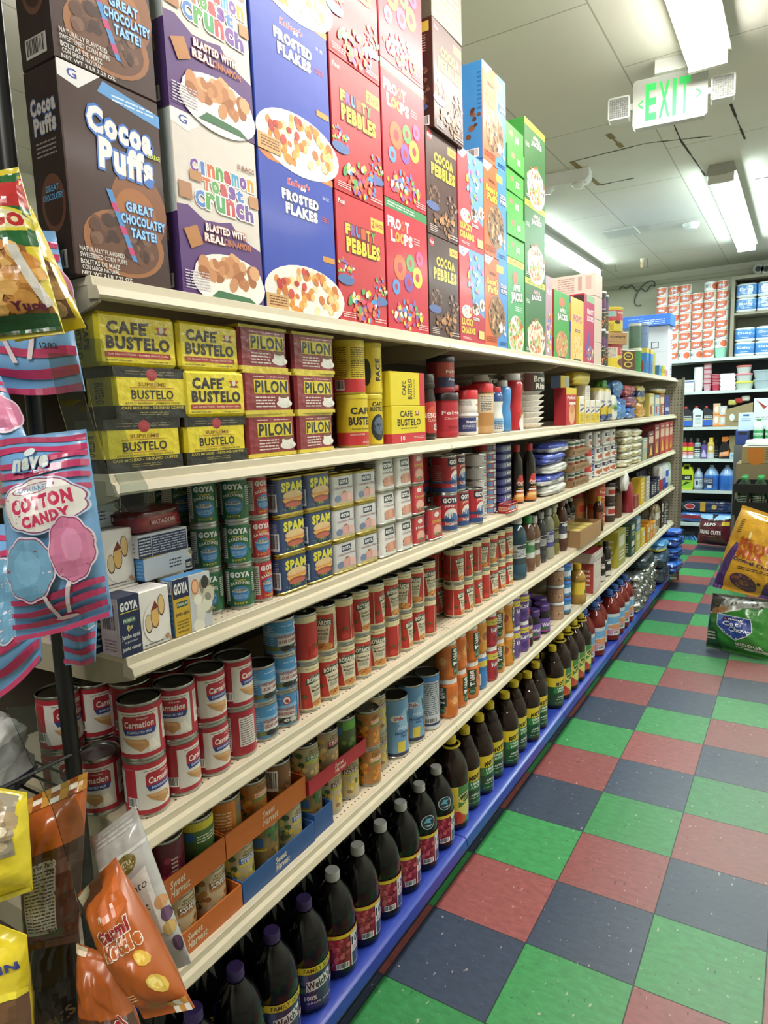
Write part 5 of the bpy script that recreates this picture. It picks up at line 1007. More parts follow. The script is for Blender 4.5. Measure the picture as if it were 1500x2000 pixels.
put('corned_beef_tin', tin(.085, .06, .098, 'b8343c', RDF('CORNED', 'd8b83a'), LML, 'b8b4a8', taper=.9), (XT + .008, .420, Z3), FACE, 'single red corned beef tin in front of the tall fish cans', 'meat tin', 'red meat tins')
# tall salmon and mackerel cans
def fish(c, t):
    return [('r', 0, 0, 1, 1, c), ('r', .38, .76, .64, .98, '252a40'), GOYA(.51, .87, .22, .14), T(t, .5, .68, .15, .07, 'e0d8d0', arc=.5), ('e', .52, .42, .12, .26, 'a82c34', 20), ('e', .52, .42, .105, .22, 'd8d4cc', 20), ('e', .52, .36, .1, .15, '3f70a4', 18), T('SALMON', .52, .2, .2, .08, 'd8d4cc', b=.02, arc=-.4), ('r', 0, 0, 1, .14, '2c4a80')] + [('e', .2 + .24 * i, .3, .14, .05, ('3f70a4', '26406e')[i % 2], 14) for i in range(4)] + [('ln', .7, .3, .9, .8, 9, 'c8a8a4'), ('ln', .08, .3, .3, .8, 9, 'c8a8a4')]
FSR = can(.041, .124, fish('b02c36', 'PINK')); FSB = can(.035, .124, fish('b5453a', 'JACK'))
for i, (x, y, k, m, rz, lb) in enumerate([(-.37, .575, 1, FSR, .2, 'tall red pink salmon can, upper one at the front'), (-.37, .575, 0, FSR, -.4, 'tall red pink salmon can, lower one behind the single red tin'), (-.365, .668, 0, FSB, .0, 'red mackerel can, lower one between the salmon cans'), (-.375, .665, 1, FSB, .1, 'red mackerel can, upper one between the salmon cans'), (-.355, .750, 0, FSR, .1, 'red pink salmon can with navy logo, lower front one before the white tins'), (-.46, .56, 1, FSR, .9, 'red fish can in the shadow behind, upper one'), (-.46, .56, 0, FSR, .6, 'red fish can in the shadow behind, lower one')]):
    put('fish_can', m, (x, y, Z3 + k * .1245), FACE + rz - .25, lb, 'fish can', 'tall red fish cans')
TUN = can(.046, .047, [('r', 0, 0, 1, 1, 'c9c8c6'), ('r', .47, .5, .53, .85, NV), T('GOYA', .5, .67, .05, .2, 'ddd', b=.04), T('Corned Beef', .5, .26, .14, .28, '9a7a74')], lab=(.004, .004)); XT2 = -.345
stack('flat_can', TUN, 'flat white meat can, @ of the tall white column', 'fish can', 'flat white cans', XT2 - .046, .856, Z3, .0475, 5)
OV = can(.044, .033, [('r', 0, 0, 1, 1, 'b5403a'), ('r', .45, .0, .57, 1, NV), T('GOYA', .51, .5, .1, .6, 'ddd', b=.06), ('r', .36, .2, .44, .8, '5a88b8')], lab=(.003, .003))
stack('flat_can', OV, 'flat red fish tin, @ of the red column left of the navy tins', 'fish can', 'flat red tins', XT2 - .05, .962, Z3, .0335, 8)
NVT = tin(.135, .085, .0315, '2c2c66', [('r', 0, 0, .3, 1, '3a3a80'), ('r', .32, .1, .38, .9, 'c0c4d0'), ('r', .44, .12, .96, .9, 'c8ccd4'), ('r', .45, .16, .95, .86, '23284a'), T('GOYA', .7, .5, .42, .5, 'dedede', b=.06)], [('r', .3, .2, .6, .6, '34347a')], '33336e', r=.03)
stack('sardine_tin', NVT, 'navy oblong sardine tin, @ of the tall navy column', 'fish tin', 'navy sardine tins', -.40, 1.10, Z3 + .0, .032, 8)
put('sardine_tin', tin(.12, .045, .034, 'b2383c', [('e', .4, .5, .24, .3, '6a98c0', 16), ('r', .72, .15, .84, .85, 'd8d4cc'), ('ln', .05, .3, .2, .7, 2, 'e0c8a0')], [('ln', .1, .2, .9, .8, 3, 'e0c8a0')], 'b2383c', r=.015), (-.332, 1.04, Z3), FACE, 'single flat red sardine tin at the front edge below the navy column', 'fish tin')
# pancake syrup
def syrup(R_, h, body, capc, lab):
    b = lathed([(R_ * .92, 0, body), (R_, .008, body), (R_ * .97, h * .3, body), (R_ * .9, h * .42, body), (R_ * .86, h * .6, body), (R_ * .8, h * .74, body), (R_ * .45, h * .84, body), (R_ * .36, h * .88, body)], 26, 'bottle', 'bottle_body', sy=.8)
    l = MB(); W = 2 * PI * R_; hh = h * .46
    def fm(x, y, q):
        a = (x / W - .5) * 2 * PI; k = 1.0 - .12 * (y / hh); return (R_ * k * math.sin(a), -(R_ * k * .8) * math.cos(a) - q - .0008, h * .03 + y)
    print_on(l, lab, W, hh, fm, du=W / 30)
    return [('bottle_body', b), ('label', l.build('label', 'gloss')), cap(R_ * .42, h * .88, h * .12, capc, 18)]
SYL = [('p', [(.26, .0), (.74, 0), (.74, .62), (.62, .74), (.56, 1), (.44, 1), (.38, .74), (.26, .62)], 'b5302c', 1), ('r', .26, 0, .74, .34, 'c06a2c'), T('Pearl', .5, .72, .2, .09, 'e8dcd0', b=.02, sh=.15), T('Milling', .5, .62, .26, .09, 'e8dcd0', b=.02, sh=.15), T('Original', .5, .5, .26, .07, 'd8a03a'), ('r', .28, .38, .72, .44, 'd8d4d0'), ('e', .5, .2, .17, .07, 'd9a860', 16), ('e', .5, .25, .15, .05, 'e6c48a', 16), ('e', .5, .12, .18, .05, 'c98a4a', 16)]
sy = syrup(.035, .245, '1d1512', 'b5303a', SYL)
put('syrup_bottle', sy, (-.36, 1.36, Z3), FACE - .35, 'dark syrup bottle with red cap, front one with pancake label', 'syrup bottle', 'dark syrup bottles'); put('syrup_bottle', sy, (-.385, 1.275, Z3), FACE - .35, 'dark syrup bottle with red cap, left one half hidden', 'syrup bottle', 'dark syrup bottles')
# bean and rice bags in clear film
for i, (y, z, w, c) in enumerate([(1.62, 0, .32, ['c9c9c4', 'dcdcd6', 'd0d0ca']), (1.60, .047, .34, ['c9c9c4', '2f3f98']), (1.64, .094, .32, ['dcdcd6', 'd0d0ca']), (1.60, .141, .34, ['2f3f98', '3a4cae']), (1.66, .188, .3, ['d5d5d0', '3a4cae'])]):
    put('rice_bag', lump(w, .12, .0465, c, 'foil', i + 2, 8, 2.4, .12), (-.375, y + .02, Z3 + z), FACE, 'blue and white rice bag, %s from the bottom of the pile' % ORD[i], 'rice bag', 'blue and white rice bags')
# brown trays of small cans
SC_ = can(.035, .07, [('r', 0, 0, 1, 1, 'd0ccc4'), ('r', .3, .3, .7, .6, '8a4a30'), ('r', .3, .72, .7, .9, '2c5a44'), ('ln', .76, .2, .95, .8, 6, '8a8a84')], n=20, tab=False)
def tray(w, d, h, c, t=.003):
    mb = MB(); mb.box(-w / 2, w / 2, -d / 2, d / 2, 0, t, c)
    mb.box(-w / 2, w / 2, -d / 2, -d / 2 + t, t, h, c); mb.box(-w / 2, w / 2, d / 2 - t, d / 2, t, h, c); mb.box(-w / 2, -w / 2 + t, -d / 2 + t, d / 2 - t, t, h, c); mb.box(w / 2 - t, w / 2, -d / 2 + t, d / 2 - t, t, h, c)
    return mb
for k in range(3):
    tr = tray(.30, .16, .035, '8a6a48'); print_on(tr, [('ln', .2, .3, .8, .7, 2, '4a3a28'), ('r', .02, .2, .1, .8, '3a2f22')], .3, .035, flat((-.15, -.08, 0), (1, 0, 0), (0, 0, 1)))
    put('can_tray', tr.build('can_tray', 'matte'), (-.40, 2.02, Z3 + k * .077), FACE, 'brown cardboard tray of small cans, %s of three' % ('bottom', 'middle', 'top')[k], 'tray', 'brown can trays')
    for i in range(3):
        for j in range(2): put('small_can', SC_, (-.362 - j * .074, 1.93 + i * .09, Z3 + k * .077 + .004), FACE, 'small can in the %s brown tray, %s, %s from the left' % (('bottom', 'middle', 'top')[k], ('front', 'back')[j], ORD[i]), 'soup can', 'small cans in brown trays')
# rows of soup and bean cans further on
WC = can(.036, .085, [('r', 0, 0, 1, 1, 'cfcdc8'), ('r', .34, .62, .66, .88, '2a3048'), T('GOYA', .5, .75, .2, .16, 'ddd', b=.04), ('e', .5, .3, .14, .18, 'b0603c', 14), ('b', .5, .3, .1, .12, 9, .04, ['8a3a24', 'c98a5a'], 2), ('ln', .74, .1, .95, .9, 8, '888')], n=20, tab=False)
BCN = can(.036, .085, [('r', 0, 0, 1, 1, '2f3a70'), ('r', .3, .1, .7, .5, 'c8ccd8'), ('bars', .32, .14, .68, .46), ('ln', .3, .6, .7, .9, 3, 'a8b0cc')], n=20, tab=False)
RC = can(.036, .085, [('r', 0, 0, 1, 1, 'd0ccc6'), ('r', .2, .5, .8, 1, 'b03a38'), ('c', .5, .75, .12, 'd8d0c0'), ('ln', .2, .1, .8, .4, 4, '888')], n=20, tab=False)
YY = [2.28, 2.36, 2.45, 2.54, 2.63, 2.72, 2.81, 2.90]
for i, y in enumerate(YY):
    m = [RC, BCN, WC, WC, WC, WC, WC, BCN][i]
    for k in range(3 if i in (0, 2, 4, 5, 6) else 2):
        put('soup_can', m if k < 2 or i else WC, (-.37 - .01 * (i % 2), y, Z3 + k * .0855), FACE + .3 * math.sin(i * 3 + k), '%s can in the %s stack after the brown trays, %s' % ('red and white' if m is RC else 'navy' if m is BCN else 'white bean', ORD[i], ('bottom', 'middle', 'top')[k]), 'soup can', 'white and navy soup cans')
for i in range(4): put('soup_can', BCN if i % 2 else WC, (-.56, 2.1 + i * .22, Z3 + .0), FACE, 'soup can in shadow at the back of the shelf, %s from the left' % ORD[i], 'soup can', 'soup cans at the back')
for i in range(5): put('pasta_bag', lump(.26, .12, .048, ['d0c8a8', 'b8b088', 'd8d4c0'], 'foil', i + 20, 8, 2.6, .14), (-.375, 3.15 + .02 * (i % 2), Z3 + i * .0485), FACE, 'pale pasta bag in the left pile, %s from the bottom' % ORD[i], 'pasta bag', 'pale pasta bags')
for i in range(5): put('pasta_bag', lump(.26, .12, .046, ['cfc6a0', 'c0b488', 'dad6c4'], 'foil', i + 30, 8, 2.6, .14), (-.375, 3.45 + .015 * (i % 2), Z3 + i * .0465), FACE, 'pale pasta bag in the right pile, %s from the bottom' % ORD[i], 'pasta bag', 'pale pasta bags')
for i, (y, w, h, c, lb) in enumerate([(3.70, .16, .16, '8fa49a', 'pale green carton right of the pasta bags'), (3.92, .2, .2, '5a2a2a', 'dark red jar case near the far end'), (4.16, .18, .24, '8a3a38', 'brown-red carton near the far end'), (4.4, .2, .25, 'a84038', 'red striped box, third from the far end panel'), (4.62, .18, .25, 'b84a3e', 'red striped box, second from the far end panel'), (4.82, .16, .25, 'b23c3c', 'red striped box nearest the far end panel')]):
    put('food_box', carton(w, .1, h, [c] * 4, [('r', .1, .55, .9, .8, 'c8a890'), ('p', [(.2, .1), (.5, .5), (.8, .1)], 'd0a84a'), ('ln', .2, .84, .8, .94, 1, 'e8dcd0')], [('r', .1, .3, .9, .6, 'c8a890')]), (-.375, y, Z3), FACE, lb, 'food box', 'red boxes at the far end')
# ================================================================ fourth shelf: evaporated milk, pasta cans, dressings, jars
Z4 = DECK[3] + .001
CARN = [('r', 0, 0, 1, 1, 'd6d2ca'), ('r', 0, 0, 1, .09, 'a52632'), ('r', 0, .9, 1, 1, 'a52632'), ('ln', .36, .84, .64, .87, 1, '6a5a58'), ('p', [(.39, .50), (.61, .50), (.63, .56), (.63, .76), (.61, .82), (.39, .82), (.37, .76), (.37, .56)], 'a52632', 1), ('p', [(.37, .56), (.63, .56), (.61, .45), (.39, .45)], '2d3d80', 1), T('Nestle', .53, .77, .08, .04, 'e0c0b8'), T('Carnation', .50, .66, .22, .13, 'e6ddd8', b=.03, sh=.1), T('EVAPORATED MILK', .5, .51, .18, .05, 'd0d4e4', b=.02), ('p', [(.36, .40), (.54, .36), (.58, .24), (.50, .13), (.40, .28)], 'b98a58', 1), ('p', [(.36, .40), (.52, .35), (.54, .28), (.42, .32)], 'cda06e', 1), ('p', [(.56, .32), (.60, .36), (.64, .16), (.56, .12)], 'e8e2d4', 1), ('r', .66, .0, 1, 1, 'a52632'), ('r', .69, .22, .84, .88, 'd8d2cc'), ('ln', .70, .5, .83, .86, 9, '7a6a68'), ('p', [(.72, .34), (.82, .34), (.81, .42), (.73, .42)], 'b8605a'), ('r', .86, .1, .97, .88, 'ddd8d2'), ('ln', .865, .12, .965, .86, 14, '555'), ('r', .0, .09, .3, .9, 'a52632'), ('r', .04, .2, .2, .86, 'd8d2cc'), ('ln', .05, .22, .19, .84, 12, '7a6a68'), ('bars', .22, .14, .3, .34)]
CN = can(.0388, .107, CARN, n=44, tab=False, lidc='6f7070')  # lid steel darkened, the dark shelf's reflection put into its colour
XA = -.370
crz = [[-.75, .15], [-.9, .45], [.1, .2], [.35, 2.2]]
for i, y in enumerate((-.668, -.589, -.510, -.431)):
    for k in range(2): put('evaporated_milk_can', CN, (XA, y, Z4 + k * .1075), FACE + crz[i][1 - k], 'red and white evaporated milk can, front row, %s stack from the near end, %s' % (ORD[i], ('lower', 'upper')[k]), 'milk can', 'evaporated milk cans')
for i, (x, y, n, rz) in enumerate([(-.452, -.706, 1, -.9), (-.518, -.655, 2, .1), (-.455, -.622, 2, .2), (-.455, -.540, 2, -.5), (-.455, -.458, 2, .3), (-.535, -.566, 2, .1), (-.535, -.486, 2, .4), (-.535, -.740 + .0, 2, .0)]):
    for k in range(n): put('evaporated_milk_can', CN, (x, y + (.02 if i == 7 else 0), Z4 + k * .1075), FACE + rz, 'evaporated milk can in shadow behind the front row, %s of eight, %s' % (ORD[i], ('lower', 'upper')[k]), 'milk can', 'evaporated milk cans')
COND = [('r', 0, 0, 1, 1, '4a8cc0'), ('p', [(0, .62), (.2, .7), (.5, .64), (.8, .72), (1, .62), (1, .55), (0, .55)], '7fb4d8', 1), ('r', .34, .24, .66, .50, 'd6d2cc'), ('r', 0, .08, 1, .22, '6f7a4a'), ('ln', .38, .84, .52, .88, 1, 'd0dce8'), ('c', .57, .80, .14, 'b0333a'), ('c', .57, .80, .115, 'e0dcd4'), ('p', [(.545, .72), (.595, .72), (.585, .83), (.555, .83)], 'a8303a'), T('SWEETENED CONDENSED', .5, .52, .34, .11, '8a2a34', b=.03, o='d8d4d0', ow=.05), T('LECHE CONDENSADA', .5, .37, .30, .11, '8a2a34', b=.03, o='d8d4d0', ow=.05), ('e', .42, .15, .06, .09, '2a2622', 14), ('e', .55, .14, .07, .10, '2a2622', 14), ('e', .56, .15, .03, .05, 'd8d4cc', 10), ('e', .63, .15, .04, .08, 'c8c4bc', 12), ('b', .5, .06, .2, .03, 12, .03, ['8a5a3a', '4a5a2a'], 3), ('r', .70, .0, 1, 1, '9a2c36'), ('p', [(.7, 1), (.82, 1), (.7, .3)], '4a8cc0'), ('r', .80, .2, .97, .86, 'd8d2cc'), ('ln', .81, .22, .96, .84, 12, '666'), ('ln', .02, .25, .3, .9, 10, 'b8d0e4')]
CD = can(.0365, .0845, COND, n=40, tab=False, lidc='6f7070')  # same darkened lid, reflected shelf underside put into the colour
for o, y, n, rz in (('left', -.352, 2, .3), ('right', -.277, 3, .05)):
    for k in range(n): put('condensed_milk_can', CD, (XA - .004, y, Z4 + k * .085), FACE + (rz if not (o == 'right' and k == 0) else -1.05), 'blue condensed milk can with cows, %s of the %s blue stack' % (('bottom', 'middle' if n == 3 else 'upper', 'top')[k], o), 'milk can', 'condensed milk cans')
for k in range(2): put('condensed_milk_can', CD, (XA - .082, -.345, Z4 + k * .085), FACE, 'blue condensed milk can behind the left blue stack, %s' % ('lower', 'upper')[k], 'milk can', 'condensed milk cans')
def chef(name, food):
    return [('r', 0, 0, 1, 1, 'b8342c'), ('r', 0, .86, 1, 1, 'd9cfa4'), ('r', 0, 0, 1, .035, 'd9cfa4'), ('ln', .36, .915, .64, .945, 1, '9a6a4a'), ('p', [(.38, .60), (.62, .62), (.60, .50), (.57, .0351), (.43, .0351), (.40, .50)], 'd9cfb4', 1), ('p', [(.355, .56), (.5, .62), (.645, .60), (.64, .73), (.5, .78), (.365, .70)], '2f4a34', 1), T('Chef', .455, .755, .10, .08, '2f4a34', b=.05, sh=.2, o='e4dcc8', ow=.04), T('BOYARDEE', .5, .665, .25, .105, 'e8e2d4', b=.05, arc=.12), T(name[0], .5, .50, .17, .065, '2a2a24', b=.01), T(name[1], .5, .42, .16, .06, '2a2a24', b=.01), ('ln', .44, .28, .56, .37, 4, '5a7a70'), ('e', .53, .12, .11, .085, 'c98a4a', 16), ('b', .53, .12, .1, .07, 16, .022, food, 4), ('e', .36, .22, .05, .1, 'c03c30', 12), ('e', .33, .3, .04, .06, '8a2a22', 10), ('b', .34, .30, .04, .05, 5, .02, ['4a6a34'], 3), ('r', .66, .0351, .82, .86, 'd9cfb0'), ('ln', .665, .1, .815, .82, 18, '7a6a5a'), ('r', .83, .35, .93, .86, '9a948a'), ('bars', .83, .06, .94, .16), ('r', .12, .10, .22, .30, 'b82c24'), ('e', .2, .24, .07, .1, 'a82c24', 12), ('e', .22, .15, .05, .08, 'c84438', 12), ('b', .2, .32, .05, .04, 5, .02, ['4a6a34'], 3), ('r', .29, .0351, .3, .86, 'c8bca0')]
CHA = can(.0358, .1205, chef(('Spaghetti &', 'Meatballs'), ['d98a3a', 'b86a2c', '8a4a24', 'e0a850']), n=36, lidc='4a4a4c')  # pasta can lids darkened to imitate reflecting the dark shelf above
CHB = can(.0358, .1205, chef(('Beef', 'Ravioli'), ['d8a050', 'c98438', 'e0b870', 'b03c2c']), n=36, lidc='4a4a4c')
XCH = -.376
ys = [-.191 + .0775 * i for i in range(9)] + [.640 + .0775 * i for i in range(7)]
rot_lo = [0.05, -.15, -.35, -.55, -.5, 1.2, .2, -.1, 1.1, .1, 0, .3, 1.2, -.3, -.2, -.1]
rot_up = [1.9, -1.0, 1.2, -.1, .45, -.15, -.9, -1.0, -.3, -.1, .4, .8, -1.0, -.9, -.15, -.1]
for i, y in enumerate(ys):
    m = CHA if i < 5 else CHB
    for k in range(2):
        put('pasta_can', m, (XCH, y, Z4 + k * .121), FACE + (rot_lo, rot_up)[k][i], 'red and cream pasta can with darkened steel lid, front row, %s stack from the left, %s' % (ORD[i], ('lower', 'upper')[k]), 'pasta can', 'pasta cans')
        if i not in (8,): put('pasta_can', m, (XCH - .076, y + .002, Z4 + k * .121), FACE + .7 * math.sin(i * 2.1 + k), 'red and cream pasta can behind the front row, %s stack from the left, %s' % (ORD[i], ('lower', 'upper')[k]), 'pasta can', 'pasta cans')
# salad dressings and sauces
def dress(R_, h, body, capc, lab, sy=.75, ch=.14, mat_='bottle'):
    b = lathed([(R_ * .9, 0, body), (R_, .008, body), (R_, h * .2, body), (R_ * .9, h * .24, body), (R_ * .9, h * .56, body), (R_, h * .6, body), (R_ * .98, h * .68, body), (R_ * .7, h * .79, body), (R_ * .36, h * (.995 - ch), body)], 24, mat_, 'bottle_body', sy=sy)
    l = MB(); W = 2 * PI * R_
    print_on(l, lab, W, h * .32, lambda x, y, q: ((R_ * .905) * math.sin((x / W - .5) * 2 * PI), -(R_ * .905 * sy) * math.cos((x / W - .5) * 2 * PI) - q - .0006, h * .24 + y), du=W / 24)
    return [('bottle_body', b), ('label', l.build('label', 'gloss')), cap(R_ * .46, h * (1 - ch), h * ch, capc, 18)]
WL = lambda c, c2: [('r', 0, 0, 1, 1, c), ('r', .3, .3, .7, .95, c2), ('ln', .32, .35, .68, .7, 5, '555'), ('e', .5, .82, .12, .1, c, 12)]
DR = [(1.235, -.372, .052, .27, '2c4a5c', 'c8ccca', WL('2a3a44', 'c0c4c8'), 'large teal-blue dressing bottle at the start of the dressings'),
      (1.385, -.378, .042, .245, '6a4a3a', '3c9a50', WL('c8ccc4', '4a9a5a'), 'brown dressing bottle with a green cap'), (1.475, -.38, .036, .23, '7a5a44', 'c8ccca', WL('d0ccc8', '5a4a44'), 'brown dressing bottle with pale cap, right of the green-capped one'),
      (1.565, -.38, .036, .235, '3a3a3c', '9a9c9c', WL('2a2a2e', 'b0b0b4'), 'dark grey dressing bottle with clear cap'), (1.66, -.376, .038, .24, '8a8a7a', 'a8aca8', WL('4a4a8a', 'c0c0d4'), 'clear dressing bottle with a blue label'),
      (1.755, -.38, .036, .24, '6f6a30', 'a8a890', WL('3a3a30', '8a8a5a'), 'olive green dressing bottle'), (1.86, -.372, .036, .26, '4a2a1e', '6a4a3a', WL('d4d2d0', '3a3a5a'), 'brown sauce bottle with white oval label before the cardboard tray')]
for y, x, R_, h, c, cc, lb_, t in DR: put('dressing_bottle', dress(R_, h, c, cc, lb_), (x, y, Z4), FACE - .3, t, 'sauce bottle', 'dressing bottles')
DK = dress(.03, .19, '1b1816', 'd0d0cc', WL('2a2626', 'a8a49c'), sy=1, ch=.1); DK2 = dress(.032, .2, '3a3634', '2a2a2a', WL('26262a', '8a8a8c'), sy=1)
for j in range(3):
    for i in range(6): put('sauce_bottle', DK, (-.495 - j * .066, 1.98 + i * .09 + j * .01, Z4), FACE - .3, 'small dark sauce bottle with white cap behind the tray, %s rank, %s from the left' % (ORD[j], ORD[i]), 'sauce bottle', 'small dark sauce bottles')
for i in range(6): put('sauce_bottle', DK2, (-.47 - .07 * (i % 2), 1.3 + i * .085, Z4), FACE, 'dark bottle behind the dressings, %s from the left' % ORD[i], 'sauce bottle', 'dark bottles behind the dressings')
tr = tray(.42, .15, .085, '9a7850'); put('cardboard_tray', tr.build('cardboard_tray', 'matte'), (-.375, 2.15, Z4), FACE, 'open brown cardboard tray holding small golden packs', 'tray')
for i in range(3): put('gold_pack', carton(.085, .11, .075, ['b89a4a', 'c9b05a', 'c9b05a', 'c8b468'], [('ln', .2, .3, .8, .7, 2, '6a5a2a')]), (-.375, 2.01 + i * .105, Z4 + .0035), FACE, 'small golden pack in the brown tray, %s from the left' % ORD[i], 'spice pack', 'golden packs in the tray')
SB_ = dress(.03, .2, '3a1f14', 'c9a832', WL('5a2a1a', '8a4a2a'), sy=1); put('sauce_bottle', SB_, (-.345, 2.47, Z4), FACE, 'small brown sauce bottle with yellow cap, front of the peanut butter', 'sauce bottle')
pb = tub(.05, .13, [('r', 0, 0, 1, 1, 'b0643a'), ('r', .3, .15, .7, .85, 'b83428'), T('Peanut', .5, .65, .3, .2, 'e8d8c8', b=.03), ('ln', .34, .2, .66, .4, 2, 'e8d8c8')], 'a87446', 'b0302c', .022)
pb2 = tub(.058, .20, [('r', 0, 0, 1, 1, 'a87446'), ('r', .3, .3, .7, .9, 'c8703a'), ('r', .35, .4, .65, .7, 'b83428')], 'a87446', 'a02a2a', .03)
stack('peanut_butter_jar', pb, 'peanut butter jar with red label and lid, @ of two', 'jar', 'peanut butter jars', -.40, 2.64, Z4, .1305, 2); put('peanut_butter_jar', pb2, (-.52, 2.64, Z4), FACE, 'larger peanut butter jar with red lid behind the small ones', 'jar')
cs = tub(.042, .12, [('r', 0, 0, 1, 1, 'c8c4c0'), ('r', .3, .4, .7, .8, 'a83430'), ('r', 0, 0, 1, .3, '3a2a24')], '3a2a24', '2a2422', .02); stack('spread_jar', cs, 'brown and white spread jar beside the peanut butter, @ one', 'jar', 'spread jars', -.375, 2.82, Z4, .1205, 2)
put('spread_jar', tub(.045, .17, [], '5a3a28', '5a3a28', .01)[:1] + [cap(.036, .16, .01, '4a2e20')], (-.375, 3.0, Z4), FACE, 'plain brown bottle under the round white lid', 'jar')
put('spread_jar', [('jar_body', lathed([(.05, 0, '3a2a24'), (.056, .01, '3a2a24'), (.056, .08, '4a342a'), (.05, .09, '4a342a')], 26, 'gloss', 'jar_body')), ('lid', lathed([(.06, .0901, 'dcdcd8'), (.06, .118, 'dcdcd8'), (.055, .121, 'e2e2de'), (.0001, .121, 'e2e2de')], 26, 'plastic', 'lid'))], (-.42, 2.99, Z4 + .231), FACE, 'brown jar lying on its side with its round white lid facing the aisle', 'jar', None, PI / 2)
put('sauce_bottle', [('bottle_body', lathed([(.034, 0, '8f2230'), (.038, .01, '8f2230'), (.036, .13, '8f2230'), (.03, .18, '8f2230'), (.018, .205, '8f2230')], 22, 'gloss', 'bottle_body')), cap(.015, .205, .03, '8f2230', 14)], (-.345, 3.24, Z4), FACE, 'dark red squeeze bottle standing at the shelf edge', 'sauce bottle')
for i, (y, w, h, c, lb) in enumerate([(3.44, .12, .09, '8a4a40', 'low brown-red box right of the dark red bottle'), (3.46, .1, .18, 'c8b04a', 'yellow striped box, left one of three'), (3.64, .12, .19, 'd0b03a', 'bright yellow striped box, middle one'), (3.84, .12, .18, 'b0aca0', 'grey and yellow box, right one'), (4.02, .1, .12, '23233a', 'small navy box, left of three'), (4.14, .1, .13, '23233a', 'small navy box, middle of three'), (4.26, .1, .14, '26263c', 'small navy box, right of three')]):
    put('food_box', carton(w, .07, h, [c] * 4, [('ln', .15, .2, .85, .85, 5, 'e0dcc8')] if i else [('b', .5, .5, .35, .35, 14, .08, ['c88a7a', '5a2a24'], 2)]), (-.36 - (.075 if i == 1 else 0), y, Z4), FACE, lb, 'food box', 'yellow and navy boxes')
for i in range(4): put('food_box', carton(.1, .1, .2, ['24243a'] * 4, [('ln', .2, .6, .8, .7, 1, 'c0c0d0')]), (-.48, 4.0 + i * .12, Z4), FACE, 'tall navy box behind the small navy ones, %s from the left' % ORD[i], 'food box', 'tall navy boxes')
for i, (y, c, lb) in enumerate([(4.42, ['b03038', 'b03038', 'd0ccc8', 'd8d4d0'], 'red and white coffee bag'), (4.56, ['2f4a9a', '3a5ab0', 'c8ccd8', 'd8dade'], 'blue and white bag, left one'), (4.69, ['2f4a9a', 'c0c8d8', '3a5ab0', 'd8dade'], 'blue and white bag, right one'), (4.81, ['b8ccb8', 'd0d8d0', 'a8c0a8'], 'pale green and white bag next to the end panel')]):
    put('flour_bag', lump(.12, .08, .21, c, 'film', i + 40, 12, 4, .08), (-.36, y, Z4), FACE, lb + ' at the far end', 'bag', 'bags at the far end')
# ================================================================ fifth shelf: canned fruit in trays, drink powder, jelly, tea
Z5 = DECK[4] + .001
def fruit(top, l1, l2, bc, c2, cols, brand=True):
    r = [('r', 0, 0, 1, 1, top), ('b', .5, .3, .12, .16, 14, .06, cols, 3), ('r', .38, .66, .62, .80, bc), ('r', .38, .60, .62, .66, c2), T(l1, .5, .755, .2, .055, 'e8e4dc', b=.02), T(l2, .5, .695, .2, .055, 'e8e4dc', b=.02)]
    if brand: r += [T('Sweet', .5, .92, .14, .05, '3f4a30'), T('Harvest', .5, .855, .16, .05, '3f4a30')]
    r += [('b', .29, .5, .08, .4, 16, .08, cols + ['3f5a30'], 5), ('b', .71, .5, .08, .4, 16, .08, cols + ['3f5a30'], 6), ('c', .20, .8, .07, '2f6aa8'), ('r', .80, .1, .97, .9, 'd0c8b4'), ('ln', .81, .12, .96, .88, 13, '666'), ('bars', .02, .1, .12, .4)]
    return r
PINE = ['d8c04a', 'cfae3a', '8a6a3a', '4a6a38']; 
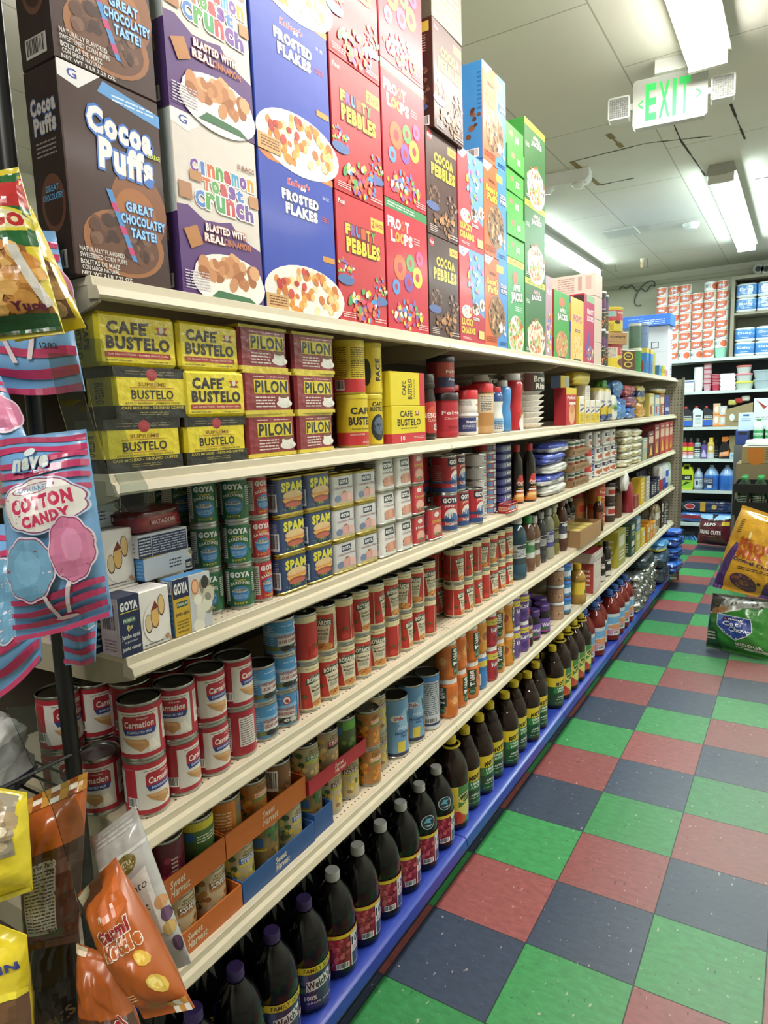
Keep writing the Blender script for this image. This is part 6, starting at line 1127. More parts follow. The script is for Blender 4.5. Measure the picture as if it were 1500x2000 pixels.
FC = dict(
    apple=can(.037, .112, fruit('b8a584', 'FRIED', 'APPLES', '6a4a30', 'a8703a', ['d0a870', 'a87840', '8a5a30'])),
    pine=can(.037, .112, fruit('b0a078', 'PINEAPPLE', 'CHUNKS', '2f5f9a', 'c8b43c', PINE)),
    crush=can(.037, .112, fruit('b5a582', 'CRUSHED', 'PINEAPPLE', '5a2028', 'b8b83a', PINE)),
    tidbit=can(.037, .112, [('r', 0, 0, 1, 1, '7a6a40'), ('b', .5, .4, .14, .34, 40, .05, ['8a6a34', 'a88440', '5f4a24'], 3), ('b', .5, .85, .12, .14, 20, .06, ['3f6a3a', '557a44', '2f4f2c'], 4), ('p', [(.3, .04), (.4, .3), (.42, .04)], 'd0b83a'), ('r', .62, 0, .8, 1, '3a78b4'), ('ln', .63, .1, .79, .9, 14, 'c8d8e4'), ('r', .2, .6, .36, .8, '2f5f9a'), ('r', .2, .5, .36, .55, 'c8b43c')]),
    cock=can(.037, .112, fruit('a89a74', 'FRUIT', 'COCKTAIL', '3f7a44', 'b8bc3c', ['d8b878', 'e0c890', 'b8483a', 'c8a860'])),
    cock2=can(.037, .112, fruit('a89474', 'FRUIT', 'COCKTAIL', '9a2a34', '2a2420', ['d8b878', 'e0c890', 'c8a860'])),
    mand=can(.036, .108, fruit('a8743c', 'MANDARIN', 'ORANGES', 'd0762c', '6a8a3a', ['d8862c', 'e09a3c', 'b86420'])),
    lime=can(.037, .112, [('r', 0, 0, 1, 1, '4a6a34'), ('r', .0, .82, 1, 1, 'c8bc34'), ('ln', .36, .55, .64, .72, 3, 'd8e0c8'), ('c', .3, .7, .1, '2f6aa8'), ('b', .5, .25, .14, .2, 14, .07, ['7a9a4a', '3a5a2a'], 2)]),
    cherry=can(.037, .112, [('r', 0, 0, 1, 1, '5a1c28'), ('b', .5, .45, .4, .4, 50, .07, ['8a2438', '6a1a2c', 'a03048', '4a1420'], 2), ('ln', .36, .3, .42, .7, 5, 'c8b0a8')]),
    olive=can(.037, .112, [('r', 0, 0, 1, 1, '4a5a34'), ('r', .36, .75, .7, 1, '5a9a3a'), ('b', .5, .4, .14, .2, 12, .08, ['6a8a44', '3a4a2a'], 2), ('c', .3, .75, .12, '2f6aa8')]),
    yam=can(.037, .112, [('r', 0, 0, 1, 1, 'c8742c'), ('r', .5, 0, .7, 1, '7a6a3a'), ('c', .6, .75, .12, '2f6aa8'), ('ln', .2, .3, .45, .8, 7, 'e8c8a0')]),
    brown=can(.037, .112, [('r', 0, 0, 1, 1, '7a5230'), ('ln', .5, .6, .68, .75, 2, 'd8d0c0'), ('b', .4, .3, .15, .25, 16, .08, ['a8743c', '5a3a20', 'c88a44'], 2), ('bars', .22, .4, .36, .9)]),
)
def fcan(k, u, x, z, rz, lb): put('fruit_can', FC[k], (x, Yof(u, x, Z5 + z + .05), Z5 + z), FACE + rz, lb, 'fruit can', 'fruit cans')
def lip(y0, y1, z0, hl, hr, col, x=-.345, t=.003, txt=True, d=.15):
    """printed corrugated tray: low front wall, side walls and a floor"""
    w = y1 - y0; mb = MB(); mb.box(-w / 2, w / 2, -.0015, .0015, 0, max(hl, hr), col)
    if txt:
        print_on(mb, [T('Sweet', .5, .68, .15, .3, 'd8ccb4', sh=.2), T('Harvest', .52, .34, .19, .32, 'd8ccb4', sh=.2)], w, hl, flat((-w / 2, -.0016, 0), (1, 0, 0), (0, 0, 1)))
    fl = MB(); fl.box(-w / 2, w / 2, .0016, d, 0, .002, col)
    sd = MB(); sd.box(-w / 2, -w / 2 + .003, .0016, d, .0021, hl * 1.0, col); sd2 = MB(); sd2.box(w / 2 - .003, w / 2, .0016, d, .0021, hl, col)
    return [('front_wall', mb.build('front_wall', 'card')), ('tray_floor', fl.build('tray_floor', 'matte')), ('side_wall', sd.build('side_wall', 'card')), ('side_wall', sd2.build('side_wall', 'card'))]
def ftray(y0, y1, z, h, col, lb, x=-.348): put('display_tray', lip(y0, y1, z, h, h, col), (x, (y0 + y1) / 2, Z5 + z), FACE, lb, 'display tray', 'printed fruit can trays')
ftray(-.745, -.487, 0, .05, 'b8642c', 'orange display tray holding the nearest fruit cans, lower one', -.335); ftray(-.484, -.236, 0, .05, '2d5288', 'blue display tray holding pineapple cans, lower one', -.335)
ftray(-.760, -.512, .1145, .055, 'b8642c', 'orange display tray, upper left one stacked on cans'); ftray(-.509, -.246, .1145, .055, 'bf6a2e', 'orange display tray, upper right one stacked on cans')
XFR = -.3835
for i, (k, y, rz) in enumerate([('pine', -.699, -.5), ('apple', -.615, .1), ('apple', -.533, .1), ('pine', -.447, .1), ('tidbit', -.364, .1), ('pine', -.280, .3)]): put('fruit_can', FC[k], (XFR, y, Z5 + .0022), FACE + rz, 'fruit can in the lower trays, front row, %s from the near end' % ORD[i], 'fruit can', 'fruit cans in the trays')
for i, (k, y, rz) in enumerate([('cherry', -.706, 0), ('cherry', -.622, .5), ('lime', -.543, .2), ('yam', -.464, .0), ('mand', -.380, .1), ('brown', -.296, .2)]):
    put('fruit_can', FC[k], (XFR - .012, y, Z5 + .1167), FACE + rz, 'fruit can in the upper trays, %s from the near end: %s' % (ORD[i], {'cherry': 'dark red', 'lime': 'green and yellow', 'yam': 'orange', 'mand': 'orange and brown', 'brown': 'brown'}[k]), 'fruit can', 'fruit cans in the trays')
# red tray corner with fruit cocktail cans over pineapple cans
put('display_tray', lip(-.241, .010, 0, .038, .038, 'a83038'), (-.342, -.1155, Z5 + .1145), FACE, 'red display tray with torn edge, stacked on pineapple cans', 'display tray', 'printed fruit can trays')
put('display_tray', lip(-.232, -.158, 0, .06, .06, '2d5288', txt=False), (-.339, -.193, Z5), FACE, 'cut blue tray corner around the pineapple can under the red tray', 'display tray', 'printed fruit can trays')
for i, (k, y, z, rz, lb) in enumerate([('tidbit', -.193, .0022, .1, 'pineapple can with a blue side panel below the red tray'), ('crush', -.108, 0, .1, 'crushed pineapple can below the red tray, left one'), ('crush', -.027, 0, -.4, 'crushed pineapple can below the red tray, right one'), ('cock', -.198, .1167, 0, 'fruit cocktail can with green band in the red tray'), ('cock2', -.115, .1167, .1, 'fruit cocktail can with red band in the red tray'), ('olive', -.033, .1167, 0, 'green fruit can in the red tray')]):
    put('fruit_can', FC[k], (XFR - .004, y, Z5 + z), FACE + rz, lb, 'fruit can', 'fruit cans by the red tray')
stack('fruit_can', FC['mand'], 'mandarin orange can, @ of the orange stack beside the red tray', 'fruit can', 'mandarin cans', -.368, .056, Z5, .1085, 2, jit=.25); stack('fruit_can', FC['crush'], 'crushed pineapple can, @ of the stack beside the mandarin cans', 'fruit can', 'crushed pineapple stack', -.395, .134, Z5, .1125, 2, jit=.2)
stack('fruit_can', FC['mand'], 'mandarin orange can in the second rank, @ one', 'fruit can', 'mandarin cans', -.448, .054, Z5, .1085, 2, jit=.5)
DOLE = [('r', 0, 0, 1, 1, '6a9ac4'), ('r', 0, 0, 1, .06, '22284a'), ('e', .5, .62, .12, .2, '8fb8d8', 18), ('e', .37, .68, .08, .06, 'd8d4d4', 16), T('Dole', .39, .68, .1, .06, 'a82c34', b=.04), T('Juice', .43, .5, .12, .06, 'dfe6ee', sh=.2), T('PINEAPPLE', .44, .41, .2, .05, '2a3058', b=.02), T('PINA', .45, .35, .08, .04, '2a3058'), ('p', [(.37, .07), (.37, .26), (.47, .26), (.46, .07)], 'd8c44a'), ('e', .58, .34, .06, .22, '9a7434', 16), ('b', .58, .34, .055, .2, 44, .025, ['b8903c', '7a5a28', 'c8a850'], 2), ('p', [(.52, .54), (.5, .8), (.55, .66), (.56, .86), (.59, .66), (.63, .84), (.63, .64), (.67, .76), (.63, .54)], '3f6a44', 1), ('r', .0, .06, .2, 1, '3a5a94'), ('ln', .02, .1, .18, .9, 14, 'c8d0e0')]
DO = can(.0445, .186, DOLE, n=40, tab=False, lidc='5f6062')  # lid colour darkened for the reflected shelf underside
put('juice_can', DO, (-.385, .228, Z5), FACE + .05, 'tall pale blue pineapple juice can, left one', 'juice can', 'tall juice cans'); put('juice_can', DO, (-.388, .335, Z5), FACE - .1, 'tall pale blue pineapple juice can, right one', 'juice can', 'tall juice cans')
put('juice_can', can(.0445, .186, [('r', 0, 0, 1, 1, '2a3560'), ('r', 0, .9, 1, 1, '4a86c4'), ('r', .26, .1, .52, .9, 'c4ccd4'), ('ln', .27, .25, .51, .88, 16, '555a64'), ('bars', .3, .1, .48, .2, '222', 'd8d8d4'), ('c', .58, .35, .05, 'c8d0e0'), ('c', .6, .5, .03, 'd8a0a0'), ('ln', .54, .6, .68, .84, 4, 'c8d0e0'), ('r', 0, 0, 1, .05, 'c4ccd4')], n=40, tab=False), (-.382, .432, Z5), FACE, 'tall dark blue juice can turned to its nutrition label', 'juice can', 'tall juice cans')
def tang(body, lab):
    R_ = .0385; h = .1335
    b = lathed([(R_ * .88, 0, body), (R_, .008, body), (R_, h * .36, body), (R_ * .95, h * .5, body), (R_, h * .64, body), (R_, h * .82, body), (R_ * .93, h * .88, body)], 28, 'gloss', 'tub_body')
    l = MB(); W = 2 * PI * R_
    def rr(t):
        q = t * .72 * h + .1 * h
        f = min(1, max(0, abs(q / h - .5) / .14)); return R_ * (.95 + .05 * f)
    print_on(l, lab, W, h * .72, lambda x, y, q: ((rr(y / (h * .72)) + q + .0008) * math.sin((x / W - .5) * 2 * PI), -(rr(y / (h * .72)) + q + .0008) * math.cos((x / W - .5) * 2 * PI), h * .1 + y), du=W / 28, dv=h * .06)
    return [('tub_body', b), ('label', l.build('label', 'gloss')), cap(R_ * .93, h * .88, h * .12, 'dfdfdb', 28)]
TG = lambda c, c2, c3: [('r', 0, 0, 1, 1, c)] + [x for u, v in ((.30, .55), (.70, .5), (.86, .3), (.14, .4)) for x in (('e', u, v, .09, .24, c2, 18), ('e', u, v, .075, .2, c, 18), ('e', u, v, .06, .16, c3, 18))] + [('r', .43, .30, .57, 1, '25402f'), T('TANG', .5, .67, .60, .085, 'e4e2dc', b=.08, rot=PI / 2), ('c', .5, .17, .14, '2f5a3c'), ('ln', .46, .12, .54, .22, 3, 'a8c0a0'), ('r', .86, .55, .99, .72, '2f5a3c'), ('r', .84, .05, .99, .4, 'c8c8c0'), ('ln', .85, .1, .98, .38, 6, '666'), ('bars', .02, .03, .1, .28)]
TA = tang('d2712a', TG('d2712a', 'dc8a44', 'e6a868')); TB = tang('cf8d32', TG('cf8d32', 'd8a050', 'a85a40'))
KA = lambda c, c2: tang(c, [('r', 0, 0, 1, 1, c), ('r', 0, .76, 1, 1, 'd3bf4a'), ('ln', .36, .84, .64, .9, 1, '3a3a5a'), T('Kool', .44, .58, .2, .2, 'e4e0e0', b=.06, o='2a2a5a', ow=.05, rot=.12), T('Aid', .6, .62, .12, .18, 'e4e0e0', b=.06, o='2a2a5a', ow=.05, rot=.12), ('e', .44, .22, .07, .17, c2, 16), ('e', .57, .25, .07, .17, 'b03a40', 16), ('b', .44, .22, .06, .15, 9, .06, [c2, '4a3a7a'], 2), ('ln', .75, .1, .95, .7, 8, 'c8c4d8'), ('r', .05, .05, .2, .5, 'd0ccd8'), ('bars', .06, .06, .19, .46)])
KP = KA('6a4a9a', '4a2f7a'); KR = KA('b02a34', '8a1c28'); KB = KA('3a7cc0', '2a5aa0')
TU = [(878, TA, TA, 0), (914, TA, TA, 1.4), (935, TA, TA, .0), (950, TB, KB, 1.3), (971, KR, KR, .4), (988, TB, TB, -.5), (1006, TB, TB, .3), (1021, KP, KP, .6), (1038, KP, KP, 0)]
ty = .572
for i, (u, up, lo, rz) in enumerate(TU):
    y = .535 + i * .088; x = -.360 - (.006 if i % 2 else 0)
    for k, m in ((0, lo), (1, up)):
        cn = 'orange' if m is TA else 'amber' if m is TB else 'purple' if m is KP else 'red' if m is KR else 'blue'
        r_ = rz if k else (-1.4 if i == 0 else .1 if i == 1 else -.6 if i == 2 else rz)
        put('drink_powder_tub', m, (x, y, Z5 + k * .134), FACE + r_ - .15, '%s drink powder tub with white lid, %s stack from the left, %s' % (cn, ORD[i], ('lower', 'upper')[k]), 'drink powder tub', 'drink powder tubs')
    if i < 8: put('drink_powder_tub', (TA, TA, TA, TB, KR, TB, TB, KP)[i], (x - .08, y, Z5), FACE, 'drink powder tub in the second rank, %s from the left' % ORD[i], 'drink powder tub', 'drink powder tubs')
# jelly, oats, sauces, tea
SM = dress(.034, .17, '2c1512', '3a1a1a', WL('c8c4c0', 'b84a34'), sy=1); put('juice_bottle', SM, (-.36, 1.305, Z5), FACE - .2, 'small dark red bottle with a red and white label beside the purple tubs', 'bottle')
JE = lambda: jar_glass(.04, .135, [('r', 0, 0, 1, 1, '6a4a9a'), T("Welch's", .5, .6, .3, .3, 'e4e0e4', b=.03, rot=.1), ('r', 0, 0, 1, .15, 'a8408a'), ('e', .4, .3, .08, .14, '3f6a3a', 12)], '17121c', '4a2f6e')
J1 = JE()
for i, (y, x, z) in enumerate([(1.40, -.365, 0), (1.505, -.355, 0), (1.6, -.40, 0), (1.42, -.45, 0), (1.53, -.45, 0), (1.64, -.485, 0)]): put('jelly_jar', J1, (x, y, Z5 + z), FACE - .25, 'purple grape jelly jar with purple lid, %s' % ['front row left', 'front row right', 'behind the front right one', 'second rank left', 'second rank middle', 'second rank right'][i], 'jelly jar', 'grape jelly jars')
for i, (x, y) in enumerate(((-.50, 1.36), (-.53, 1.46))): put('juice_bottle', dress(.038, .22, '1a141c', '4a2a5a', WL('3a2a4a', '5a4a6a'), sy=1), (x - .02, y, Z5), FACE, 'tall dark purple bottle behind the jelly jars, %s' % ('left', 'right')[i], 'bottle', 'tall dark purple bottles')
OT = tub(.042, .085, [('r', 0, 0, 1, 1, 'a88468'), ('b', .5, .5, .3, .4, 40, .07, ['c8a888', '8a6448', 'e0c8a8', '6a4a34'], 2)], 'a88a70', 'c8ccd0', .012); OB = tub(.038, .085, [('r', 0, 0, 1, 1, '3a7ab0'), ('r', .3, .2, .7, .7, 'c8d4e0'), ('b', .5, .2, .3, .14, 12, .06, ['6a4a34'], 2)], '6a5a54', '3a6ac0', .014)
for k in range(3): put('oat_tub', OT, (-.365, 1.74, Z5 + k * .0855), FACE, 'clear tub of brown granola, %s of the granola stack' % ('bottom', 'middle', 'top')[k], 'food tub', 'granola tubs'); put('oat_tub', OB, (-.355, 1.835, Z5 + k * .0855), FACE, 'blue-labelled cereal cup, %s of the blue stack' % ('bottom', 'middle', 'top')[k], 'food tub', 'blue cups')
put('juice_bottle', dress(.046, .21, '9a7838', 'd0ac2a', [('r', 0, 0, 1, 1, 'cfae34'), ('r', .3, .1, .6, .9, 'd8bc3c'), ('e', .6, .2, .1, .2, '3f6a34', 12), ('e', .66, .1, .06, .14, 'b03a2a', 12)], sy=1), (-.345, 2.05, Z5), FACE - .3, 'amber juice bottle with yellow cap and yellow label', 'bottle')
for i, (y, x, w, d, h, z, c, lb) in enumerate([(2.18, -.47, .16, .1, .2, 0, ['b07a44'] * 4, 'brown carton behind the amber bottle'), (2.33, -.36, .16, .1, .17, 0, ['c8b8b4', 'a84a44', 'a84a44', 'a83a44'], 'white and red carton, lower one under the dark red box'), (2.34, -.37, .22, .12, .055, .1705, ['a8a0a0', 'b8aeae', 'b8aeae', '8a2432'], 'dark red topped box lying on the white and red carton'), (3.02, -.40, .22, .14, .23, 0, ['9a9a5a', 'b4aa3a', 'b4aa3a', 'b8b050'], 'large olive-yellow box tilted forward'), (3.34, -.37, .13, .09, .12, 0, ['2f4a3a'] * 4, 'dark green tea box, lower one'), (3.34, -.37, .13, .09, .11, .1205, ['3a5544'] * 4, 'dark green tea box, upper one'), (3.52, -.37, .13, .09, .14, 0, ['a8a850'] * 4, 'yellow-green tea box, lower one'), (3.52, -.37, .13, .09, .1, .1405, ['6a8aa8'] * 4, 'blue and yellow tea box, upper one'), (3.70, -.37, .12, .09, .13, 0, ['c8b03a'] * 4, 'yellow tea box left of the orange ones'), (3.87, -.365, .1, .09, .13, 0, ['c8842c'] * 4, 'orange tea box, left one'), (3.99, -.365, .1, .09, .135, 0, ['c8842c'] * 4, 'orange tea box, middle one'), (4.11, -.365, .1, .09, .12, 0, ['d09434'] * 4, 'orange tea box, right one'), (3.93, -.47, .16, .1, .25, 0, ['c07a28'] * 4, 'tall orange box behind the orange tea boxes'), (4.55, -.38, .1, .09, .24, 0, ['3a2420'] * 4, 'tall dark brown box near the far end of the fifth shelf')]):
    put('food_box', carton(w, d, h, c, [('r', .15, .55, .85, .85, 'c8c4b0'), ('ln', .2, .15, .8, .45, 3, 'e0dccc')], [('ln', .2, .2, .8, .8, 4, 'd8d0c0')]), (x, y, Z5 + z), FACE, lb, 'food box', 'boxes on the fifth shelf')
DS = syrup(.04, .21, '1a1210', '241a16', WL('c8c4bc', '2a2422'))
for i, y in enumerate((2.56, 2.70)): put('syrup_bottle', DS, (-.355, y, Z5), FACE - .3, 'dark ribbed syrup bottle with pale label, %s of two on the fifth shelf' % ('left', 'right')[i], 'syrup bottle', 'dark ribbed bottles')
put('snack_bag', lump(.16, .08, .22, ['b8a888', '8a7a64', 'c0bcae', '9a8a6a'], 'foil', 52, 12, 2.4, .2), (-.36, 4.32, Z5), FACE, 'clear bag of mixed snacks with a pinched top near the far end', 'snack bag')
stack('small_tin', can(.03, .05, [('r', 0, 0, 1, 1, '3a3a40'), ('ln', .3, .2, .7, .8, 3, 'c8c8c8')], n=18, tab=False), 'small dark tin, @ of the stack by the end panel', 'tin', 'small dark tins', -.35, 4.72, Z5, .0505, 4)
# ================================================================ base deck: juice bottles, jugs, foil packs
Z6 = DECK[5] + .001
def pet(R_, h, body, shoulder, capc, capr, caph, lab, l0, l1, flute=None, mat_='bottle', n=36, extra=None):
    prof = [(R_ * .82, 0, body), (R_ * .97, .008, body), (R_, .02, body), (R_ * .985, h * l0, body), (R_ * .985, h * l1, body)] + [(R_ * r, h * z, body) for r, z in shoulder]
    b = lathed(prof, n, mat_, 'bottle_body', **({'flute': flute} if flute else {}))
    P = [('bottle_body', b), cap(capr, h - caph, caph, capc, 24)]
    if lab: P.append(wrap(R_ * .985 + .0006, h * l0, h * l1, lab, n, 'gloss'))
    return P + (extra or [])
SH = [(1.0, .54), (.97, .62), (.86, .72), (.66, .81), (.44, .87), (.34, .90)]
WEL = [('r', 0, 0, 1, 1, '3a2f5a'), ('r', 0, .42, 1, .85, '2c3a5a'), ('b', .5, .5, .45, .3, 40, .1, ['2f3f66', '3f3166', '27304f', '4a5a80'], 3), ('r', 0, .84, 1, 1, 'd2bd2c'), T('FAMILY SIZE', .5, .92, .22, .10, '3a3420', b=.02), T('FAMILY SIZE', .1, .92, .22, .10, '3a3420', b=.02), ('p', [(.40, .42), (.60, .50), (.60, .76), (.40, .66)], 'd8d4d4'), T("Welch's", .5, .59, .19, .20, '2a2434', b=.03, rot=.14), ('e', .37, .46, .05, .07, '3f6a3a', 12), T('100%', .43, .27, .09, .11, 'd8d4d8', b=.03), T('GRAPE JUICE', .5, .14, .2, .06, 'c0b8d0'), ('r', .60, .36, .65, .5, 'c8a0a8')]
CRAN = [('r', 0, 0, 1, 1, '93203a'), ('b', .42, .48, .14, .42, 90, .07, ['b03a50', '8a1c34', 'c85a68', '6a1428'], 4), ('b', .9, .48, .1, .42, 50, .07, ['b03a50', '8a1c34', 'c85a68'], 5), ('r', 0, .9, 1, 1, 'd2bd2c'), ('r', .56, .0, .76, .9, 'd4d2d4'), T('100', .63, .68, .12, .24, '23263a', b=.04), ('r', .57, .02, .76, .36, '2f3a66'), ('ln', .58, .4, .7, .52, 2, 'b03a4a'), ('bars', .44, .03, .54, .2), ('r', .28, .3, .33, .5, 'c8b8b8')]
SPRAY = pet(.0555, .272, '0d0b0c', SH, 'b9b9ba', .0195, .024, CRAN, .10, .46)
GRAPE = pet(.0555, .272, '0c0a0e', SH, '3f2f66', .0195, .024, WEL, .06, .47)
logo = MB(); print_on(logo, [('e', .5, .5, .5, .5, 'a8b8b8', 20), ('e', .5, .5, .44, .45, '16323e', 20), ('p', [(.15, .45), (.4, .8), (.85, .7), (.6, .62), (.7, .4), (.4, .5)], '5a9ab0', 1), ('p', [(.2, .3), (.8, .3), (.6, .2)], 'a8c0c0')], .05, .05, lambda x, y, q: (.0545 * math.sin((x - .025) / .0545), -.0565 * math.cos((x - .025) / .0545) - q - .0006 + (y / .05) * .0045, .272 * .53 + y * .9), du=.006, dv=.012)
SPRAY2 = SPRAY + [('logo_sticker', logo.build('logo_sticker', 'gloss'))]
XB6 = -.357
seq = [(-.618, GRAPE), (-.500, GRAPE), (-.382, GRAPE), (-.264, GRAPE), (-.146, SPRAY), (-.029, SPRAY), (.088, SPRAY), (.205, SPRAY), (.322, SPRAY2), (.439, SPRAY2)]
for i, (y, m) in enumerate(seq):
    g = m is GRAPE; n = i if g else i - 4
    put('juice_bottle', m, (XB6, y, Z6), FACE + (-.35 if g else -.55), 'nearly black juice bottle with %s cap, %s of its kind from the near end' % ('purple' if g else 'grey-white', ORD[n]), 'juice bottle', 'dark juice bottles')
    put('juice_bottle', GRAPE if i < 4 else SPRAY, (XB6 - .118, y + .01, Z6), FACE + .2, 'dark juice bottle in shadow behind the front row, %s from the near end' % ORD[i], 'juice bottle', 'dark juice bottles in the second rank')
# brown juice jug with carrying ring
def ring(z, R_, col):
    mb = MB(); n = 20
    mb.tube([(R_ * math.cos(2 * PI * i / n) * (1.5 if math.cos(2 * PI * i / n) > 0 else 1), R_ * math.sin(2 * PI * i / n), z) for i in range(n + 1)], .0042, col, 6)
    return ('carry_ring', mb.build('carry_ring', 'plastic'))
APJL = [('r', 0, 0, 1, 1, '2f6a3c'), ('r', .30, .0, .44, 1, 'd2bc3a'), ('r', .44, 0, .62, 1, '3f7a3c'), ('p', [(.44, .42), (.62, .62), (.62, .2), (.44, .1)], 'cfc86a'), ('e', .53, .66, .1, .13, 'd8cf8a', 18), ('e', .53, .66, .09, .105, '2a4a2c', 18), T("MOTT'S", .53, .66, .15, .09, 'd8cf5a', b=.03, rot=.3), ('e', .42, .18, .06, .16, 'b03a2c', 16), ('e', .47, .12, .05, .13, 'c04a38', 16), ('ln', .2, .2, .28, .8, 8, 'c8d0b8'), ('bars', .33, .04, .4, .16)]
SHJ = [(1.0, .60), (.97, .66), (.84, .74), (.6, .82), (.36, .875), (.30, .90)]
MJUG = pet(.0605, .325, '22130e', SHJ, 'cdb52c', .021, .026, APJL, .08, .5, extra=[ring(.288, .026, 'cdb52c')])
MOT = [('r', 0, 0, 1, 1, '1f4a30'), ('r', 0, .68, 1, 1, 'd2bb2e'), T("MOTT'S", .53, .80, .24, .14, '1c1a18', b=.08, rot=.14, sh=.2), ('r', .38, .45, .62, .68, '2f7a44'), T('100%', .5, .61, .13, .075, 'dfe4dc', b=.04), T('JUICE', .5, .51, .13, .075, 'dfe4dc', b=.04), T('APPLE', .5, .30, .13, .06, 'dfe4dc', b=.02), ('ln', .42, .2, .58, .24, 1, 'c0ccc0'), ('ln', .4, .08, .6, .12, 1, '8aa898'), ('r', .63, 0, .72, .68, 'd2bb2e'), ('e', .73, .4, .05, .25, '8a3a2a', 14), ('ln', .0, .1, .3, .6, 9, '8aa898')]
SHM = [(1.0, .545), (.99, .58), (.93, .66), (.74, .755), (.66, .765), (.64, .80), (.52, .86), (.38, .90)]
MBOT = pet(.0545, .302, '23140f', SHM, 'cdb52c', .0205, .026, MOT, .06, .52, flute=(.165, .228, .018, 22), n=66)
def capspot(u, v, zc): p = onz(u, v, zc); return p.x, p.y
put('juice_jug', MJUG, (-.365, .563, Z6), FACE - .3, 'brown apple juice jug with yellow cap and carrying ring, first after the black bottles', 'juice jug', 'ringed juice jugs')
mott = [(-.369, .688), (-.364, .805), (-.372, .925), (-.352, 1.04), (-.362, 1.166), (-.345, 1.284), (-.352, 1.41), (-.395, 1.53), (-.352, 1.655)]
for i, (x, y) in enumerate(mott): put('juice_bottle', MBOT, (x, y, Z6), FACE - .35 + .1 * math.sin(i * 2), 'brown apple juice bottle with yellow cap, front row, %s from the left' % ORD[i], 'juice bottle', 'apple juice bottles')
for i, y in enumerate((.72, .84, .96, 1.08, 1.2, 1.32)): put('juice_bottle', MBOT, (-.488, y, Z6), FACE, 'brown apple juice bottle with yellow cap, second rank, %s from the left' % ORD[i], 'juice bottle', 'apple juice bottles')
for i, y in enumerate((1.777, 1.902, 2.027, 2.152)): put('juice_jug', MJUG, (-.356, y, Z6), FACE - .35, 'brown apple juice jug with carrying ring, %s of four in a row' % ORD[i], 'juice jug', 'ringed juice jugs')
for i, y in enumerate((1.64, 1.80, 1.95)): put('juice_jug', MJUG, (-.52, y, Z6), FACE - .35, 'brown apple juice jug in the second rank, %s from the left' % ORD[i], 'juice jug', 'ringed juice jugs')
RJ = [('r', 0, 0, 1, 1, 'b8c4cc'), ('r', .3, .55, .7, .85, '6aa0cc'), ('e', .5, .4, .16, .12, 'c88a60', 16), ('r', .2, .05, .8, .28, 'b88aa0'), ('bars', .42, .04, .56, .2)]
RJUG = pet(.066, .31, '6a1c18', SHJ, '3a62a8', .024, .028, RJ, .12, .56, extra=[ring(.275, .028, '3a62a8')])
for i, (x, y) in enumerate([(-.37, 2.30), (-.35, 2.45), (-.37, 2.59), (-.335, 2.76), (-.335, 2.90), (-.335, 3.04), (-.335, 3.18)]): put('juice_jug', RJUG, (x - .01, y, Z6), FACE - .4, 'red punch jug with blue cap, %s from the left' % ORD[i], 'juice jug', 'red punch jugs')
for i in range(4): put('juice_jug', RJUG, (-.52, 2.28 + i * .2, Z6), FACE, 'red punch jug in shadow behind the front row, %s from the left' % ORD[i], 'juice jug', 'red punch jugs')
rn = random.Random(12)
k = 0
for lv in range(3):
    for i in range(3):
        put('foil_pack', lump(.235, .17, .085, ['c8c8c8', '9a9a98', 'd8d8d8'], 'silver', 60 + k, 9, 2.2, .25), (-.35 - .008 * i, 3.44 + i * .275 + .015 * lv, Z6 + lv * .086), FACE + rn.uniform(-.1, .1), 'crumpled silver foil pack, %s layer, %s from the left' % (('bottom', 'middle', 'top')[lv], ORD[i]), 'foil pack', 'silver foil packs'); k += 1
put('cable_bundle', lump(.4, .2, .08, ['20303a', '2a3c48', '1a2228'], 'film', 71, 10, 2.4, .12), (-.37, 3.75, Z6 + .262), FACE, 'dark blue-black bag lying on the silver foil packs', 'bag')
put('soft_bag', lump(.3, .2, .075, ['c8b83a', '6aa0c8', '4a88b8'], 'foil', 72, 10, 2.2, .2), (-.36, 4.35, Z6 + .262), FACE, 'yellow and light blue bag on top of the dark pile', 'bag')
for i, (y, z, c) in enumerate([(4.36, 0, ['1f2a3a', '2a3648']), (4.36, .13, ['26323e', '35506a'])]): put('soft_bag', lump(.36, .22, .13, c, 'foil', 73 + i, 10, 2.4, .15), (-.36, y, Z6 + z), FACE, 'dark grey-blue bag under the yellow one, %s' % ('lower', 'upper')[i], 'bag', 'dark bags')
for i, (y, z, w, h) in enumerate([(4.74, 0, .36, .11), (4.76, .121, .34, .10), (4.75, .236, .3, .08), (4.74, .325, .22, .05)]): put('soft_bag', lump(w, .26, h, ['2348a8', '2f62c4', '1c3a8a', '3a74d0'], 'foil', 80 + i, 10, 2.4, .2), (-.33, y, Z6 + z), FACE, 'shiny bright blue bag at the far corner of the base deck, %s' % ('bottom', 'second', 'third', 'top')[i], 'bag', 'bright blue bags')
# ================================================================ shelving along the back wall
YS = 7.09
def bp(u, v): p = ony(u, v, YS); return p.x, p.z
ZB = [bp(1400, 699)[1], bp(1400, 763)[1], bp(1390, 834)[1], bp(1390, 897)[1], bp(1390, 958.5)[1], bp(1350, 1022)[1]]
MT['bshelf'] = mat('pale_shelf', .4, vary=.08, color='b9c4c2'); MT['dark'] = mat('dark_back', .7, vary=.1, color='2c2f33')
XL0, XR0 = -.85, 1.25
for i, z in enumerate(ZB):
    d = MB(); d.box(XL0, XR0, YS + .02, YW - .04, z - .02, z, 'ccc'); r = MB(); r.box(XL0, XR0, YS, YS + .0195, z - .032, z + .002, 'ddd')
    put('back_shelf', [('deck', d.build('deck', 'bshelf')), ('front_rail', r.build('front_rail', 'bshelf'))], (0, 0, 0), 0, 'pale metal shelf on the back wall, %s from the top' % ORD[i], 'shelf', 'back wall shelves')
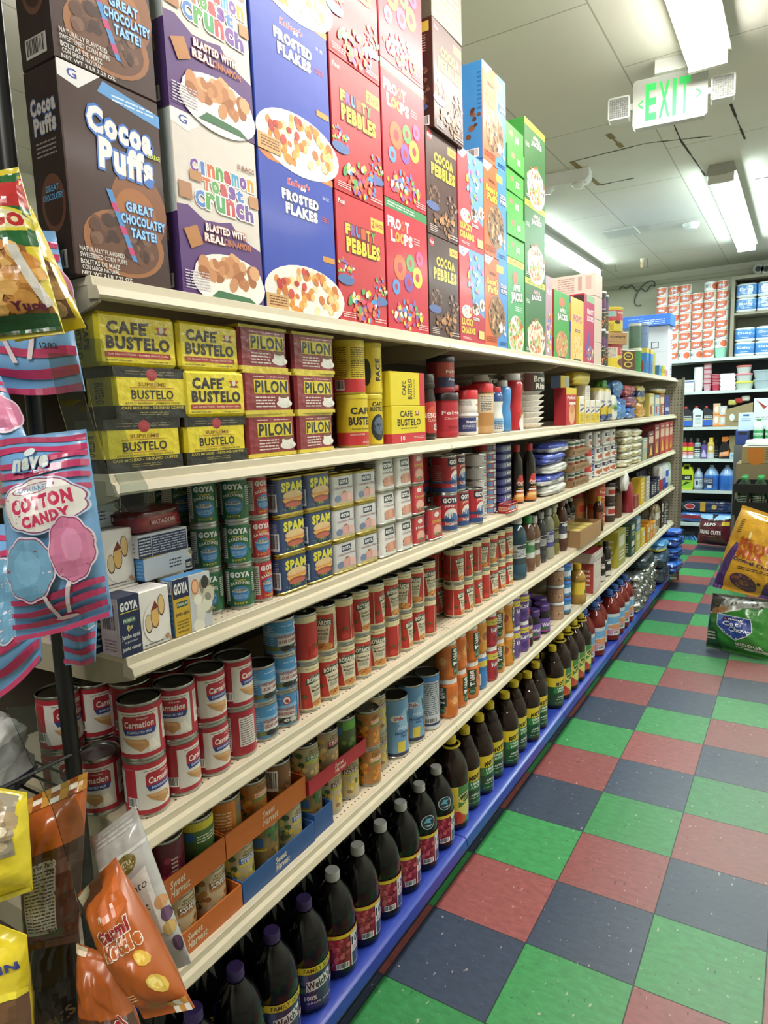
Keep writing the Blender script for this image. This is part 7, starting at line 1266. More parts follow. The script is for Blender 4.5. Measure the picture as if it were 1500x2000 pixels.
m_ = MB(); m_.box(XL0, XR0, YW - .036, YW - .012, .05, ZB[0] - .03, '333'); put('shelving_back', m_.build('back_panel', 'dark'), (0, 0, 0), 0, 'dark back panel of the shelving on the back wall', 'back panel')
m_ = MB(); m_.box(XL0, XR0, YS + .05, YS + .08, 0, ZB[5] - .035, '222'); put('shelving_plinth', m_.build('kick_plate', 'kick'), (0, 0, 0), 0, 'black kick plate under the shelving on the back wall', 'kick plate')
def bx0(u0, u1, z): return Xof(u0, YS + .06, z), Xof(u1, YS + .06, z)
# toilet rolls
TPO = [('r', 0, 0, 1, 1, 'dfe0da'), ('p', [(.28, .95), (.66, .95), (.64, .4), (.55, .12), (.4, .05), (.28, .1)], 'c8623a', 1), ('e', .46, .52, .13, .3, 'd0704a', 16), T('Alto', .46, .52, .18, .3, 'dfe4ea', b=.06, o='2c4a88', ow=.08), ('p', [(.3, .14), (.45, .08), (.6, .2), (.45, .15)], '2c4a88', 1)]
def tproll(ops): return [('paper_roll', lathed([(.055, 0, 'dcdcd6'), (.0625, .004, 'e2e2dc'), (.0625, .1, 'e2e2dc'), (.056, .1045, 'dcdcd6'), (.02, .1045, 'c8c8c0'), (.02, .09, '8a8a80'), (.0001, .09, '8a8a80')], 22, 'paper', 'paper_roll')), wrap(.063, .006, .098, ops, 22)]
TP1 = tproll(TPO); TP2 = tproll([('r', 0, 0, 1, 1, 'dfe2e0'), ('r', .3, .3, .5, .8, 'a8b4b8'), ('e', .62, .5, .1, .4, 'c8623a', 14), ('bars', .34, .3, .46, .7)])
xa, xb = Xof(1281, YS + .1, 2.3), Xof(1421, YS + .1, 2.3); nC = 6; pitch = (xb - xa) / nC
for c in range(nC):
    for k in range([8, 8, 8, 7, 8, 8][c]):
        m = TP2 if (c, k) in ((4, 7), (5, 1), (3, 0), (2, 0)) else TP1
        if c == 5 and k == 0: continue
        put('toilet_roll', m, (xa + pitch * (c + .5), YS + .095 + .01 * (c % 2), ZB[0] + .003 + k * .105), .25 * math.sin(c * 2 + k * 1.7), 'wrapped toilet roll with orange label on the back wall, column %s, %s from below' % (ORD[c], ORD[k]), 'toilet roll', 'toilet roll stacks')
put('plastic_pot', lathed([(.05, 0, '7fc0a4'), (.055, .004, '8fcab0'), (.066, .1045, '9ad2b8'), (.0001, .1045, '8fcab0')], 20, 'plastic', 'plastic_pot'), (xa + pitch * 5.5, YS + .095 + .01, ZB[0] + .003), 0, 'mint green pot under the rightmost toilet rolls', 'pot')
# wooden cubby of blue paper bales
xc = Xof(1426, YS + .03, 2.4); zt = ony(1430, 541, YS + .03).z; zm = ony(1450, 612, YS + .03).z; MT['wood'] = mat('cubby_board', .6, vary=.15, nscale=6, color='8a8472')
w_ = MB(); z0 = ZB[0] + .003
w_.box(xc, xc + .035, YS + .03, YW - .045, z0, zt, '888'); w_.box(xc + .0355, 1.24, YS + .03, YW - .045, zt - .03, zt, '888'); w_.box(xc + .0355, 1.24, YS + .03, YW - .045, zm - .015, zm + .01, '888'); w_.box(1.2, 1.24, YS + .03, YW - .045, z0, zm - .0155, '888'); w_.box(1.2, 1.24, YS + .03, YW - .045, zm + .0105, zt - .0305, '888')
put('cubby_shelf', w_.build('cubby_shelf', 'wood'), (0, 0, 0), 0, 'grey-brown wooden cubby holding blue paper bales on the back wall', 'cubby shelf')
BALE = lump(.205, .16, .155, ['dfe4e4', '3a78b8', '3a78b8', '4a88c4', '4a88c4', 'dfe4e4'], 'foil', 91, 12, 6, .03, [T('Daisy', .5, .6, .8, .26, 'dfe8f0', b=.02), ('ln', .25, .2, .75, .3, 1, 'c8dcec')])
for i in range(4):
    for k in range(2):
        put('paper_bale', BALE, (xc + .145 + i * .205, YS + .14, zm + .0105 + k * .156), 0, 'blue and white paper bale in the upper cubby, %s layer, %s from the left' % (('bottom', 'top')[k], ORD[i]), 'paper pack', 'blue paper bales')
        put('paper_bale', BALE, (xc + .145 + i * .205, YS + .14, z0 + k * .156), 0, 'blue and white paper bale in the lower cubby, %s layer, %s from the left' % (('bottom', 'top')[k], ORD[i]), 'paper pack', 'blue paper bales')
# round white speaker-like vents above the cubby
for i, u in enumerate((1481, 1497)):
    p = ony(u, 525, YW - .05); mb = MB(); mb.tube([(0, 0, 0), (0, .045, 0)], .055, 'd8dcd8', 24); mb.tube([(0, -.004, 0), (0, 0, 0)], .03, '4a5054', 16)
    put('round_fitting', mb.build('round_fitting', 'plastic'), (p.x, YW - .05, p.z), 0, 'round white fitting with dark centre high on the back wall, %s one' % ('left', 'right')[i], 'wall fitting')
cb = MB(); P0 = ony(1210, 566, YW - .02); P1 = ony(1280, 560, YW - .02); pts = []
for i in range(25):
    t = i / 24; pts.append((P0.x + (P1.x - P0.x) * t, YW - .02 - .01 * math.sin(t * 9), P0.z + (P1.z - P0.z) * t + .03 * math.sin(t * 7) + (.02 * math.sin(t * 23))))
cb.tube(pts, .008, '5a6456', 6); cb.tube([(P0.x + .3 + .12 * math.cos(a / 12 * PI * 1.4), YW - .015, P0.z - .08 + .14 * math.sin(a / 12 * PI * 1.4 + .6)) for a in range(13)], .008, '6a7466', 6)
put('cable', cb.build('cable', 'plastic'), (0, 0, 0), 0, 'grey-green cable looped on the back wall beside the toilet rolls', 'cable')
# second shelf: cups and boxes
def bput(name, me, u0, u1, lv, lb, cat, dy=.1, rz=0, grp=None):
    z = ZB[lv] + .003; put(name, me, ((Xof(u0, YS + dy, z + .05) + Xof(u1, YS + dy, z + .05)) / 2, YS + dy, z), rz, lb, cat, grp)
cup = lambda c, n, r, st: (lambda mb: ([mb.lathe([(r * .75, k * st, c[k % len(c)]), (r, k * st + .07, c[k % len(c)]), (r * 1.04, k * st + .072, 'e0d8d4'), (r * .98, k * st + .074, 'd0c8c4'), (r * .7, k * st + .02, 'c8c0bc')], 20) for k in range(n)], mb.build('cup_stack', 'plastic'))[1])(MB())
bput('plate_pack', carton(.13, .14, .13, ['d4dadc'] * 4, [('r', 0, .8, 1, .88, '2f5a9a'), ('ln', .1, .2, .9, .6, 4, '9ab0b4')]), 1333, 1355, 1, 'white paper plate pack with blue stripe at the left of the cup shelf', 'plate pack')
bput('cup_stack', cup(['dfe4e2'], 12, .05, .018), 1357, 1371, 1, 'tall stack of white cups on the back wall', 'cups')
bput('cup_stack', cup(['c8a0ac', 'b84a62', 'd0b0b8'], 14, .042, .018), 1374, 1389, 1, 'tall stack of pink and red cups on the back wall', 'cups')
bput('cup_stack', cup(['b83a52', 'c04a60'], 7, .045, .018), 1391, 1406, 1, 'shorter stack of red cups on the back wall', 'cups')
for k in range(4):
    mb = MB(); mb.prism([(-.07, 0), (.07, 0), (.078, .02), (.078, .024), (.066, .045), (-.066, .045), (-.078, .024), (-.078, .02)], -.07, .07, 'e2e8e6', 'y')
    z = ZB[1] + .003 + k * .0455; put('foam_box', mb.build('foam_box', 'plastic'), (Xof(1422, YS + .1, z), YS + .1, z), 0, 'white foam food box, %s of the stack by the red cups' % ('bottom', 'second', 'third', 'top')[k], 'foam box', 'white foam boxes')
def pot(w, d, h, c, lc): 
    mb = MB(); mb.lathe([(w * .42, 0, c), (w * .5, h - .02, c)], 24, sy=d / w); l = MB(); l.lathe([(w * .52, h - .0199, lc), (w * .53, h - .008, lc), (w * .5, h, lc), (.0001, h, lc)], 24, sy=d / w)
    return [('tub_body', mb.build('tub_body', 'gloss')), ('lid', l.build('lid', 'plastic'))]
for k, (lc, c) in enumerate((('c8c84a', 'b0bcb0'), ('c87a84', 'b8c0c0'), ('b8605a', 'b4bcbc'))):
    z = ZB[1] + .003 + k * .088; put('food_container', pot(.19 - .02 * k, .15, .0875, c, lc), (Xof(1453, YS + .11, z), YS + .11, z), 0, 'clear food container with %s lid on the back wall' % ('yellow', 'pink', 'red')[k], 'container', 'food containers')
for k in range(2):
    z = ZB[1] + .003 + k * .101; put('food_container', pot(.21, .17, .1, '9fb0b8', '8fa0aa'), (Xof(1492, YS + .11, z), YS + .11, z), 0, 'large grey-blue food container at the right, %s' % ('lower', 'upper')[k], 'container', 'food containers')
# third shelf: motor oil and boxes
def oil(w, d, h, c, capc, lab):
    mb = MB(); mb.prism([(-w / 2, 0), (w / 2, 0), (w / 2, h * .66), (w * .42, h * .74), (-w * .05, h * .9), (-w * .38, h * .9), (-w / 2, h * .8)], -d / 2, d / 2, c, 'y')
    print_on(mb, lab, w * .9, h * .55, flat((-w * .45, -d / 2, h * .06), (1, 0, 0), (0, 0, 1)))
    return [('bottle_body', mb.build('bottle_body', 'plastic')), cap(w * .14, 0, h * .1, capc, 14)]
def oilp(u0, u1, c, cc, lab, lb):
    w = .115; P = oil(w, .07, .235, c, cc, lab); P[1][1].transform(Matrix.Translation((-w * .21, 0, .235 * .9)))
    bput('oil_bottle', P, u0, u1, 2, lb, 'oil bottle')
OL = [('r', 0, .0, 1, .5, '2f5ab0'), ('ln', .1, .6, .9, .9, 2, 'c8ccd0'), ('r', 0, .5, 1, .56, 'c8b04a')]
oilp(1335, 1352, '26282c', 'b03a34', OL, 'black motor oil bottle with red cap, left one'); oilp(1354, 1374, 'c4ccd0', 'b03a34', [('r', .2, .8, .8, .9, '3a3a40'), ('ln', .2, .1, .8, .7, 5, '8a949a')], 'white oil bottle with red cap between two black ones'); oilp(1375, 1392, '26282c', 'b03a34', OL, 'black motor oil bottle with red cap, right one')
for u0, u1, h, c, lb in ((1393, 1406, .26, 'c8a888', 'orange and white tall box beside the oil bottles'), (1406, 1419, .23, 'b8bcc0', 'white and orange box right of the tall orange one')):
    bput('bulb_box', carton(.068, .08, h, [c] * 4, [('r', .0, .48, 1, .56, 'd07a34'), ('e', .5, .75, .3, .14, 'd8d4c8', 14), ('r', .0, .0, 1, .08, 'd07a34'), ('e', .5, .3, .3, .14, 'd8d4c8', 14)]), u0, u1, 2, lb, 'box')
bt = MB(); bt.prism([(-.135, 0), (.135, 0), (.135, .26), (-.135, .19)], -.09, .09, '8a7a58', 'y'); print_on(bt, [('ln', .3, .2, .8, .3, 1, '5a4c34'), ('e', .25, .5, .1, .2, 'c8ccd0', 14)], .27, .2, flat((-.135, -.09, 0), (1, 0, 0), (0, 0, 1)))
bput('cardboard_box', bt.build('cardboard_box', 'matte'), 1424, 1464, 2, 'brown cut-open cardboard box of odds and ends', 'cardboard box', .12)
for i, c in enumerate(('b8b060', 'b03a34', 'd8d8d0')): put('loose_item', lump(.09, .09, .06, c, 'foil', 95 + i, 8, 2.2, .1), (Xof(1430 + i * 13, YS + .12, 1.5), YS + .12, ZB[2] + .003 + .235 + .02 * i), 0, '%s small packet on the open cardboard box' % ('yellow', 'red', 'white')[i], 'packet')
bput('white_box', carton(.2, .14, .3, ['ccd4d4'] * 4, [('p', [(.1, .95), (.5, .6), (.9, .9), (.6, .7)], '9a3a34', 1), ('ln', .1, .2, .9, .35, 2, '6a7074')]), 1478, 1506, 2, 'white box with a red picture at the right of the oil shelf', 'box')
# fourth shelf: spray cans
def spray(R_, h, c, ops, capc): return [('can_body', lathed([(R_, 0, c), (R_, h * .72, c), (R_ * .7, h * .78, c)], 20, 'gloss', 'can_body')), wrap(R_ + .0005, .003, h * .71, ops, 20), cap(R_ * .66, h * .78, h * .22, capc, 16)]
RD = [('r', 0, 0, 1, 1, 'b03038'), ('r', .3, .5, .7, .8, 'b8c02c'), ('r', 0, 0, 1, .2, 'c8ccd4'), ('ln', .3, .25, .7, .45, 2, 'e8d8d8')]
for i, (u, R_, h, c, ops, cc, lb) in enumerate([(1337, .034, .24, 'b03038', RD, '1c1c1e', 'red insect spray with black cap and yellow patch, left one'), (1349, .034, .24, 'b03038', RD, '1c1c1e', 'red insect spray with black cap and yellow patch, right one'), (1362, .034, .235, '9ab0b8', [('r', 0, 0, 1, 1, '8a9498'), ('r', 0, .4, 1, .8, '2a2e34'), ('ln', .3, .1, .7, .7, 4, 'd0d8d8')], '2a2a2c', 'grey and black spray can'), (1375, .032, .21, '4a3a7a', [('r', 0, 0, 1, 1, '5a4a8a'), ('p', [(.3, .1), (.5, .7), (.7, .1)], 'b0a8d0')], '1c1c20', 'purple spray can beside the yellow-capped one'), (1388, .037, .24, 'c8b070', [('r', 0, 0, 1, 1, 'c8a850'), ('r', 0, 0, 1, .4, 'b8bcc4'), ('e', .5, .7, .12, .16, 'd8d0b8', 12)], 'd8b02c', 'yellow and white can with yellow cap')]):
    bput('spray_can', spray(R_, h, c, ops, cc), u, u, 3, lb, 'spray can')
TB_ = MB(); TB_.prism([(-.055, 0), (.055, 0), (.06, .1), (.03, .17), (.02, .19), (-.02, .19), (-.05, .12)], -.035, .035, '1c1c1e', 'y'); print_on(TB_, [('p', [(0, .3), (1, .55), (1, .1), (0, .0)], 'c8702c'), ('ln', .1, .1, .9, .4, 3, 'e8e0d0')], .1, .14, flat((-.05, -.035, .02), (1, 0, 0), (0, 0, 1)))
tg = MB(); tg.prism([(-.03, .1905), (.02, .1905), (.045, .225), (.03, .25), (-.03, .245)], -.012, .012, 'c8752c', 'y'); bput('spray_bottle', [('bottle_body', TB_.build('bottle_body', 'plastic')), ('trigger', tg.build('trigger', 'plastic'))], 1404, 1426, 3, 'black trigger spray bottle with orange trigger', 'spray bottle')
bput('spray_can', spray(.032, .2, '1c1c1e', [('r', 0, 0, 1, 1, '242426'), ('ln', .3, .1, .7, .7, 3, '8a8a8c')], '1a1a1c'), 1398, 1398, 3, 'plain black spray can between the yellow can and the trigger bottle', 'spray can', .17)
bput('cardboard_box', carton(.15, .12, .26, ['8a7c5c'] * 4), 1427, 1450, 3, 'plain brown cardboard box at the end of the spray can shelf', 'cardboard box', .17); bput('small_box', carton(.085, .07, .07, ['9ab8cc'] * 4, [('ln', .2, .3, .8, .7, 2, '4a6a84')]), 1427, 1441, 3, 'small pale blue box in front of the brown cardboard box', 'box', .06)
# fifth shelf: jugs
def jug(R_, h, c, c2, capc, lab=None):
    return [('jug_body', lathed([(R_ * .92, 0, c), (R_, .01, c), (R_, h * .55, c), (R_ * .98, h * .6, c2), (R_ * .7, h * .78, c2), (R_ * .3, h * .92, c2)], 26, 'gloss', 'jug_body')), cap(R_ * .27, h * .92, h * .08, capc, 14)] + ([wrap(R_ + .0006, h * .1, h * .5, lab, 26)] if lab else [])
yj = MB(); yj.prism([(-.07, 0), (.07, 0), (.075, .02), (.075, .2), (.06, .255), (.03, .265), (.03, .235), (-.03, .235), (-.03, .265), (-.06, .255), (-.075, .2), (-.075, .02)], -.055, .055, 'b8c42c', 'y'); print_on(yj, [('r', 0, .55, 1, .95, '2a3028'), T('600', .6, .75, .4, .2, 'd0d4c8', b=.03), ('r', 0, 0, 1, .5, '8ab83a'), ('p', [(.1, .1), (.5, .45), (.9, .4)], '2a3a20')], .13, .16, flat((-.065, -.055, .02), (1, 0, 0), (0, 0, 1)))
hd = MB(); hd.tube([(-.03, 0, .262), (-.03, 0, .285), (.03, 0, .285), (.03, 0, .262)], .012, 'b8c42c', 10); bput('detergent_jug', [('jug_body', yj.build('jug_body', 'plastic')), ('handle', hd.build('handle', 'plastic'))], 1330, 1352, 4, 'yellow-green jug with handle on the back wall', 'jug')
bput('washer_jug', jug(.055, .25, '6a7a98', '8a9ab4', 'a8b4bc', [('r', 0, 0, 1, 1, 'b8c4cc'), ('e', .47, .55, .04, .3, '3a2a5a', 12), ('ln', .54, .2, .7, .9, 4, '6a7078')]), 1354, 1374, 4, 'small bluish bottle with white label beside the yellow-green jug', 'jug')
bput('washer_jug', jug(.082, .285, '2f66b8', '7a98c0', '9aa8b4', [('r', .3, .0, .55, 1, '2f3a5a'), ('ln', .32, .5, .53, .95, 3, 'c8ccd8'), ('r', .42, .0, .52, .25, 'c8d0d8')]), 1375, 1404, 4, 'blue washer fluid jug with a dark label', 'jug', grp='blue jugs'); bput('washer_jug', jug(.082, .285, '2f66b8', '7a98c0', '9aa8b4'), 1405, 1434, 4, 'blue washer fluid jug without a label', 'jug', grp='blue jugs')
# bottom shelf: charcoal bags and a broom head
CH1 = lump(.58, .22, .14, ['1f2c48', '24345a', '1c2740'], 'foil', 101, 10, 3, .08, [('r', .34, .0, .46, 1, 'b8923c'), ('e', .1, .5, .12, .3, 'c8ccd4', 18), ('e', .1, .5, .11, .24, 'a83038', 18), ('e', .66, .5, .06, .26, 'b8a060', 14)])
z = ZB[5] + .003; x = Xof(1382, YS + .15, z)
put('charcoal_bag', lump(.6, .22, .12, ['2a4a8a', '8a2a3a', '3a6ab0'], 'foil', 102, 10, 3, .1), (x, YS + .16, z), 0, 'blue and red charcoal bag, lower one on the bottom back shelf', 'charcoal bag', 'charcoal bags'); put('charcoal_bag', CH1, (x, YS + .16, z + .121), 0, 'navy charcoal bag with gold band lying on top', 'charcoal bag', 'charcoal bags')
br = MB(); bz = z + .0; rnb = random.Random(4)
for i in range(90): bx_ = rnb.uniform(-.1, .1); br.tube([(bx_ * .7, rnb.uniform(-.02, .02), .06), (bx_ * 1.1 + rnb.uniform(-.01, .01), rnb.uniform(-.045, .045), .0)], .0022, rnb.choice(('3a7ac8', '2f66b0', '5a94d4')), 4)
bh = MB(); bh.box(-.08, .08, -.025, .025, .0601, .085, '1c2024'); put('broom_head', [('bristles', br.build('bristles', 'plastic')), ('block', bh.build('block', 'plastic'))], (Xof(1343, YS - .06, .2), YS - .09, .001 + .0), 0, 'blue-bristled broom head standing before the bottom back shelf', 'broom')
# ================================================================ right of the aisle: pet food bags, drink crates
def quad(P, bulge, ops, base, back=None, mat_='foil', nu=18, nv=24, seed=1, wob=.25, seal=.07, name='bag', edge_pow=2.4, flip=False):
    """a filled bag spanned by four corners (top-left, top-right, bottom-right, bottom-left as seen from its front)"""
    TL, TR, BR, BL = [Vector(p) for p in P]
    c = (TL + TR + BR + BL) / 4
    n = (TR - BL).cross(TL - BR).normalized()
    W = ((TR - TL).length + (BR - BL).length) / 2; Hh = ((TL - BL).length + (TR - BR).length) / 2
    off = Vector((seed * 2.3, seed * 5.1, seed))
    def th0(a, b):
        ex = max(0.0, 1 - abs(2 * a - 1) ** edge_pow) ** .6
        bb = min(1, max(0, (b - seal) / (1 - 2 * seal)))
        ez = max(0.0, 1 - abs(2 * bb - 1) ** 3) ** .6
        q = Vector((a * 3, b * 4, 0))
        k = 1 + wob * (noise.noise(q + off) + .8 * noise.noise(q * 2.2 + off) - .6 * abs(noise.noise(q * 1.6 + off * 2)))
        cr = .0022 * noise.noise(Vector((a * 22, b * 5, seed))) * (1 if b > 1 - seal or b < seal else .5)
        return bulge / 2 * ex * ez * k + .0012 + cr * min(1, W * 5)
    G = [[th0(i / nu, j / nv) for i in range(nu + 1)] for j in range(nv + 1)]
    def th(a, b):          # heights between grid points follow the mesh itself
        x = min(max(a, 0), 1) * nu; y = min(max(b, 0), 1) * nv; i = min(int(x), nu - 1); j = min(int(y), nv - 1); fx, fy = x - i, y - j
        return (G[j][i] * (1 - fx) + G[j][i + 1] * fx) * (1 - fy) + (G[j + 1][i] * (1 - fx) + G[j + 1][i + 1] * fx) * fy
    def pos(a, b): return (BL * (1 - a) + BR * a) * (1 - b) + (TL * (1 - a) + TR * a) * b - c
    mb = MB()
    fm = lambda x, y, q: pos(x / W, y / Hh) + n * (th(x / W, y / Hh) + q)
    bm = lambda x, y, q: pos(x / W, y / Hh) - n * (th(1 - x / W, y / Hh) * .8)
    for f, col, s in ((fm, base, 1), (bm, back or base, -1)):
        V = [f(W * i / nu, Hh * j / nv, 0) for j in range(nv + 1) for i in range(nu + 1)]
        Q = []
        for j in range(nv):
            for i in range(nu):
                q = (j * (nu + 1) + i, j * (nu + 1) + i + 1, (j + 1) * (nu + 1) + i + 1, (j + 1) * (nu + 1) + i); Q.append(q if s > 0 else q[::-1])
        mb.idx(V, Q, col)
    b0 = [(i, 0) for i in range(nu)] ; N = (nu + 1) * (nv + 1)
    rim = []
    for i in range(nu): rim += [(i + 1, i, N + i, N + i + 1), (nv * (nu + 1) + i, nv * (nu + 1) + i + 1, N + nv * (nu + 1) + i + 1, N + nv * (nu + 1) + i)]
    for j in range(nv): rim += [(j * (nu + 1), (j + 1) * (nu + 1), N + (j + 1) * (nu + 1), N + j * (nu + 1)), ((j + 1) * (nu + 1) + nu, j * (nu + 1) + nu, N + j * (nu + 1) + nu, N + (j + 1) * (nu + 1) + nu)]
    for r in rim: mb.f.append(r); mb.c.append(H(base)); mb.mi.append(0)
    if ops: print_on(mb, ops, W, Hh, lambda x, y, q: fm(x, y, q * 1.6 + .0003 + .008 * bulge), du=W / nu, dv=Hh / nv)
    return mb.build(name, mat_, sharp=1.3), c
def putq(name, P, bulge, ops, base, label, cat, group=None, extra=None, **k):
    me, c = quad(P, bulge, ops, base, **k)
    return put(name, me, c, 0, label, cat, group)
# green dry-food sack on the floor
CCW = [('p', [(0, .62), (.3, .66), (.62, .76), (1, .86), (1, 1), (0, 1)], '8f908c', 1), ('b', .5, .86, .45, .1, 30, .03, ['5a5b58', 'b8b8b2', '777874', '3a3b38'], 3), ('p', [(0, .62), (.22, .66), (.3, .9), (0, 1)], '1f2320', 1), ('p', [(.0, .6), (.3, .62), (.62, .74), (.62, .77), (.3, .66), (0, .64)], 'b8bcb4', 1), ('e', .25, .68, .16, .06, '9a7048', 18, .3), ('ln', .1, .64, .36, .72, 4, '7a5434'), ('p', [(0, 0), (.25, 0), (.24, .3), (0, .5)], '23542a'), ('p', [(.22, .62), (.77, .60), (.78, .40), (.70, .30), (.52, .20), (.34, .30), (.24, .42)], 'c0c8d0', 1), ('p', [(.235, .61), (.76, .59), (.765, .40), (.69, .31), (.52, .215), (.35, .31), (.25, .42)], '26408a', 1), ('p', [(.235, .61), (.42, .605), (.25, .48)], '5a80b8'), ('r', .34, .525, .66, .57, '1f2c5a'), ('e', .37, .547, .025, .018, 'b03a34', 12), T('PURINA', .53, .547, .22, .026, 'd8dcd8'), T('Cat', .46, .47, .26, .075, 'd4d8e0', b=.01), T('Chow', .58, .385, .30, .08, 'd4d8e0', b=.0, sh=.2), T('INDOOR', .70, .155, .38, .05, 'd8dcd8', b=.04), ('ln', .5, .10, .95, .125, 1, 'd8dcd8'), ('r', .62, .085, .98, .115, 'c8ccc4'), T('INDOOR', .84, .10, .2, .018, '2a4a2c'), ('ln', .02, .14, .2, .3, 3, 'c8d0c4'), ('p', [(.4, 1), (.42, .78), (.5, .95)], 'b8b8b4')]
dc = 4.95
g0 = onz(1366, 1262, .002); yq = g0.y
cc = [atd(1393, 1158, 4.40), atd(1503, 1172, 4.12), atd(1514, 1294, 4.035), atd(1379, 1262, 4.325)]
def drop(P, dz): return [Vector((p.x, p.y, p.z + dz)) for p in P]
lowz = min(p.z for p in cc)
me, c = quad(cc, .22, CCW, '2f7a2c', '2a5a2a', seed=3, wob=.10, seal=.05, nu=40, nv=48)
zmin = min(v.co.z for v in me.vertices); put('pet_food_bag', me, Vector((c.x, c.y, c.z)), 0, 'green and grey cat food sack standing on the floor under the yellow sack', 'pet food bag')
CATZ = c.z + zmin
MMX = [('p', [(0, .0), (.12, .0), (.30, .52), (.22, .56), (.0, .2)], '4a2f6e'), ('p', [(.62, 0), (1, 0), (1, .34), (.86, .26)], '46306a', 1), ('p', [(.86, .84), (1, .62), (1, 1), (.84, .98)], '9a9a96'), ('b', .98, .72, .14, .12, 30, .022, ['8a8a88', 'b8b8b4', '5a5a58', 'd0d0cc'], 4), T('Meow', .54, .56, .54, .13, 'b0522a', b=.04, sh=.15, rot=-.05), T('MIX', .50, .44, .42, .12, 'b0522a', b=.07, rot=-.05), T('Original Choice', .58, .335, .66, .055, '3a2a4e', b=.04, rot=-.10), ('ln', .34, .25, .84, .29, 2, '4a3a30'), ('e', .44, .12, .19, .085, '4a3048', 20, -.2), ('b', .43, .13, .15, .06, 26, .02, ['7a4a34', '5a3428', '8a5a3a', '6a4038'], 6), ('e', .66, .13, .03, .016, '3a2a2a', 10), ('e', .76, .13, .03, .016, '5a3a2a', 10), ('r', .33, .60, .52, .61, '8a4a1c'), ('e', .44, .66, .02, .05, 'd8c890', 12), ('ln', .62, .86, .84, .88, 1, '8a5a1c'), ('ln', .18, .66, .26, .84, 7, '5a3424')]
mm = [atd(1450, 986, 4.36), atd(1548, 1018, 4.05), atd(1538, 1180, 4.0), atd(1392, 1146, 4.3)]
putq('pet_food_bag', mm, .2, MMX, 'c9982c', 'yellow cat food sack with red lettering lying on the green sack', 'pet food bag', back='b88a28', seed=5, wob=.12, seal=.05, nu=40, nv=48)
ALP = [('r', 0, .86, 1, 1, '86aed0'), ('p', [(.38, 1), (.5, .84), (.6, 1)], '2a1c20'), ('p', [(0, .84), (.5, .78), (1, .86), (1, .9), (.5, .82), (0, .88)], '241a1e', 1), T('ALPO', .42, .70, .38, .10, 'ddd6d8', b=.06, rot=.04), T('PRIME CUTS', .44, .45, .64, .13, 'ddd6d8', b=.05), ('r', .78, .68, .96, .80, 'd0b83a'), ('ln', .26, .30, .62, .34, 1, 'b08a70'), ('ln', .3, .2, .6, .24, 1, '7a4a40')]
al = [ony(1370, 1003, 6.55), ony(1430, 1006, 6.45), ony(1432, 1069, 6.45), ony(1361, 1060, 6.55)]
putq('pet_food_bag', al, .2, ALP, '5c1f2c', 'dark maroon dog food sack on the floor before the back shelves', 'pet food bag', seed=8, wob=.08, seal=.04, nu=30, nv=30)
# stack of drink crates behind the sacks
YC = 4.75
def cx_(u, v, y=YC): p = ony(u, v, y); return p.x, p.z
x0, zt = cx_(1432, 945); zb = cx_(1428, 1006)[1]
x1 = x0 + .62
def crate(x0, x1, z0, z1, lb, grp):
    mb = MB(); y0, y1 = YC, YC + .4; w = (x1 - x0) / 2; d = .2; h = z1 - z0; t = .012
    mb.box(-w, w, -d, d, 0, t, '161718')
    for z, hh in ((t, h * .42), (h * .72, h)):
        mb.box(-w, w, -d, -d + t, z + .0001, hh, '161718'); mb.box(-w, w, d - t, d, z + .0001, hh, '161718'); mb.box(-w, -w + t, -d + t, d - t, z + .0001, hh, '161718'); mb.box(w - t, w, -d + t, d - t, z + .0001, hh, '161718')
    for i in range(7):
        xx = -w + t / 2 + (2 * w - t) * i / 6; mb.box(xx - t / 2, xx + t / 2, -d, -d + t, h * .42, h * .72, '161718')
    put('drink_crate', mb.build('drink_crate', 'plastic'), ((x0 + x1) / 2, YC + .2, z0), 0, lb, 'crate', grp)
hc = zt - zb
crate(x0, x1, zb, zt, 'black plastic crate holding green-capped bottles, topmost of its stack', 'black drink crates')
k = 0; z = zb
while z - hc - .004 > .0 and k < 4: z -= hc + .003; k += 1; crate(x0 + .02, x1 + .02, z, z + hc, 'black plastic crate behind the cat food sacks, %s below the top' % ORD[k - 1], 'black drink crates')
if z > .02:
    m_ = MB(); m_.box(-.3, .3, -.18, .18, 0, z - .002, '2a2420'); put('crate_base', m_.build('crate_base', 'matte'), ((x0 + x1) / 2, YC + .2, 0), 0, 'dark low base under the stack of drink crates', 'base')
GB = pet(.054, .30, '1f3526', [(1.0, .60), (.97, .66), (.82, .76), (.5, .86), (.36, .90)], '3a9a56', .024, .024, [('r', 0, 0, 1, 1, '1d3a26'), ('ln', .36, .3, .64, .8, 4, 'b8c4b8'), ('r', .68, .3, .78, .55, 'b88a84')], .2, .56)
for j in range(2):
    for i in range(5): put('soda_bottle', GB, (x0 + .075 + i * .115, YC + .085 + j * .13, zb + .014), -.2, 'green-capped soda bottle in the top crate, %s row, %s from the left' % (('front', 'back')[j], ORD[i]), 'soda bottle', 'green soda bottles')
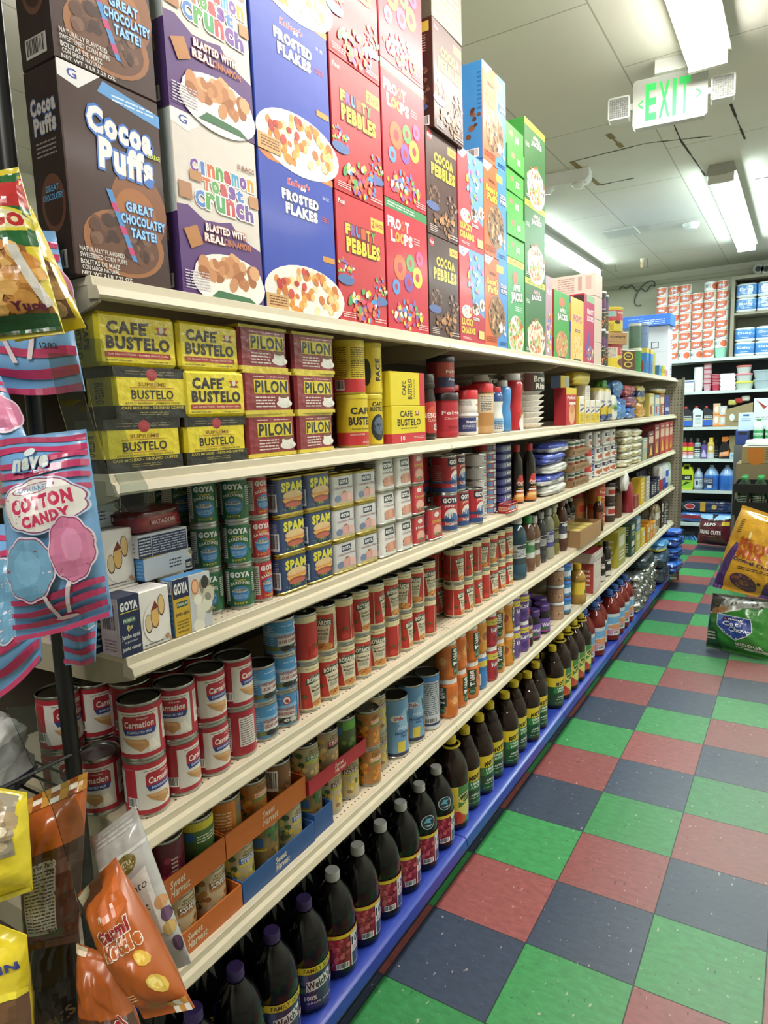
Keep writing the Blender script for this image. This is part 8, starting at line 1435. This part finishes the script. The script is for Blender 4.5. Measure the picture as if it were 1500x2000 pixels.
# brown paper-wrapped can case, water pack and small boxes on a stand behind
YD = 5.35
px, pz = cx_(1448, 905, YD)
cs_ = carton(.62, .4, .15, ['8f7a52', '94805a', '94805a', 'd8d8d0'], [('r', .08, .2, .28, .9, 'b06a24'), ('e', .18, .2, .09, .3, 'b06a24', 16), ('r', .5, .2, .70, .9, 'b06a24'), ('e', .6, .2, .09, .3, 'b06a24', 16), ('ln', .3, .2, .48, .9, 5, '6a5a3c'), ('ln', .72, .2, .95, .9, 5, '6a5a3c')])
st = MB(); st.box(-.34, .34, -.2, .2, .0, pz - .002, '7a6c4c'); put('cardboard_stack', st.build('cardboard_stack', 'matte'), (px + .3, YD + .2, 0), 0, 'brown cardboard display stand behind the drink crates', 'display stand')
put('drink_case', cs_, (px + .31, YD + .2, pz), 0, 'brown drink case with two orange drawings, above the green bottles', 'drink case')
for i in range(2): put('paper_roll_pack', lump(.29, .3, .05, ['d8dcd8', 'e2e4e0'], 'film', 110 + i, 8, 4, .05), (px + .16 + i * .30, YD + .2, pz + .151), 0, 'white wrapped pack lying on the brown drink case, %s one' % ('left', 'right')[i], 'pack')
wx, wz = cx_(1468, 868, 5.9)
st = MB(); st.box(-.4, .3, -.2, .2, 0, wz - .002, '5a5a58'); put('display_stand', st.build('display_stand', 'matte'), (wx + .25, 6.1, 0), 0, 'grey stand under the water bottles at the right edge', 'display stand')
WB = pet(.045, .24, 'b8ccc4', [(1.0, .60), (.95, .68), (.7, .8), (.4, .88), (.34, .9)], '3a8a52', .018, .022, [('r', 0, 0, 1, 1, '3f9a60'), ('ln', .3, .3, .7, .7, 2, 'd8e8dc')], .25, .55, mat_='gloss'); WB2 = pet(.045, .24, 'b8ccc4', [(1.0, .60), (.95, .68), (.7, .8), (.4, .88), (.34, .9)], 'b0343a', .018, .022, [('r', 0, 0, 1, 1, '3f9a60'), ('ln', .3, .3, .7, .7, 2, 'd8e8dc')], .25, .55, mat_='gloss')
for i in range(5): put('water_bottle', WB2 if i % 2 else WB, (wx + .05 + i * .1, 5.96, wz + .0), 0, 'clear water bottle with green label and %s cap, %s from the left' % (('red' if i % 2 else 'green'), ORD[i]), 'water bottle', 'water bottles')
put('navy_box', carton(.11, .2, .13, ['2f3f7a', '28366a', '28366a', '39498a'], [('r', .2, .7, .9, .95, '1f2430')]), (wx - .085, 6.0, wz), 0, 'navy box left of the water bottles', 'box')
put('white_sign', carton(.13, .012, .17, ['b8cad8'] * 4, [('ln', .2, .5, .8, .7, 2, '4a6a9a'), ('r', .3, .8, .7, .9, '3a5a8a')]), (wx - .06, 5.97, wz + .131), 0, 'small pale blue sign card standing on the navy box', 'sign')
# ================================================================ near left: end rack with clip strips of snack bags
def q4(tl, tr, br, bl, d): 
    d = d if isinstance(d, tuple) else (d,) * 4
    return [atd(*tl, d[0]), atd(*tr, d[1]), atd(*br, d[2]), atd(*bl, d[3])]
pp = atd(60, 720, 1.06)
m_ = MB(); m_.tube([(0, 0, 0), (0, 0, 2.3)], .0135, '1b1b1d', 16); put('rack_pole', m_.build('rack_pole', 'paint'), (pp.x, pp.y, 0), 0, 'black round pole of the end rack beside the first cereal box', 'pole')
# wire rack shelf with a crumpled pack
r0 = atd(95, 1560, 1.1)
m_ = MB()
for i in range(9): m_.tube([(-.5, -.02 + i * .03, 0), (.0, -.02 + i * .03, 0)], .0025, '141416', 6)
for i in range(2): m_.tube([(0 - i * .5, -.03, 0), (0 - i * .5, .23, 0)], .004, '141416', 6)
m_.tube([(-.5, -.03, .05), (0, -.03, .05)], .0035, '141416', 6); m_.tube([(0, -.03, .05), (0, .23, .05)], .0035, '141416', 6); m_.tube([(-.02, -.03, 0), (-.02, -.03, .05)], .0035, '141416', 6)
put('wire_shelf', m_.build('wire_shelf', 'paint'), (r0.x - .01, r0.y - .16, r0.z), 0, 'black wire shelf of the end rack at the left edge', 'wire shelf')
put('snack_bag', lump(.13, .16, .13, ['23283a', 'a8a8aa', '8a8a8c', 'c0c0c0'], 'foil', 120, 12, 3, .25), (r0.x - .09, r0.y - .06, r0.z + .004), .3, 'black and white crumpled pack on the black wire shelf', 'snack bag')
PKS = 'b0345f'; BLU = '6c9ccb'
def wave(v0, v1, amp, col, ph=0, n=10):
    a = [(i / n, v0 + amp * math.sin(i / n * 5 + ph)) for i in range(n + 1)]; b = [(i / n, v1 + amp * math.sin(i / n * 5 + ph + .3)) for i in range(n + 1)]
    return [('p', [a[i], a[i + 1], b[i + 1], b[i]], col) for i in range(n)]
def cloudp(cu, cv, ru, rv, k, col, n=48, seed=0):
    return ('p', [(cu + ru * (1 + .07 * abs(math.sin(i / n * PI * k))) * math.cos(2 * PI * i / n), cv + rv * (1 + .07 * abs(math.sin(i / n * PI * k))) * math.sin(2 * PI * i / n)) for i in range(n)], col, 1)
CTN_TOP = wave(.955, .985, .012, PKS, .5) + wave(.905, .935, .014, PKS, .4) + wave(.845, .875, .016, PKS, 3.2) + wave(.79, .825, .016, PKS, 3.0) + wave(.735, .765, .016, PKS, 3.4) + wave(.675, .705, .012, PKS, 3.0)
CTN_BOT = wave(.175, .205, .016, PKS, 2.6) + wave(.115, .145, .018, PKS, 2.8) + wave(.055, .085, .014, PKS, 2.6) + wave(.0, .025, .008, PKS, 2.2)
FLOSS = [cloudp(.37, .33, .262, .155, 9, 'd8c8d4'), cloudp(.37, .33, .25, .147, 9, '8a3a62'), cloudp(.37, .33, .243, .142, 9, '6a9cbc'), cloudp(.36, .34, .14, .08, 9, '7aaccc'), cloudp(.80, .39, .185, .165, 9, 'd8c8d4'), cloudp(.80, .39, .175, .158, 9, '8a3a62'), cloudp(.80, .39, .168, .152, 9, 'c9789c'), cloudp(.82, .41, .08, .08, 9, 'd48cb0'), ('p', [(.47, .19), (.51, .19), (.55, .06), (.51, .06)], 'd8c8d0'), ('p', [(.72, .235), (.76, .235), (.66, .08), (.62, .08)], 'd8c8d0'), ('e', .6, .06, .12, .01, 'd0b8c4', 12)]
COTTON = CTN_TOP + CTN_BOT + [T('nave', .47, .845, .38, .065, 'b8c0bc', b=.05, o='4a7aa8', ow=.05, rot=.06), ('e', .43, .905, .06, .022, 'c0ccd0', 14), ('ln', .35, .795, .7, .81, 1, '4a7aa8'),
    cloudp(.58, .63, .40, .135, 9, 'a8c4dc'), cloudp(.58, .63, .385, .128, 9, '8a3a62'), cloudp(.58, .63, .375, .122, 9, 'dcd8d4'), ('e', .52, .715, .22, .024, '9a4a6e', 20, .12), ('e', .52, .715, .205, .02, 'd0d0d0', 20, .12), T('GOURMET', .52, .715, .32, .024, '5a86b0', b=.02, rot=.06),
    T('COTTON', .58, .645, .60, .075, 'bf3058', b=.07, rot=.10, o='e4dcdc', ow=.05), T('CANDY', .62, .565, .46, .06, 'bf3058', b=.07, rot=.12, o='e4dcdc', ow=.05)] + FLOSS
CTN_S = wave(.9, .94, .02, PKS, .4) + wave(.8, .84, .02, PKS, 1.4) + wave(.22, .27, .03, PKS, 1.2) + wave(.10, .15, .03, PKS, 1.4) + wave(.0, .04, .02, PKS, 1.4)
CTN_L = CTN_S + [cloudp(.3, .55, .3, .2, 9, 'd8c8d4'), cloudp(.3, .55, .28, .19, 9, '6a9cbc'), cloudp(.82, .58, .26, .24, 9, 'd8c8d4'), cloudp(.82, .58, .25, .23, 9, 'c9789c'), ('p', [(.40, .38), (.45, .38), (.54, .16), (.5, .16)], 'd8c8d0'), ('p', [(.70, .34), (.74, .34), (.66, .18), (.62, .18)], 'd8c8d0'), T('1282', .82, .26, .14, .03, '2a2a3a')]
GR = 'cotton candy bags'
putq('candy_bag', q4((-70, 440), (108, 452), (166, 764), (-70, 772), (1.03, 1.02, 1.01, 1.02)), .05, CTN_L, BLU, 'pink and blue candy bag whose lower end shows behind the chip bags', 'candy bag', GR, mat_='film', seed=11)
putq('candy_bag', q4((-110, 720), (2, 735), (72, 900), (-60, 960), (.98, .98, .96, .96)), .05, CTN_S + [cloudp(.8, .55, .3, .22, 7, 'd8c8d4'), cloudp(.8, .55, .28, .2, 7, 'c9789c')], BLU, 'blue and pink candy bag cut by the left edge, above the gourmet one', 'candy bag', GR, mat_='film', seed=12)
putq('candy_bag', q4((-4, 858), (168, 838), (220, 1204), (34, 1254), .86), .075, COTTON, BLU, 'pink and blue cotton candy bag with big pink lettering, front one', 'candy bag', GR, mat_='film', seed=13, wob=.18)
putq('candy_bag', q4((-90, 1030), (70, 1020), (82, 1290), (-40, 1400), (.95, .95, .93, .93)), .06, CTN_S + [cloudp(.72, .5, .3, .26, 9, 'd8c8d4'), cloudp(.72, .5, .28, .25, 9, '6a9cbc')], BLU, 'cotton candy bag at the left edge, below and behind the front one', 'candy bag', GR, mat_='film', seed=14)
putq('candy_bag', q4((110, 1080), (196, 1075), (186, 1292), (128, 1300), (.98, .98, .96, .96)), .04, CTN_S + [cloudp(.85, .55, .3, .25, 7, 'd8c8d4'), cloudp(.85, .55, .28, .24, 7, '6a9cbc')], BLU, 'narrow end of a cotton candy bag hanging behind the front one, right of the pole', 'candy bag', GR, mat_='film', seed=15)
# plantain chip bags at the top left
CH = ['c08a44', 'b87c38', 'd0a05a', 'a06a2c', 'd8ac68']
PLA = [('r', 0, .80, 1, .965, '1f5a2e'), ('p', [(0, .80), (.66, .80), (1, .93), (1, .80), (1, .70), (0, .70)], 'a8282a', 1), ('r', .7, .80, 1, .9, 'a8282a'), ('p', [(0, .70), (1, .74), (1, .52), (.9, .5), (0, .55)], '1f5a2e', 1), ('e', .72, .655, .34, .075, 'c8bc3a', 22), ('e', .70, .655, .30, .06, 'd0c89a', 22), T('NGO', .72, .655, .46, .085, 'a8282a', b=.07), ('p', [(0, .54), (.62, .52), (.9, .50), (.99, .1), (0, .1)], '8a5a30', 1), ('b', .46, .32, .46, .22, 90, .05, CH, 4), ('p', [(.74, .50), (.84, .50), (1.0, .17), (.94, .14)], 'c8c4bc', 1), ('r', 0, .02, 1, .115, '1f4a28'), T('Platano', .30, .145, .42, .045, '5a1c34', b=.05), T('Yuca', .80, .155, .30, .05, '5a1c34', b=.06), T('Net Wt', .5, .03, .2, .02, '3a2a1a')]
putq('chip_bag', q4((-95, 350), (36, 327), (126, 652), (-85, 676), .80), .06, PLA, 'c9b82a', 'green, red and yellow plantain chip bag, front one at the top left', 'chip bag', 'chip bags', mat_='foil', seed=21, wob=.2)
YB_ = [('p', [(0, .62), (1, .60), (1, .5), (0, .5)], 'd0b82a'), ('r', .2, .08, .94, .52, '6a4a34'), ('b', .58, .3, .34, .2, 34, .06, ['a88458', 'c0a078', '8a6844', 'b8905c'], 5), ('p', [(.2, .8), (.5, .86), (.5, .82), (.2, .76)], '3a3a1a')]
putq('chip_bag', q4((-20, 372), (60, 402), (168, 640), (30, 668), .88), .06, YB_, 'd0b82a', 'yellow chip bag with brown pieces in its window, right behind the green and red one', 'chip bag', 'chip bags', mat_='foil', seed=22)
# clear hanging strips
def ribbon(path, w, depth, name, label, grp='clear hang strips', m='clear'):
    mb = MB(); P = [atd(u, v, depth + dd) for u, v, dd in path]; c = sum(P, Vector()) / len(P)
    side = (AX_R * .9 + AX_F * .3).normalized() * (w / 2); th_ = AX_F * .0006
    for a, b in zip(P[:-1], P[1:]):
        for k in range(4):
            p = a + (b - a) * (k / 4) - c; q = a + (b - a) * ((k + 1) / 4) - c
            mb.idx([p - side - th_, p + side - th_, q + side - th_, q - side - th_, p - side + th_, p + side + th_, q + side + th_, q - side + th_], [(3, 2, 1, 0), (4, 5, 6, 7), (1, 2, 6, 5), (0, 4, 7, 3)], 'fff')
    put(name, mb.build(name, m, sharp=.2), c, 0, label, 'hang strip', grp)
ribbon([(172, 660, 0), (196, 740, .0), (214, 830, -.01), (236, 900, -.02), (262, 950, -.03), (262, 1000, -.02)], .034, .90, 'hang_strip', 'clear plastic hang strip curving over the yellow coffee bricks')
ribbon([(120, 690, 0), (140, 780, 0), (170, 880, -.01), (195, 960, -.02), (222, 1000, -.03)], .034, .90, 'hang_strip', 'clear plastic hang strip left of the other one, ending at a bright curled tip')
ribbon([(40, 1380, 0), (80, 1470, 0), (130, 1580, 0), (160, 1680, -.02), (178, 1760, -.02), (196, 1830, -.02)], .03, .84, 'hang_strip', 'clear plastic hang strip running down to the white hook')
# brown popcorn bags with checkered tops
CK = [x for i in range(8) for j in range(3) for x in [('r', i / 8, .90 + j * .033, (i + 1) / 8, .933 + j * .033, ('dcd6cc', 'b8853a', '8a451c', 'b8853a')[(i + 2 * j) % 4])]]
CKB = [x for i in range(8) for j in range(2) for x in [('r', i / 8, j * .04, (i + 1) / 8, .04 + j * .04, ('dcd6cc', 'b8853a', '8a451c', 'b8853a')[(i + 2 * j) % 4])]]
NFP = [('r', .0, .0, 1, .62, '4a2a1a'), ('r', .12, .10, .66, .56, 'a8a49c'), T('Nutrition Facts', .39, .535, .5, .03, '2a2622', b=.03), ('ln', .14, .12, .64, .51, 18, '3a3632'), T('140', .58, .495, .12, .022, '2a2622', b=.03)]
putq('popcorn_bag', q4((30, 1572), (172, 1506), (152, 1838), (48, 1858), (.88, .9, .86, .84)), .06, NFP + CK, 'a8541f', 'brown popcorn bag with a checkered top, showing its nutrition label', 'popcorn bag', 'checkered popcorn bags', seed=31, wob=.25)
VEG = [('r', 0, .78, 1, .80, 'c8c8c4'), ('ln', .1, .9, .9, .98, 3, 'c0c0be'), ('e', .62, .73, .20, .055, '6a5f2c', 20, .2), T('AUSTRAL', .62, .735, .32, .035, 'c8c09a', b=.03), T('Veggie Chips', .62, .705, .28, .02, 'c8c09a'), ('p', [(.3, .6), (.9, .66), (.9, .25), (.3, .3)], 'd4d2cc'), T('Pronto', .60, .57, .5, .05, '3a3a38', b=.0, sh=.2, rot=.05), T('Beet', .62, .44, .32, .05, '3a3a38', b=.0, sh=.2, rot=.05), ('e', .93, .42, .08, .04, 'b88a5c', 14), ('e', .95, .34, .07, .04, '5a3a5a', 14), ('e', .93, .26, .08, .04, 'b89a5c', 14), ('e', .95, .15, .06, .05, '4a2f4a', 14)]
putq('chip_bag', q4((176, 1640), (264, 1574), (374, 1880), (262, 1930), (.91, .91, .885, .89)), .04, VEG, 'a9a9a6', 'silver-grey veggie chip bag with an olive seal, behind the brown popcorn bag', 'chip bag', 'chip bags', mat_='foil', seed=32, wob=.15)
KET = CK[:0] + [('p', [(.46, .80), (.9, .92), (.95, .74), (.5, .60)], 'b45a24', 1), ('p', [(.0, .98), (.3, 1), (.26, .93), (.0, .90)], 'd8c8ac'), T('Carml', .60, .64, .56, .09, '8a1f22', b=.06, o='dcd4c8', ow=.05, sh=.2, rot=.0), T('Kettle', .60, .54, .66, .10, 'b05a20', b=.06, o='dcd4c8', ow=.05, sh=.2, rot=.0), T('n', .5, .75, .1, .04, 'd8d0c4', b=.03), ('e', .82, .42, .09, .055, 'c8a03a', 9, .4), ('e', .80, .425, .06, .035, 'd8bc5c', 8, .4), ('e', .83, .24, .10, .07, 'c8a848', 9, .2), ('e', .81, .25, .06, .045, 'dcc878', 8, .2), ('ln', .18, .18, .38, .24, 3, 'd0a880')] + [('r', .66 + i * .11, j * .045, .77 + i * .11, .045 + j * .045, ('dcd6cc', 'c08c44')[(i + j) % 2]) for i in range(3) for j in range(2)]
putq('popcorn_bag', q4((152, 1748), (226, 1674), (380, 1968), (282, 1990), (.84, .84, .80, .80)), .075, KET, 'a4531e', 'tilted brown kettle corn bag with white-edged lettering, before the silver bag', 'popcorn bag', 'checkered popcorn bags', mat_='film', seed=33, wob=.2)
putq('popcorn_bag', q4((150, 1842), (214, 1866), (300, 2060), (160, 2070), (.86, .86, .84, .84)), .06, [('r', 0, 0, 1, .45, '4a2818'), ('p', [(0, 1), (.35, 1), (.3, .93), (0, .92)], 'd8c8ac'), T('Caramel', .62, .36, .6, .1, '8a1f22', b=.06, o='dcd4c8', ow=.06, rot=.5)], 'a4531e', 'brown popcorn bag at the bottom edge, mostly below the frame', 'popcorn bag', 'checkered popcorn bags', mat_='film', seed=34)
putq('chip_bag', q4((70, 1800), (150, 1770), (176, 2080), (40, 2090), (.90, .90, .88, .88)), .05, [('r', .0, .0, 1, .6, '1f1a17'), T('PALMES', .6, .35, .7, .07, '6a5a3c', b=.03, rot=.5), ('b', .3, .25, .3, .2, 16, .05, ['4a3424', '5f4630', '3a281c'], 3)], '2a211c', 'very dark chip bag in the shadow below the popcorn bags', 'chip bag', 'chip bags', mat_='film', seed=35)
# yellow bags at the lower left edge
RK = ['b08a5c', '9a7448', 'c8a878', '86623c', 'b89468']
putq('chip_bag', q4((-110, 1520), (52, 1548), (64, 1738), (-80, 1790), (.80, .80, .78, .78)), .07, [('r', .05, .42, .92, .96, '8f8674'), ('b', .5, .68, .4, .22, 34, .07, ['b8a888', 'a08c6c', 'c8bca0', '8a7a60'], 3), ('r', 0, .0, 1, .05, 'b8a824')], 'd2bf2a', 'yellow-edged chip bag with pale brown chips at the left edge', 'chip bag', 'chip bags', mat_='foil', seed=41)
putq('chip_bag', q4((-120, 1760), (52, 1826), (72, 2110), (-110, 2120), (.78, .78, .76, .76)), .09, [('r', 0, .0, 1, .66, '6a4a30'), ('b', .5, .34, .46, .3, 60, .06, RK, 5), ('p', [(.0, .66), (1, .62), (1, .66), (0, .72)], 'e0d23a', 1), T('CHICHARLIN', .52, .76, .9, .05, '2f3a7a', b=.05, rot=.25)], 'd2bf2a', 'yellow bag of crunchy brown cubes at the bottom left corner', 'chip bag', 'chip bags', mat_='foil', seed=42)
# white wire hook
hk = [(203, 1812), (199, 1803), (206, 1799), (213, 1806), (212, 1818), (204, 1838), (203, 1858), (210, 1873), (221, 1877), (230, 1870), (232, 1862)]
P = [atd(u, v, .795) for u, v in hk]; c = sum(P, Vector()) / len(P); hm = MB(); hm.tube([p - c for p in P], .0016, 'e0e0dc', 8)
put('wire_hook', hm.build('wire_hook', 'plastic'), c, 0, 'white S-shaped wire hook hanging from the clear strip', 'hook')
